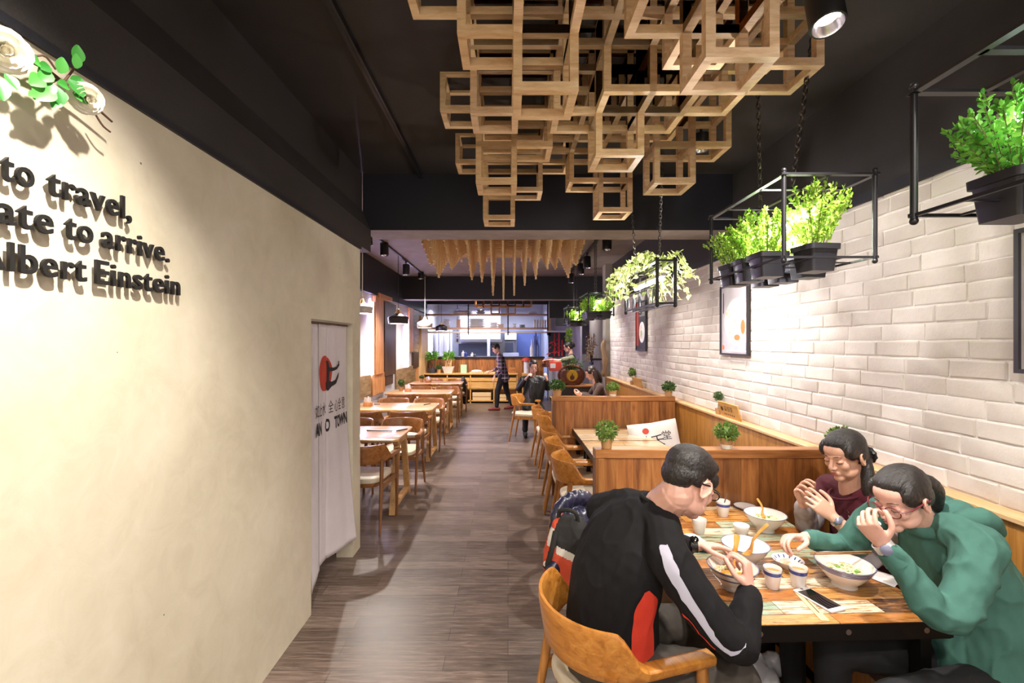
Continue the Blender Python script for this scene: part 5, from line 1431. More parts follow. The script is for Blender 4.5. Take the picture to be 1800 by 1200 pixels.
limb(b, [nb + V((.01, -.02, -.02)), nb.lerp(LSh, .6) + V((0, 0, .01)), LSh], [.055, .058, .066]); limb(b, [nb + V((.01, .02, -.02)), nb.lerp(RSh, .6) + V((0, 0, .01)), RSh], [.055, .058, .066])
limb(b, [LSh, LSh.lerp(LEl, .5) + V((.015, -.01, 0)), LEl, LEl.lerp(LWr, .5), LEl.lerp(LWr, .84)], [.070, .062, .056, .047, .037]); limb(b, [RSh, RSh.lerp(REl, .5), REl, REl.lerp(RWr, .5), REl.lerp(RWr, .88)], [.068, .06, .052, .045, .036])
hd = remesh(b, 'hoodie', .0055, M_hood, pg_, 5, folds(.014, 17, 5))
b = MB(); Q = frame((-.3, -.02, .95), (-1, 0, 0))
b.tube([nb + V((.012, 0, .006)) + Q @ V((cos(a) * .082, 0, sin(a) * .078)) + V((0, 0, .028 * cos(a / 2 + pi / 2) ** 2)) for a in [2 * pi * k / 26 for k in range(26)]], .024, 10, closed=True)
for y in (-.06, 0, .06): limb(b, [nb + V((.06, y * 1.0, .035)), nb + V((.13, y * 1.25, .045)), nb + V((.205, y * .9, -.005))], [.032, .042, .024])
remesh(b, 'hood', .006, M_hood, pg_, 5, folds(.004, 18, 6))
for W0, E0 in ((LWr, LEl), (RWr, REl)):
    k_ = E0.lerp(W0, .86); d = (W0 - E0).normalized(); b = MB(); b.tube([k_ - d * .03, k_ + d * .012], [.041, .036], 18); b.build('cuff', M_hood, pg_)
b = MB(); b.tube([V((1.68, 1.62, .46)) + V((cos(a) * .137, sin(a) * .192, 0)) for a in [2 * pi * k / 30 for k in range(30)]], .018, 8, closed=True); b.build('hem', M_hood, pg_)
b = MB()
for hp, kn, an in (((1.64, 1.53, .52), (1.24, 1.47, .535), (1.26, 1.45, .12)), ((1.64, 1.72, .52), (1.24, 1.74, .535), (1.26, 1.76, .12))):
    limb(b, [hp, V(hp).lerp(V(kn), .5), kn], [.09, .082, .066]); limb(b, [kn, V(kn).lerp(V(an), .5), an], [.064, .058, .048])
remesh(b, 'trousers', .008, M_blktr, pg_, 4, folds(.005, 16, 7))
b = MB()
for an in ((1.26, 1.45, .09), (1.26, 1.76, .09)): limb(b, [V(an) + V((.04, 0, -.045)), V(an) + V((-.06, 0, -.045)), V(an) + V((-.15, 0, -.055))], [.042, .04, .032])
remesh(b, 'shoes', .006, M_blktr, pg_, 3)
def longhair(par, tail, cc, FF, s=1.0, m=M_hair, front=True):
    b = MB()
    def e(p, r): b.ell(cc + FF @ (V(p) * s), V(r) * s, FF, 28, 18)
    e((0, -.020, .046), (.0825, .101, .083)); e((0, -.055, .0), (.073, .062, .066)); e((0, .027, .076), (.058, .050, .040))
    for k in (-1, 1):
        e((k * .066, .022, .042), (.018, .045, .042)); e((k * .071, -.026, .012), (.014, .035, .038))
    for pts, rads in tail: limb(b, [cc + FF @ (V(p) * s) for p in pts], [r * s for r in rads], seg=16)
    return remesh(b, 'hair', .0034, m, par, 9, folds(.0014, 90, 8, (1, 1, 1)))
longhair(pg_, [([(0, -.09, .01), (0, -.135, .005), (.0, -.165, -.05), (0, -.16, -.13)], [.026, .036, .036, .014])], c, F, .92)
b = MB(); b.tube([c + F @ V((.026 * cos(a), -.102, .005 + .026 * sin(a))) for a in [2 * pi * k / 16 for k in range(16)]], .006, 8, closed=True); b.build('hair_tie', M_specs, pg_)
face_bits(pg_, c, F, .94); glasses(pg_, c, F, .94, M_specr, .026, .021)
M_steelw = plain('grey_watch_face', '8d90a8', .3, metal=.4)
M_watchw = plain('white_rubber_watch', 'd9d4d4', .4)
wristband(pg_, 'wristwatch', LWr + V((.004, 0, -.006)), LWr - LEl, .0275, M_watchw, .017, M_steelw, (-.5, -.9, 0), .014)
b = MB(); b.tube([c + F @ V((.02, .135, -.015)), c + F @ V((.012, .118, -.045))], [.012, .016], 10, flat=.5); b.build('tissue', M_nap, pg_)
# ---------------- woman in maroon
M_mar = plain('maroon_shirt', '4d1925', .8, spec=.3, bmp=.12, bscale=400); M_greysl = plain('heather_grey_sleeve', 'a39a9c', .85, bmp=.2, bscale=300)
pr_ = person('woman in a maroon shirt with grey sleeves and tied hair holding her hands up')
c = P(1484, 801, 2.17); F = frame((-.90, -.30, -.27), (-.26, -.05, .95))
nb = V((1.665, 2.21, .985)); LSh = V((1.735, 2.05, .955)); RSh = V((1.68, 2.38, .95)); fw = V((-.97, -.1, -.1))
LEl = V((1.55, 1.93, .80)); LWr = V((1.445, 2.025, .925)); REl = V((1.52, 2.31, .78)); RWr = V((1.425, 2.195, .93))
TOR = [(1.73, 2.21, .46, .165, .115), (1.73, 2.21, .62, .155, .108), (1.725, 2.21, .78, .16, .108), (1.71, 2.21, .88, .165, .10), (1.69, 2.21, .94, .15, .085), (1.67, 2.21, .985, .066, .06)]
b = MB(); head_geo(b, c, F, .97, .95, .95)
limb(b, [nb + V((.02, 0, -.05)), nb, c + F @ V((0, -.03, -.05))], [.055, .05, .048])
torso_geo(b, [(x, y, z, rx * .85, ry * .85) for x, y, z, rx, ry in TOR], fw)
limb(b, [LSh, LSh.lerp(LEl, .5), LEl, LEl.lerp(LWr, .35), LWr], [.045, .04, .034, .035, .023]); limb(b, [RSh, RSh.lerp(REl, .5), REl, REl.lerp(RWr, .35), RWr], [.045, .04, .034, .035, .023])
hand_geo(b, LWr, (-.62, .18, .62), (-.1, .85, .15), 'L', (.6, .75, .85, .9), .6, .93); hand_geo(b, RWr, (-.35, -.12, .9), (.25, -.9, .1), 'R', (.7, .85, .95, 1.0), .6, .93)
for hp, kn, an in (((1.66, 2.12, .5), (1.30, 2.1, .53), (1.32, 2.1, .09)), ((1.66, 2.30, .5), (1.30, 2.33, .53), (1.32, 2.34, .09))):
    limb(b, [hp, kn], [.07, .05], seg=8); limb(b, [kn, an], [.048, .032], seg=8); limb(b, [V(an) + V((.03, 0, -.045)), V(an) + V((-.14, 0, -.055))], [.036, .028])
remesh(b, 'body', .0036, M_skin2, pr_, 3)
b = MB(); torso_geo(b, TOR, fw)
limb(b, [nb + V((.01, -.02, -.03)), nb.lerp(LSh, .6), LSh], [.05, .055, .06]); limb(b, [nb + V((.01, .02, -.03)), nb.lerp(RSh, .6), RSh], [.05, .055, .06])
limb(b, [LSh, LSh.lerp(LEl, .42)], [.062, .056]); limb(b, [RSh, RSh.lerp(REl, .42)], [.062, .056])
shm = remesh(b, 'shirt', .006, M_mar, pr_, 5, folds(.006, 15, 9))
b = MB()
for S0, E0, W0, k_ in ((LSh, LEl, LWr, .45), (RSh, REl, RWr, .78)): limb(b, [S0.lerp(E0, .3), E0, E0.lerp(W0, k_ * .6), E0.lerp(W0, k_)], [.052, .052, .047, .044])
remesh(b, 'sleeves', .006, M_greysl, pr_, 4, folds(.006, 20, 10))
b = MB()
for hp, kn, an in (((1.68, 2.12, .51), (1.30, 2.1, .535), (1.32, 2.1, .12)), ((1.68, 2.30, .51), (1.30, 2.33, .535), (1.32, 2.34, .12))): limb(b, [hp, kn], [.086, .064], seg=8); limb(b, [kn, an], [.062, .048], seg=8)
remesh(b, 'trousers', .009, M_blktr, pr_, 4)
b = MB(); Q = frame((-.35, 0, .93), (-1, 0, 0)); b.tube([nb + V((-.028, 0, -.012)) + Q @ V((cos(a) * .07, 0, sin(a) * .07)) for a in [2 * pi * k / 24 for k in range(24)]], .006, 8, closed=True); b.build('neckband', M_mar, pr_)
longhair(pr_, [([(0, -.085, .0), (-.02, -.11, -.03), (-.03, -.09, -.06)], [.045, .036, .026]), ([(-.03, -.08, -.03), (-.055, -.05, -.09), (-.07, -.015, -.16), (-.07, .01, -.22)], [.032, .03, .028, .014])], c, F, .97)
b = MB(); b.tube([c + F @ V((-.025 + .03 * cos(a), -.118, -.03 + .032 * sin(a))) for a in [2 * pi * k / 20 for k in range(20)]], [.009 + .004 * (k % 2) for k in range(20)], 8, closed=True); b.build('hair_tie', M_specs, pr_)
face_bits(pr_, c, F, .97)
wristband(pr_, 'wristwatch', LWr + V((.012, -.01, -.014)), LWr - LEl, .027, plain('silver_watch', 'b9b6bd', .25, metal=.9), .013, M_steelw, (-.3, -1, .2), .008)
ch0 = P(1432, 935, 2.02)
for k, (px_, py_, w_) in enumerate(((1440, 908, 10), (1446, 920, 9), (1456, 928, 9), (1466, 942, 7))):                     # white printed squiggle on the chest
    strip('chest_print', pr_, shm, [P(px_ - w_ / 2, py_ - 4, 2.1), P(px_, py_ - 2, 2.1), P(px_ + w_ / 2, py_ + 6, 2.1)], [P(px_ - w_ / 2, py_ - 1, 2.1), P(px_, py_ + 2, 2.1), P(px_ + w_ / 2, py_ + 9, 2.1)], M_nap, 8, .003, 1)
# ---------------- people further back (same builder, coarser)
def figure(label, head, fwd, up, nb, sh, el, wr, hands, tor, tfw, legs, skin, top, trous, shoe, short=False, hs=1.0, vox=.008, slv=.8, hairfn=None, seated=False, topmat2=None, tname='shirt'):
    p = person(label)
    c = V(head); F = frame(fwd, up); nb = V(nb)
    b = MB(); head_geo(b, c, F, hs)
    limb(b, [nb - V((0, 0, .05)), nb, c + F @ V((0, -.03, -.05))], [.056, .052, .05], seg=8)
    torso_geo(b, [(x, y, z, rx * .85, ry * .85) for x, y, z, rx, ry in tor], tfw)
    for S, E, Wp in zip(sh, el, wr): limb(b, [S, V(S).lerp(V(E), .5), E, V(E).lerp(V(Wp), .35), Wp], [.046, .041, .035, .036, .025])
    for Wp, (f, n, sd, cu) in zip(wr, hands): hand_geo(b, V(Wp), f, n, sd, cu, .5, .95)
    for hp, kn, an, toe in legs: limb(b, [hp, kn], [.075, .05], seg=8); limb(b, [kn, an], [.048, .032], seg=8); limb(b, [V(an) - V((0, 0, .04)), V(an) + V(toe) * .7 - V((0, 0, .045))], [.034, .026], seg=5)
    remesh(b, 'body', .0065, skin, p, 3)
    b = MB(); torso_geo(b, tor, tfw)
    for S, E, Wp in zip(sh, el, wr):
        S, E, Wp = V(S), V(E), V(Wp)
        limb(b, [nb - V((0, 0, .025)), nb.lerp(S, .6), S], [.052, .055, .06], seg=8)
        if short: limb(b, [S, S.lerp(E, .75)], [.064, .058], seg=8)
        else: limb(b, [S, S.lerp(E, .5), E, E.lerp(Wp, .5), E.lerp(Wp, slv)], [.064, .058, .05, .044, .038])
    o = remesh(b, tname, vox, top, p, 4, folds(.006, 14, len(label)))
    b = MB()
    for hp, kn, an, toe in legs: limb(b, [hp, V(hp).lerp(V(kn), .5), kn], [.092, .082, .066], seg=8); limb(b, [kn, V(kn).lerp(V(an), .5), V(an) + V((0, 0, .03))], [.064, .058, .05], seg=8)
    b.ell(tor[0][:3], (.15, .15, .1)) if False else None
    remesh(b, 'trousers', vox, trous, p, 4, folds(.006, 14, 3))
    for hp, kn, an, toe in legs:
        b = MB(); a = V(an); t_ = V(toe); limb(b, [a - t_ * .25 - V((0, 0, .042)), a + t_ * .4 - V((0, 0, .04)), a + t_ - V((0, 0, .052))], [.044, .042, .03], seg=8); remesh(b, 'shoe', .006, shoe, p, 3)
    return p, c, F
def shorthair(p, c, F, s=1.0, m=M_hair):
    b = MB()
    for q, r in (((0, -.020, .056), (.082, .1, .08)), ((0, -.06, .015), (.068, .054, .06)), ((0, .045, .088), (.056, .044, .034)), ((.066, .02, .04), (.016, .035, .036)), ((-.066, .02, .04), (.016, .035, .036))): b.ell(c + F @ (V(q) * s), V(r) * s, F, 22, 14)
    remesh(b, 'hair', .005, m, p, 4, folds(.003, 60, 2, (1, 1, 1)))
# plaid shirt
m, nt, b_ = nmat('plaid_flannel')
v = coords(nt)
sx = nd(nt, 'ShaderNodeSeparateXYZ'); nt.links.new(v, sx.inputs[0])
def stripes(i, per, w_):
    d = nd(nt, 'ShaderNodeMath', operation='DIVIDE'); nt.links.new(sx.outputs[i], d.inputs[0]); d.inputs[1].default_value = per
    f = nd(nt, 'ShaderNodeMath', operation='FRACT'); nt.links.new(d.outputs[0], f.inputs[0])
    l = nd(nt, 'ShaderNodeMath', operation='LESS_THAN'); nt.links.new(f.outputs[0], l.inputs[0]); l.inputs[1].default_value = w_; return l.outputs[0]
col = None
prev = None
for i, per, w_, hx in ((0, .09, .5, '7b3a44'), (2, .09, .5, '6a5f80'), (0, .09, .12, 'd5cfd4'), (2, .09, .12, 'd5cfd4')):
    mx = nd(nt, 'ShaderNodeMix', data_type='RGBA')
    k = nd(nt, 'ShaderNodeMath', operation='MULTIPLY'); nt.links.new(stripes(i, per, w_), k.inputs[0]); k.inputs[1].default_value = .6
    nt.links.new(k.outputs[0], mx.inputs[0])
    if prev is None: mx.inputs[6].default_value = rgb('25222f')
    else: nt.links.new(prev, mx.inputs[6])
    mx.inputs[7].default_value = rgb(hx); prev = mx.outputs[2]
nt.links.new(prev, b_.inputs['Base Color']); b_.inputs['Roughness'].default_value = .85
M_plaid = m
M_shoer = plain('red_shoes', '7c2a26', .6); M_dkjk = plain('black_jacket', '141416', .5, bmp=.2, bscale=40)
x0, y0 = -.16, 11.45
p, c, F = figure('man in a plaid shirt, dark trousers and red shoes walking past the sideboard', (x0 - .14, y0 - .02, 1.545), (-.80, -.30, -.42), (-.3, 0, .95), (x0 - .07, y0, 1.40),
    [(x0 - .06, y0 - .19, 1.34), (x0 - .02, y0 + .19, 1.34)], [(x0 - .02, y0 - .24, 1.06), (x0 - .06, y0 + .24, 1.08)], [(x0 - .17, y0 - .22, .86), (x0 - .24, y0 + .16, .98)],
    [((-.4, 0, -.9), (.6, .5, -.2), 'L', (.4, .5, .5, .5)), ((-.9, -.1, -.2), (0, -.2, -.9), 'R', (.5, .6, .6, .6))],
    [(x0 + .05, y0, .80, .185, .155), (x0 + .03, y0, 1.0, .155, .11), (x0, y0, 1.15, .165, .112), (x0 - .03, y0, 1.28, .18, .11), (x0 - .05, y0, 1.34, .16, .09), (x0 - .065, y0, 1.39, .07, .06)], (-.95, -.1, -.2),
    [((x0 + .02, y0 - .08, .88), (x0 - .10, y0 - .09, .50), (x0 - .12, y0 - .1, .09), (-.19, -.02, 0)), ((x0 + .06, y0 + .08, .88), (x0 + .12, y0 + .09, .49), (x0 + .26, y0 + .1, .11), (-.18, -.02, -.02))],
    M_skin2, M_plaid, M_blktr, M_shoer)
shorthair(p, c, F); face_bits(p, c, F, 1, True, True)
# seated man holding up his jacket
x0, y0 = .46, 8.62
p, c, F = figure('seated man in glasses holding up a black jacket in both hands', (x0 + .02, y0 - .06, 1.245), (.05, -.98, -.15), (0, -.1, 1), (x0, y0, 1.06),
    [(x0 - .19, y0 + .0, 1.0), (x0 + .19, y0, 1.0)], [(x0 - .27, y0 - .14, .83), (x0 + .28, y0 - .14, .84)], [(x0 - .12, y0 - .30, 1.05), (x0 + .25, y0 - .27, 1.03)],
    [((.45, -.35, .75), (.5, .2, -.5), 'R', (1.1, 1.2, 1.2, 1.2)), ((-.2, -.2, .95), (-.5, .4, 0), 'L', (1.1, 1.2, 1.2, 1.2))],
    [(x0, y0 + .02, .47, .17, .12), (x0, y0 + .02, .62, .165, .115), (x0, y0 + .01, .8, .17, .112), (x0, y0, .93, .185, .11), (x0, y0, 1.0, .165, .09), (x0, y0, 1.05, .07, .06)], (0, -1, -.1),
    [((x0 - .1, y0, .5), (x0 - .14, y0 - .4, .5), (x0 - .15, y0 - .38, .09), (0, -.19, 0)), ((x0 + .1, y0, .5), (x0 + .14, y0 - .4, .5), (x0 + .15, y0 - .38, .09), (0, -.19, 0))],
    M_skin, M_dkjk, M_blktr, M_blktr, tname='sweater')
shorthair(p, c, F); face_bits(p, c, F, 1, True, True); glasses(p, c, F, 1, M_specs)
jk = thing('black_jacket', 'black jacket held up and hanging from the hands of the seated man', 'jacket', (0, 0, 0))
b = MB()
A, B_ = V((x0 - .11, y0 - .37, 1.10)), V((x0 + .22, y0 - .33, 1.06))
n_ = 16; g = {}
for i in range(n_ + 1):
    for j in range(15):
        u, v_ = i / n_, j / 14
        top = A.lerp(B_, u) - V((0, 0, .10 * sin(pi * u)))
        wdt = .05 * sin(7 * u + 2.2 * v_) * (.3 + v_) + .03 * sin(13 * u)
        pt = top + V(((u - .5) * .10 * v_ - .07 * v_ - .03 * v_ * v_, wdt - .05 * v_, -.50 * v_ * (1 - .25 * (u - .3) ** 2)))
        g[i, j] = b.bm.verts.new(pt)
for i in range(n_):
    for j in range(14): b.bm.faces.new((g[i, j], g[i + 1, j], g[i + 1, j + 1], g[i, j + 1]))
o = b.build('jacket_body', M_dkjk, jk); s_ = o.modifiers.new('s', 'SOLIDIFY'); s_.thickness = .02; s2 = o.modifiers.new('b', 'SUBSURF'); s2.levels = 1; s2.render_levels = 1
b = MB(); limb(b, [A.lerp(B_, .25) + V((0, -.05, -.12)), A.lerp(B_, .35) + V((-.03, -.07, -.3)), A.lerp(B_, .42) + V((-.05, -.06, -.5))], [.05, .055, .045]); remesh(b, 'jacket_sleeve', .008, M_dkjk, jk, 3, folds(.008, 18, 5))
# waitress behind the dark cabinet
x0, y0 = 1.36, 10.0
M_tee = plain('grey_green_tee', '6f705c', .85); M_apron = plain('black_apron', '1b1a1c', .8)
p, c, F = figure('waitress in a grey tee and black apron reaching left with one arm', (x0 - .04, y0, 1.60), (-.93, .05, -.30), (-.25, 0, .97), (x0 + .02, y0, 1.42),
    [(x0 + .02, y0 - .17, 1.36), (x0 + .04, y0 + .17, 1.36)], [(x0 - .26, y0 - .2, 1.31), (x0 - .1, y0 + .22, 1.14)], [(x0 - .50, y0 - .17, 1.33), (x0 - .33, y0 + .14, 1.16)],
    [((-.98, .05, -.1), (0, .2, -.95), 'L', (.6, .7, .8, .8)), ((-.9, -.2, .1), (0, -.5, -.8), 'R', (.6, .7, .7, .7))],
    [(x0 + .07, y0, .86, .16, .12), (x0 + .06, y0, 1.02, .145, .105), (x0 + .05, y0, 1.18, .155, .11), (x0 + .04, y0, 1.30, .165, .105), (x0 + .03, y0, 1.36, .15, .085), (x0 + .025, y0, 1.41, .062, .056)], (-.98, 0, -.1),
    [((x0 + .07, y0 - .08, .88), (x0 + .05, y0 - .09, .48), (x0 + .08, y0 - .1, .09), (-.18, 0, 0)), ((x0 + .07, y0 + .08, .88), (x0 + .05, y0 + .09, .48), (x0 + .08, y0 + .1, .09), (-.18, 0, 0))],
    M_skin, M_tee, M_blktr, M_blktr, short=True)
longhair(p, [([(0, -.09, .05), (0, -.125, .03), (0, -.13, -.02)], [.034, .04, .024])], c, F, 1.0); face_bits(p, c, F)
b = MB(); torso_geo(b, [(x0 + .055, y0, .78, .172, .133), (x0 + .045, y0, 1.02, .157, .118), (x0 + .032, y0, 1.16, .165, .123), (x0 + .01, y0, 1.26, .11, .108)], (-.98, 0, -.1)); remesh(b, 'apron', .008, M_apron, p, 3)
for k in (-1, 1): b = MB(); b.tube([V(q) for q in spline([(x0 - .07, y0 + k * .07, 1.25), (x0 + .0, y0 + k * .075, 1.435), (x0 + .10, y0 + k * .07, 1.38), (x0 + .16, y0 - k * .06, 1.12)], 16)], .016, 8, flat=.35); b.build('apron_strap', M_apron, p)
# long haired woman in the rear booth
x0, y0 = 1.60, 7.95
M_brn = plain('brown_sweater', '4a352e', .9, sheen=.2, bmp=.2, bscale=200)
p, c, F = figure('long haired woman in a brown sweater looking down in the rear booth', (x0 - .15, y0, 1.165), (-.88, -.15, -.46), (-.35, 0, .93), (x0 - .06, y0, .985),
    [(x0 - .02, y0 - .17, .93), (x0 - .02, y0 + .17, .93)], [(x0 - .14, y0 - .21, .76), (x0 - .14, y0 + .21, .76)], [(x0 - .33, y0 - .09, .80), (x0 - .33, y0 + .07, .80)],
    [((-.9, .2, .15), (.1, .5, .5), 'L', (.6, .7, .7, .7)), ((-.9, -.2, .15), (.1, -.5, .5), 'R', (.6, .7, .7, .7))],
    [(x0 + .05, y0, .47, .165, .115), (x0 + .04, y0, .6, .155, .11), (x0 + .02, y0, .76, .16, .108), (x0 - .02, y0, .88, .168, .1), (x0 - .04, y0, .94, .15, .085), (x0 - .055, y0, .98, .065, .058)], (-.95, 0, -.25),
    [((x0, y0 - .08, .5), (x0 - .38, y0 - .09, .52), (x0 - .36, y0 - .1, .09), (-.18, 0, 0)), ((x0, y0 + .08, .5), (x0 - .38, y0 + .09, .52), (x0 - .36, y0 + .1, .09), (-.18, 0, 0))],
    M_skin, M_brn, M_blktr, M_blktr, slv=.85, tname='sweater')
longhair(p, [([(-.07, -.03, .02), (-.085, -.02, -.08), (-.07, .0, -.18), (-.06, .02, -.24)], [.032, .034, .03, .014]), ([(.07, -.03, .02), (.085, -.03, -.08), (.08, -.02, -.18), (.07, .0, -.24)], [.032, .034, .03, .014]), ([(0, -.09, .0), (0, -.1, -.1), (0, -.09, -.2)], [.05, .055, .03])], c, F, 1.0, M_hairb)
face_bits(p, c, F)
# ---------------- backpack and quilted jacket on the second chair of the front booth
M_org = plain('orange_pack_fabric', 'c2472a', .75, bmp=.2, bscale=250); M_pkb = plain('black_pack_fabric', '1c1a18', .8, bmp=.2, bscale=250); M_pkw = plain('white_pack_band', 'c9c2b9', .7); M_quilt = plain('navy_quilted_nylon', '23233a', .32, spec=.6, bmp=.1, bscale=60)
jk = thing('quilted_jacket', 'shiny navy quilted jacket draped over the chair back behind the backpack', 'jacket', (0, 0, 0))
b = MB()
for k in range(11):
    f = k / 10; a = pi * (1 - f)
    top = V((.335 + .105 * cos(a), 2.27 + .06 * cos(a), .80 + .125 * max(0, sin(a)) ** .7)); low = V((.335 + .15 * cos(a), 2.17 + .07 * cos(a), .62 + .05 * sin(a)))
    for j in range(4):
        q = top.lerp(low, j / 3.2); b.ell(q + V((0, -.012 * j, 0)), (.030, .036, .040), rotz(.6 * cos(a)), 14, 10)
b.ell((.335, 2.27, .76), (.10, .10, .13)); b.ell((.335, 2.36, .72), (.11, .06, .12))
remesh(b, 'quilting', .006, M_quilt, jk, 3, folds(.004, 26, 4))
bp = thing('backpack', 'orange and black backpack hung on the chair beside the man in black', 'backpack', (.285, 2.13, .70), R(-28))
def sq_ring(z, w_, d_, e=.55, dx=0, dy=0):
    o = []
    for k in range(28):
        a = 2 * pi * k / 28; cx, cy = cos(a), sin(a)
        o.append(V((dx + w_ * abs(cx) ** e * (1 if cx > 0 else -1), dy + d_ * abs(cy) ** e * (1 if cy > 0 else -1), z)))
    return o
b = MB(); b.rings([sq_ring(-.185, .075, .04), sq_ring(-.17, .095, .06), sq_ring(-.09, .110, .078, dy=-.006), sq_ring(.0, .112, .078, dy=-.004), sq_ring(.09, .100, .066), sq_ring(.15, .078, .048, dy=.01), sq_ring(.18, .05, .03, dy=.018)])
body_ = remesh(b, 'pack_body', .004, [M_org, M_pkb, M_pkw], bp, 6, folds(.006, 16, 8))
for f in body_.data.polygons:
    c_ = f.center; u, z = c_.x, c_.z
    if u > -.062 + .25 * max(0, z - .1) and z > .055 - .25 * u: f.material_index = 1
    if u > -.035 and abs(z - (.045 - .25 * u)) < .016: f.material_index = 2
    if -.085 < u < -.055 and .06 < z < .135: f.material_index = 2
    if z < -.155: f.material_index = 1
b = MB(); b.tube([V(q) for q in spline([(-.045, -.055, .13), (-.05, -.085, .06), (-.065, -.092, .0), (-.085, -.088, -.035)], 14)], .013, 8, flat=.4); b.build('shoulder_strap', M_pkb, bp)
b = MB(); b.tube([V(q) for q in spline([(-.09, -.06, -.165), (-.03, -.085, -.15), (.0, -.088, -.115), (.05, -.088, -.09)], 12)], .0035, 6); b.build('piping', M_pkw, bp)
b = MB(); b.tube([V(q) for q in spline([(-.05, .0, .165), (-.04, -.005, .21), (.03, -.005, .215), (.045, 0, .17)], 12)], .010, 8); b.build('grab_handle', M_pkb, bp)
b = MB(); b.ell((-.075, -.088, -.02), (.018, .007, .02)); b.build('buckle', M_pkw, bp)
# ------------------------------------------------------------------ panels on the dining wall
def grainy(name, d, mi, l, ax='z', **k): return wood(name, d, mi, l, ax, 2.4, .45, 9, **k)
M_wdark = grainy('burnt_brown_panel', '2c201b', '4a3429', '6a4a38'); M_wor = grainy('orange_oak', 'a5693a', 'c98a55', 'dca777'); M_wpat = grainy('patchwork_veneer', '5f4a34', '8f7450', 'b59a72', 'y', knots=3); M_wpale = grainy('pale_oak', 'b78f5e', 'd3ae7d', 'e2c498')
M_led = emit('led_strip', 'd2c4ff', 17)
def ypx(x, X=DX + .03): return X * FPX / (x - VX)
def wpanel(label, xa, xb, ya, yb, m, th=.035, cat='wall panel', name='wall_panel', X=DX):
    Ya, Yb = ypx(xa), ypx(xb); Ym = (Ya + Yb) / 2
    za, zb = CH - (ya - VY) * Ym / FPX, CH - (yb - VY) * Ym / FPX
    b = MB(); b.box2((X, Ya, max(0.01, min(za, zb))), (X + th, Yb, max(za, zb)), .004); o = b.build(name, m); tag(o, label, cat); return o
WP = [('tall orange oak plank left of the burnt brown wall panel', 657, 671, 521, 657, M_wor, .07), ('tall burnt brown wall panel behind the large dark pendant', 674, 694, 533, 659, M_wdark, .06),
      ('orange oak plank right of the second light strip on the dining wall', 718.5, 725, 541, 618, M_wor, .06), ('grey brown veneer panel left of the pale corner post', 726, 735, 545, 617, M_wpat, .05), ('small dark square panel beneath the grey brown veneer panel', 725.5, 734.5, 619, 646, M_wdark, .06),
      ('pale oak corner post by the kitchen window', 737, 748.5, 556, 690, M_wpale, .09), ('rippled brown panel low on the dining wall by the doorway edge', 632, 652, 660, 700, M_wpat, .03), ('orange oak low panel under the first light strip', 653, 675, 656, 692, M_wor, .05),
      ('small dark panel below the tall burnt brown one', 677, 691, 660, 676, M_wdark, .03), ('patchwork veneer low panel in the middle of the dining wall', 696, 730, 645, 682, M_wpat, .04), ('pink oak strip standing at the far low wall', 731, 736, 640, 690, M_wor, .03),
      ('orange oak bracket block above the burnt brown panel', 660, 684, 519, 527, M_wor, .10)]
for lab, xa, xb, ya, yb, m_, th in WP: wpanel(lab, xa, xb, ya, yb, m_, th)
for lab, xa, xb, ya, yb in (('glowing light strip left of the tall orange oak plank', 652, 655.5, 530, 658), ('glowing light strip right of the burnt brown wall panel', 714, 717.5, 560, 645)):
    t = thing('light_strip', lab, 'light strip', (DX, 0, 0), 0); Ya, Yb = ypx(xa), ypx(xb); Ym = (Ya + Yb) / 2; za, zb = CH - (ya - VY) * Ym / FPX, CH - (yb - VY) * Ym / FPX
    b = MB(); b.box2((0, Ya, zb), (.03, Yb, za)); b.build('diffuser', M_led, t, smooth=False); b = MB(); b.box2((0, Yb, zb), (.05, Yb + .03, za)); b.build('housing', M_wor, t, smooth=False)
# ------------------------------------------------------------------ kitchen counter, pass window, shelves
KY = 13.42
kc = thing('kitchen_counter', 'kitchen counter with a plank front and dark top under the pass window', 'counter', (0, 0, 0))
b = MB(); b.box2((DX + .02, KY, 0), (1.05, KY + .12, 1.24)); b.build('plank_front', M_board, kc, smooth=False)
b = MB(); b.box2((DX + .02, KY - .06, 1.24), (1.08, KY + .62, 1.285), .004); b.build('counter_top', M_beam, kc)
b = MB(); b.box2((DX + .02, KY + .12, 0), (1.05, KY + .6, 1.24)); b.build('carcass', M_tile, kc, smooth=False)
pw_ = thing('pass_window', 'glazed shelf window hanging over the kitchen counter', 'window', (0, 0, 0)); pw_['kind'] = 'thing'
zA, zB, zC = 1.97, 2.50, 2.83
b = MB()
for x in (DX + .02, -1.17, 0.0, 1.17): b.box2((x - .018, KY - .01, zA - .05 if abs(x) < 2 else zA), (x + .018, KY + .02, zC))
b.build('mullions', M_beam, pw_, smooth=False)
b = MB(); b.box2((1.19, KY - .02, 1.9), (1.26, KY + .05, zC)); b.build('side_post', M_wpale, pw_, smooth=False)
for x0_, x1_ in ((DX + .04, -1.19), (-1.15, -.02), (.02, 1.15)): b = MB(); b.box2((x0_, KY, zA + .1), (x1_, KY + .006, zC)); b.build('pane', pane('window_pane', .10), pw_, smooth=False)
for z, nm in ((2.50, 0), (2.10, 1)):
    b = MB(); b.box2((DX + .03, KY + .03, z), (1.17, KY + .42, z + .05)); b.build('shelf', M_boardcap, pw_, smooth=False)
b = MB(); b.box2((DX + .03, KY + .03, 1.985), (1.17, KY + .42, 2.03)); b.build('bottom_rail', M_white, pw_, smooth=False)
M_steel = plain('brushed_steel', '9a9cab', .28, metal=.85); M_blue2 = plain('blue_door', '6a7dc0', .5); M_dsteel = plain('dark_steel', '4a4f63', .35, metal=.5); M_wplast = plain('white_plastic', 'd5d4de', .4)
def simple(name, lab, cat, pieces, m, group=None, smooth=True):
    b = MB()
    for pc in pieces: pc(b)
    o = b.build(name, m, None, smooth); tag(o, lab, cat, group); return o
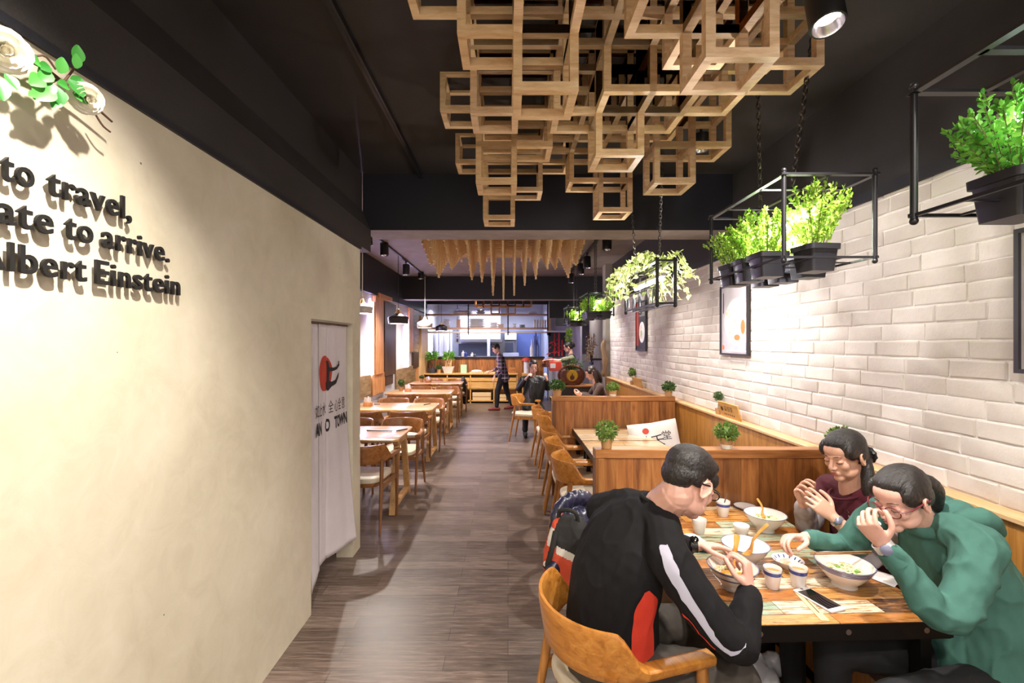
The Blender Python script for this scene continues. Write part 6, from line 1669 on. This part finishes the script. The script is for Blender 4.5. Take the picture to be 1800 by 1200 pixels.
# crockery on the shelves
def stack(px, w_, h, z, lab, m=M_wplast, kind='bowls'):
    x = (px - VX) * (KY + .25) / FPX; t = thing('crockery_stack', lab, 'crockery', (x, KY + .24, z), 0, 'crockery on the kitchen shelves')
    n = max(2, int(h / .05))
    for k in range(n):
        b = MB(); r_ = w_ / 2 * (1 if kind != 'cone' else 1 - .5 * k / n); b.lathe([(0, 0), (r_ * .6, 0), (r_, h / n * .85), (r_ * .96, h / n * .9), (r_ * .5, .01), (0, .01)], (0, 0, k * h / n), 20, cap=False); b.build('bowl', m, t)
for px, w_, h, z, lab, m_ in ((785, .25, .26, 2.15, 'white bowl stack on the lower kitchen shelf, far left', M_wplast), (806, .16, .25, 2.15, 'reddish jar stack on the lower kitchen shelf, left of the middle bar', M_wor), (838, .55, .26, 2.15, 'big pale basin stack on the lower kitchen shelf', M_wplast),
                         (868, .26, .16, 2.15, 'low pale basin right of the big one on the lower kitchen shelf', M_wplast), (880, .22, .11, 2.15, 'tan box pile on the lower kitchen shelf', M_kraft), (904, .12, .12, 2.15, 'pale bowl pile beside the dark pot on the kitchen shelf', M_wplast), (918, .2, .09, 2.15, 'dark pot on the lower kitchen shelf', M_dsteel),
                         (812, .7, .1, 2.55, 'long pale tray pile on the upper kitchen shelf', M_wplast), (845, .3, .14, 2.55, 'grey basin pile on the upper kitchen shelf', M_steel), (936, .3, .1, 2.55, 'white bowl pile on the right end of the upper kitchen shelf', M_wplast)): stack(px, w_, h, z, lab, m_)
cp_lab = ['first', 'second', 'third', 'fourth', 'fifth']
for k in range(5):
    x = (940 + 4.6 * k - VX) * (KY + .25) / FPX
    simple('tall_cup', '%s of five cream tall cups from the left on the kitchen shelf' % cp_lab[k], 'cup', [lambda b, x=x: b.lathe([(0, 2.15), (.026, 2.15), (.034, 2.38), (.03, 2.38), (.024, 2.16), (0, 2.16)], (x, KY + .2, 0), 14, cap=False)], M_cream, 'cream cups on the kitchen shelf')
# kitchen equipment behind the counter
def kx(px, Y): return (px - VX) * Y / FPX
def kz(py, Y): return CH - (py - VY) * Y / FPX
def kbox(name, lab, cat, xa, xb, ya, yb, Y, d, m, group=None):
    b = MB(); b.box2((kx(xa, Y), Y, kz(yb, Y)), (kx(xb, Y), Y + d, kz(ya, Y)), .005); o = b.build(name, m); tag(o, lab, cat, group); return o
t = thing('extractor_hood', 'steel extractor hood with a lit tube over the kitchen stove', 'extractor hood', (0, 0, 0))
b = MB(); b.box2((kx(806, 15), 14.9, kz(601, 15)), (kx(883, 15), 15.7, kz(596, 15))); b.build('hood_lip', M_steel, t, smooth=False)
b = MB(); b.box2((kx(808, 15), 15.0, kz(596, 15)), (kx(880, 15), 15.8, 2.9)); b.build('hood_body', M_tile, t, smooth=False)
b = MB(); b.box2((kx(810, 15), 14.95, kz(590, 15)), (kx(825, 15), 14.99, kz(588, 15))); b.build('lit_tube', M_led, t, smooth=False)
kbox('stove_bench', 'dark steel stove bench at the back of the kitchen', 'stove', 806, 876, 604, 700, 15.0, .8, M_dsteel)
b = MB(); b.box2((kx(806, 15), 15.83, 1.0), (kx(905, 15), 15.885, 1.75)); o = b.build('splashback', M_steel); tag(o, 'steel splashback behind the kitchen stove', 'splashback')
for k, (px, w_) in enumerate(((768, .05), (774, .05), (778, .05), (785, .09), (793, .04), (859, .05))):
    simple('steel_pipe', ['white pipe nearest the left kitchen wall', 'second white pipe from the left kitchen wall', 'third white pipe from the left kitchen wall', 'broad white duct in the left of the kitchen', 'thin white pipe right of the broad duct', 'slim steel post in the middle of the kitchen'][k], 'pipe', [lambda b, px=px, w_=w_: b.tube([(kx(px, 14.9), 14.9, .0), (kx(px, 14.9), 14.9, kz(580, 14.9))], w_, 12)], M_wplast, 'pipes in the kitchen')
t = thing('notice_strip', 'white hanging notice strip with dark marks in the kitchen', 'notice', (kx(804, 14.4), 14.4, 0)); b = MB(); b.box2((-.09, 0, kz(603, 14.4)), (.09, .01, kz(582, 14.4))); b.build('sheet', M_wplast, t, smooth=False)
b = MB()
for k, z in enumerate((584, 587.5, 591)): b.box((0, -.003, kz(z, 14.4)), (.035, .004, .03))
b.box((0, -.003, kz(598, 14.4)), (.06, .004, .1)); b.build('dark_marks', M_dsteel, t, smooth=False); b = MB(); b.box2((-.01, .002, kz(582, 14.4)), (.01, .008, 3.2)); b.build('hanger', M_dsteel, t, smooth=False)
kbox('white_cabinet', 'white cabinet box hung at the right of the kitchen', 'cabinet', 887, 908, 583, 597, 15.2, .7, M_wplast); kbox('microwave', 'dark fronted oven on a white stand in the kitchen', 'oven', 888, 902, 602, 618, 15.2, .4, M_dsteel); kbox('oven_stand', 'pale steel stand under the kitchen oven', 'stand', 884, 912, 620, 700, 15.1, .5, M_tile)
b = MB(); b.box2((kx(909, 15.85), 15.85, .1), (kx(950, 15.85), 15.9, 2.1)); struct(b.build('door_1', M_blue2, smooth=False))
for k, (px, py, m_, lab) in enumerate(((814, 620, M_wplast, 'white bottle on the kitchen counter, left of the blue one'), (818, 621, plain('blue_bottle', '2b3a9a', .3), 'blue bottle on the kitchen counter'), (830, 623, M_wplast, 'white tub on the kitchen counter right of the blue bottle'), (834, 624, M_dsteel, 'dark tap stub on the kitchen counter'))):
    simple('counter_bottle', lab, 'bottle', [lambda b, px=px, py=py: b.lathe([(0, 1.286), (.05, 1.286), (.05, kz(py, 13.6)), (.02, kz(py - 2, 13.6)), (.02, kz(py - 4, 13.6)), (0, kz(py - 4, 13.6))], (kx(px, 13.6), 13.6, 0), 14, cap=False)], m_, 'bottles on the kitchen counter')
for k, (px, h) in enumerate(((935, .5), (939, .62), (942, .75), (945, .6))):
    simple('vase_bottle', ['short', 'second', 'tallest', 'rightmost'][k] + ' blue glass bottle at the right end of the kitchen counter', 'bottle', [lambda b, px=px, h=h: b.lathe([(0, 1.286), (.055, 1.286), (.06, 1.29 + h * .5), (.02, 1.29 + h * .7), (.02, 1.29 + h), (0, 1.29 + h)], (kx(px, 13.7), 13.7, 0), 14, cap=False)], [M_wplast, M_blue2, M_blue, M_blue2][k], 'bottles at the counter end')
M_redbox = plain('red_lid', 'c8402c', .5); M_sbx = wood('stand_oak', 'b0803f', 'cf9f58', 'dfb676', 'z', 3, .4, 12)
b = MB(); b.box2((.40, 12.88, 0), (.64, 13.12, .829), .004); o = b.build('plant_stand', M_sbx); tag(o, 'slim oak stand carrying the red lidded jar beside the sideboard', 'stand')
t = thing('red_lid_jar', 'white jar with a red lid standing at the counter end behind the seated man', 'jar', (kx(925, 13.0), 13.0, .83)); b = MB(); b.lathe([(0, 0), (.07, 0), (.07, .36), (0, .36)], n=20, cap=False); b.build('jar_body', M_wplast, t); b = MB(); b.lathe([(0, .36), (.13, .36), (.12, .41), (.03, .45), (0, .45)], n=20, cap=False); b.build('lid', M_redbox, t)
# ------------------------------------------------------------------ sideboard
M_sb = wood('sideboard_oak', 'b0803f', 'cf9f58', 'dfb676', 'x', 3, .4, 12, coat=.15)
sb = thing('sideboard', 'long oak sideboard with drawers in front of the kitchen counter', 'sideboard', (0, 0, 0))
X0, X1, Y0, Y1 = -2.38, .27, 12.78, 13.2
b = MB(); b.box2((X0, Y0 - .02, .80), (X1 + .01, Y1, .835), .003); b.build('top_board', M_sb, sb)
b = MB()
vx = [X0, -1.72, -1.07, -.41, X1 - .03]
for x in vx: b.box2((x, Y0, 0), (x + .03, Y1, .80))
b.box2((X0, Y0, .05), (X1, Y1, .075)); b.box2((X0, Y1 - .015, .0), (X1, Y1, .8)); b.box2((X0, Y0, .39), (X1, Y1, .41)); b.build('carcass', M_sb, sb, smooth=False)
for xa, xb in zip(vx, vx[1:]):
    for z0_, z1_ in ((.615, .72), (.415, .60)):
        b = MB(); b.box2((xa + .035, Y0 - .012, z0_), (xb - .005, Y0 + .3, z1_), .003); o = b.build('drawer', M_sb, sb)
        h = MB(); h.box2((xa + .035, Y0 - .014, z1_), (xb - .005, Y0, z1_ + .008)); h.build('finger_pull', M_beam, o, smooth=False)
for k, (xa, xb, h, m_, lab) in enumerate(((-1.0, -.48, .22, M_paper, 'yellow cardboard carton under the middle of the sideboard'), (-.36, -.05, .16, M_paper, 'low carton under the right end of the sideboard'), (-1.6, -1.15, .2, M_kraft, 'brown carton under the sideboard behind the hanging black coat'))):
    t = thing('cardboard_carton', lab, 'carton', ((xa + xb) / 2, Y0 + .2, .076), 0, 'cartons under the sideboard'); b = MB(); b.box2(((xa - xb) / 2, -.17, 0), ((xb - xa) / 2, .15, h), .003); b.build('carton_body', m_, t); b = MB(); b.box2(((xa - xb) / 2, -.172, h * .4), ((xb - xa) / 2, -.1701, h * .55)); b.build('tape', M_kraft, t, smooth=False)
# things on the sideboard
def leafy(label, px, wp, kind, seed):
    x = kx(px, 12.95); r = random.Random(seed); t = thing('potted_bamboo' if kind else 'potted_money_tree', label, 'potted plant', (x, 12.95, .836))
    b = MB()
    if kind: b.rings([[V((a * q, c_ * q * .7, z)) for a, c_ in rrect(-1, -1, 1, 1, .1, 3)] for z, q in ((0, .11), (.18, .17), (.18, .15), (.15, .14))])
    else: b.lathe([(0, 0), (.09, 0), (.13, .07), (.12, .13), (.10, .13), (.09, .1), (0, .1)], n=22, cap=False)
    b.build('pot', M_potw if kind else M_dsteel, t)
    b = MB()
    for k in range(9 if kind else 4):
        a = 2 * pi * k / (9 if kind else 4); q = spline([(cos(a + 1.5 * u) * .07 * (1 + .5 * u), sin(a + 1.5 * u) * .05, .1 + .42 * u) for u in (0, .33, .66, 1)], 10); b.tube([V(z) for z in q], .012 if kind else .02, 6)
    b.build('trunks', M_bark if not kind else M_waincap, t)
    b = MB()
    for k in range(150):
        a = r.uniform(0, 6.28); p0 = V((cos(a) * r.uniform(0, .1), sin(a) * .08, r.uniform(.38, .56))); d = V((cos(a), sin(a) * .7, r.uniform(-.3, 1.1))); leaf(b, p0, d, rdir(r, .5), r.uniform(.09, .17), r.uniform(.025, .04), .05)
    b.build('foliage', M_green, t, smooth=False)
leafy('leafy money tree in a dark pot at the left end of the sideboard', 760, 0, 0, 3); leafy('potted bamboo on a slatted stem frame in a pale planter on the sideboard', 788, 0, 1, 4)
ball('tiny cactus ball pot between the two tall sideboard plants', (kx(772, 12.9), 12.86, .836), .085, .12, .06, .8, M_boxd, 11, group='small pots on the sideboard')
M_greencard = plain('pale_green_card', '9fc59a', .6)
o = simple('menu_card', 'pale green menu card standing on the sideboard', 'card', [lambda b: b.box((kx(815, 12.9), 12.9, .836 + .12), (.17, .015, .24), Matrix.Rotation(R(-8), 3, 'X'))], M_greencard)
t = thing('tray_stack', 'pale wooden tray heaped with folded cloths on the sideboard', 'tray', (kx(838, 12.95), 12.95, .836)); b = MB(); b.box2((-.2, -.13, 0), (.2, .13, .03)); b.build('tray', M_wpale, t); b = MB(); b.ell((0, 0, .05), (.16, .1, .045)); b.build('folded_cloth', M_nap, t)
t = thing('tray_stack', 'low wooden tray by the hand of the walking man on the sideboard', 'tray', (kx(861, 12.95), 12.95, .836)); b = MB(); b.box2((-.15, -.12, 0), (.15, .12, .03)); b.build('tray', M_wpale, t); b = MB(); b.ell((0, 0, .04), (.11, .09, .025)); b.build('folded_cloth', M_nap, t)
kbox('napkin_box', 'small wooden napkin box at the right end of the sideboard', 'box', 895, 906, 646, 655.5, 12.95, .15, M_boardcap)
ct = thing('black_coat', 'long black coat hanging on the aisle chair behind the farthest oak table', 'coat', (0, 0, 0)); b = MB(); 
limb(b, [(-1.13, 11.42, .80), (-1.10, 11.44, .62), (-1.09, 11.45, .40), (-1.08, 11.46, .22)], [(.05, .12), (.07, .14), (.075, .14), (.07, .12)], up=(0, 1, 0)); remesh(b, 'coat_body', .009, M_dkjk, ct, 4, folds(.02, 12, 6, (1, 1, .3)))
# ------------------------------------------------------------------ right rear corner
t = thing('bamboo_picture', 'dark panel with red bamboo stalks right of the kitchen', 'picture', (0, 13.40, 0))
xa, xb, za, zb = kx(964, 13.4), kx(994, 13.4), kz(627, 13.4), kz(584, 13.4)
b = MB(); b.box2((xa, 0, za), (xb, .03, zb)); b.build('panel', plain('night_panel', '23222e', .4), t, smooth=False); b = MB(); b.box2((xa - .03, -.04, zb), (xb + .03, .03, zb + .05)); b.build('top_rail', M_wplast, t, smooth=False)
M_rb = plain('red_bamboo_print', 'd2323c', .5)
b = MB(); r = random.Random(6)
for f, w_, tl in ((.62, .022, .03), (.35, .012, -.02), (.8, .018, -.06)):
    x = xa + (xb - xa) * f; b.box2((x - w_, -.006, za + .02), (x + w_, -.001, zb - .02 - .2 * (f == .8)))
for k in range(16):
    x, z = r.uniform(xa + .06, xb - .06), r.uniform(za + .1, zb - .12); a = r.choice((-1, 1)) * r.uniform(.5, 1.4); d = V((sin(a), 0, -cos(a))) * r.uniform(.1, .2); n = V((d.z, 0, -d.x)) * .16
    p0 = V((max(xa + .02, min(xb - .25, x)), -.004, z)); b.poly([p0, p0 + d * .4 + n, p0 + d, p0 + d * .4 - n])
b.build('bamboo_print', M_rb, t, smooth=False)
b = MB(); b.box2((1.3, 12.4, 2.16), (2.3, 12.6, 2.62)); struct(b.build('soffit_lower', M_beam, smooth=False))
b = MB(); b.box2((1.95, 12.3, 0), (2.0, 13.5, 2.9)); struct(b.build('wall_lavender', M_lav, smooth=False))
b = MB(); b.lathe([(.2, 0), (.2, 3.2)], (2.28, 11.6, 0), 28); struct(b.build('round_column', plain('pale_column', 'b9b4ae', .6)))
cab = thing('dark_cabinet', 'dark low cabinet along the passage behind the rear booth', 'cabinet', (0, 0, 0)); b = MB(); b.box2((.95, 9.2, 0), (1.86, 9.6, .80)); b.build('body', plain('cabinet_dark', '3a302b', .5, var=.1), cab, smooth=False); b = MB(); b.box2((.93, 9.18, .80), (1.86, 9.62, .83)); b.build('top', M_boardcap, cab, smooth=False)
for k in range(2):
    b = MB(); b.box2((.97 + .44 * k, 9.19, .06), (1.38 + .46 * k, 9.2, .77)); o = b.build('door', plain('cabinet_door_dark%d' % k, '40352f', .5), cab, smooth=False); h = MB(); h.box((1.33 + .12 * k, 9.18, .6), (.012, .02, .12)); h.build('handle', M_bolt, o)
bt = thing('basket_planter', 'round rustic wood planter with a yellow sunburst plaque on the dark cabinet', 'planter', (kx(1004, 9.4), 9.4, .831)); M_rust = wood('rustic_reddish_wood', '3a1f14', '6a3a24', '8f573a', 'x', 5, .6, 6)
b = MB(); b.rings([[V((.27 * cos(a) * q, .12 * sin(a) * (1 if i else .9), .16 + .17 * h)) for a in [2 * pi * k / 28 for k in range(28)]] for i, (h, q) in enumerate(((-.92, .45), (-.6, .8), (-.1, .98), (.4, .98), (.8, .85)))]); b.build('planter_body', M_rust, bt)
b = MB(); b.tube([V((.26 * cos(a), -.02, .19 + .21 * sin(a))) for a in [2 * pi * k / 30 for k in range(30)]], .025, 8, closed=True); b.build('hoop', M_rust, bt)
M_yel = plain('yellow_sunburst', 'e2b22a', .45)
b = MB(); pts = [(cos(2 * pi * k / 44) * (.125 if k % 2 else .098), sin(2 * pi * k / 44) * (.125 if k % 2 else .098) + .20) for k in range(44)]; b.prism(pts, 'y', -.165, -.14); b.build('sunburst_plaque', M_yel, bt, smooth=False)
b = MB(); b.ell((0, -.168, .16), (.045, .008, .05)); b.ell((0, -.17, .22), (.012, .008, .03)); b.build('plaque_figure', M_rust, bt)
r = random.Random(12); b = MB()
for k in range(110):
    a = r.uniform(0, 6.28); p0 = V((cos(a) * r.uniform(0, .24), sin(a) * .08, .34 + r.uniform(-.04, .16))); leaf(b, p0, rdir(r, .4), rdir(r), r.uniform(.05, .1), .025)
b.build('foliage', M_boxd, bt, smooth=False)
t = thing('red_bag', 'red and white takeaway bag held out by the waitress', 'bag', (kx(976, 9.7), 9.7, 1.10)); b = MB(); b.box2((-.13, -.06, 0), (.13, .06, .2), .01); b.build('bag_body', M_redbox, t); b = MB(); b.box2((-.11, -.063, .06), (.0, -.0605, .16)); b.build('white_patch', M_nap, t, smooth=False); b = MB(); b.tube([V(q) for q in spline([(-.08, 0, .2), (-.05, 0, .26), (-.22, .13, .235)], 10)], .006, 6); b.build('handle', M_redbox, t)
kbox('dark_box', 'dark box with a tan corner at the counter end by the waitress hand', 'box', 953, 966, 633, 645, 9.9, .2, M_rust)
t = thing('orchid_branch', 'tall golden orchid branch against the pale round column', 'artificial flower', (2.0, 10.9, 1.2)); b = MB()
for k in range(4): b.tube([V(q) for q in spline([(0, 0, 0), (.03 * k - .05, 0, .3), (.06 * k - .12, 0, .62 + .1 * (k % 2))], 10)], .008, 6)
b.build('stems', M_bark, t); M_gold = leafmat('golden_petal', 'c9a060', 'f0e0c0', .3); b = MB(); r = random.Random(8)
for k in range(120): leaf(b, (r.uniform(-.13, .1), r.uniform(-.04, .04), r.uniform(.08, .68)), rdir(r), rdir(r), r.uniform(.05, .08), .05)
b.build('petals', M_gold, t, smooth=False); b = MB(); b.lathe([(0, -.03), (.06, -.03), (.05, .04), (0, .04)], n=16, cap=False); b.build('pot', M_dsteel, t)
kbox('corner_shelf', 'small dark shelf carrying the golden orchid branch', 'shelf', 1040, 1058, 630, 633, 10.8, .25, M_beam)
b = MB(); b.box2((kx(1044, 10.8), 10.82, 0), (kx(1054, 10.8), 11.0, kz(633, 10.8))); o = b.build('display_plinth', M_lav); tag(o, 'pale plinth under the small dark corner shelf', 'plinth')
b = MB(); b.tube([V(q) for q in spline([(1.80, 8.62, 1.06), (1.84, 8.6, 1.3), (1.80, 8.6, 1.62), (1.83, 8.6, 1.75)], 14)], [.05, .06, .055, .04, .05, .06, .05, .045, .05, .05, .045, .04, .03, .02], 10, flat=.6); o = b.build('driftwood_carving', M_rust if False else wood('driftwood', '5e4a36', '85694c', 'a58a69', 'z', 4, .7, 8)); tag(o, 'upright driftwood carving at the end of the brick wall', 'carving')
t = thing('trailing_vine', 'lime vine trailing down beside the waitress head', 'hanging plant', (kx(1000, 11.5), 11.5, 2.05)); b = MB(); r = random.Random(3)
for k in range(160): leaf(b, (r.uniform(-.1, .12) * (1 - .3), r.uniform(-.06, .06), -r.uniform(0, .42)), rdir(r, -.4), rdir(r), .06, .035)
b.build('leaves', M_lime, t, smooth=False); b = MB(); b.tube([(0, 0, 1.15), (0, 0, -.4)], .008, 6); b.build('stem', M_stem, t)
# ------------------------------------------------------------------ small things on the oak tables
def tissue(label, loc, g='tissue holders on the oak tables'):
    t = thing('tissue_holder', label, 'tissue holder', loc, 0, g); b = MB(); b.box2((-.06, -.04, 0), (.06, .04, .06), .004); b.build('holder', M_wor, t); b = MB(); r = random.Random(4)
    for k in range(5): b.tube([V((-.035 + .017 * k, r.uniform(-.02, .02), .06)), V((-.04 + .02 * k, r.uniform(-.03, .03), .12 + .03 * r.random()))], [.02, .012], 6, flat=.3)
    b.build('tissue', M_nap, t)
for i, (x, lab) in enumerate(((-2.1, 'second'), (-1.95, 'third'), (-1.9, 'farthest'))): tissue('wooden holder of white tissues by the wall on the %s oak table' % lab, (x, (TY[i + 1][0] + TY[i + 1][1]) / 2, .751))
ball('small topiary pot on the third oak table beside the tissues', (-2.10, 8.95, .751), .065, .07, .045, 1.0, M_boxd, 21, stem=.05, group='small pots on the oak tables'); ball('pink potted plant on the farthest oak table by the wall', (-2.08, 10.95, .751), .06, .09, .05, .8, M_boxd, 22, group='small pots on the oak tables')
def chop(label, a, c):
    b = MB()
    b.tube([V(a), V(c)], [.006, .005], 8); o = b.build('chopstick_set', M_specs); tag(o, label, 'chopsticks', 'dark chopsticks laid on the oak tables')
for px, py, qx, qy, zt, lab in ((645, 756, 690, 756.5, .757, 'long dark chopstick set across the middle of the nearest oak table'), (697, 757, 716, 753.5, .757, 'slanted dark chopstick set near the aisle edge of the nearest oak table'), (657, 710, 668, 710, .757, 'dark chopstick set on the second oak table by the wall side'), (745, 711, 757, 709, .757, 'dark chopstick set near the aisle edge of the second oak table')):
    a = P(px, py, .943 * FPX / (py - VY)); c_ = P(qx, qy, .943 * FPX / (qy - VY)); chop(lab, a, c_)
# cushion in the empty booth, white bag on the floor
cu_ = thing('printed_cushion', 'white square cushion with a red dot and black writing in the empty booth', 'cushion', (1.48, 4.56, .675), 0)
F = frame((-.28, -.80, .46), (-.05, .5, .85)); g = {}
b = MB(); n_ = 16; w_ = .245
for sg in (1, -1):
    for i in range(n_ + 1):
        for j in range(n_ + 1):
            u, v_ = i / n_ * 2 - 1, j / n_ * 2 - 1; th = .06 * ((1 - u ** 4) * (1 - v_ ** 4)) ** .6; k = 1 - .05 * (1 - abs(u * v_)) * (abs(u) > .9 or abs(v_) > .9)
            if (i in (0, n_) or j in (0, n_)) and sg < 0: g[sg, i, j] = g[1, i, j]
            else: g[sg, i, j] = b.bm.verts.new(F @ V((u * w_ * k, sg * th, v_ * w_ * k)))
    for i in range(n_):
        for j in range(n_):
            q = (g[sg, i, j], g[sg, i + 1, j], g[sg, i + 1, j + 1], g[sg, i, j + 1]); b.bm.faces.new(q if sg < 0 else q[::-1])
cb_ = b.build('cushion_cover', plain('white_canvas', 'd6cfcb', .8, bmp=.2, bscale=200), cu_)
def cush_print(me, u, v_, sc_=1.0):
    for q in me.vertices:
        x, z = u + q.co.x * sc_, v_ + q.co.y * sc_; a, c_ = x / w_, z / w_
        q.co = F @ V((x, .06 * max(0, (1 - a ** 4) * (1 - c_ ** 4)) ** .6 + .002, z))
for txt, u, v_, sz, m_ in (('\u5c71', .125, .0, .10, M_pblk), ('\u79be', .045, -.03, .14, M_pblk), ('\u5802', -.07, .03, .10, M_pblk)):
    me = text_mesh(txt, sz)
    for q in me.vertices: q.co.x = -q.co.x
    cush_print(me, u, v_); me.materials.clear(); me.materials.append(m_); o = bpy.data.objects.new('printed_writing', me); COL.objects.link(o); o.parent = cu_
b = MB(); b.poly([(cos(2 * pi * k / 24) * .033, sin(2 * pi * k / 24) * .033, 0) for k in range(24)]); o = b.build('printed_dot', M_pred, cu_, smooth=False); cush_print(o.data, .07, .135)
b = MB(); b.ell((0, 0, .05), (.12, .07, .05)); b.ell((.08, .01, .04), (.06, .05, .035)); o = remesh(b, 'white_bag', .008, M_nap, None, 3, folds(.01, 20, 3)); o.location = (.2, 10.6, .012); tag(o, 'crumpled white bag lying on the floor beyond the jacket man', 'bag')
b = MB(); r = random.Random(5)
for k in range(9): b.ell((r.uniform(-.06, .06), r.uniform(-.05, .05), .05 + r.uniform(0, .12)), (.05, .045, .06))
limb(b, [(-.02, 0, .15), (-.03, 0, .23)], [.02, .012], seg=5); limb(b, [(.03, 0, .15), (.05, 0, .22)], [.02, .012], seg=5)
o = remesh(b, 'plastic_bag', .007, plain('white_plastic_bag', 'cfcdd0', .3, spec=.6), None, 2, folds(.012, 22, 6)); o.location = (1.22, 2.15, .004); tag(o, 'white plastic bag on the floor under the diners table', 'bag')
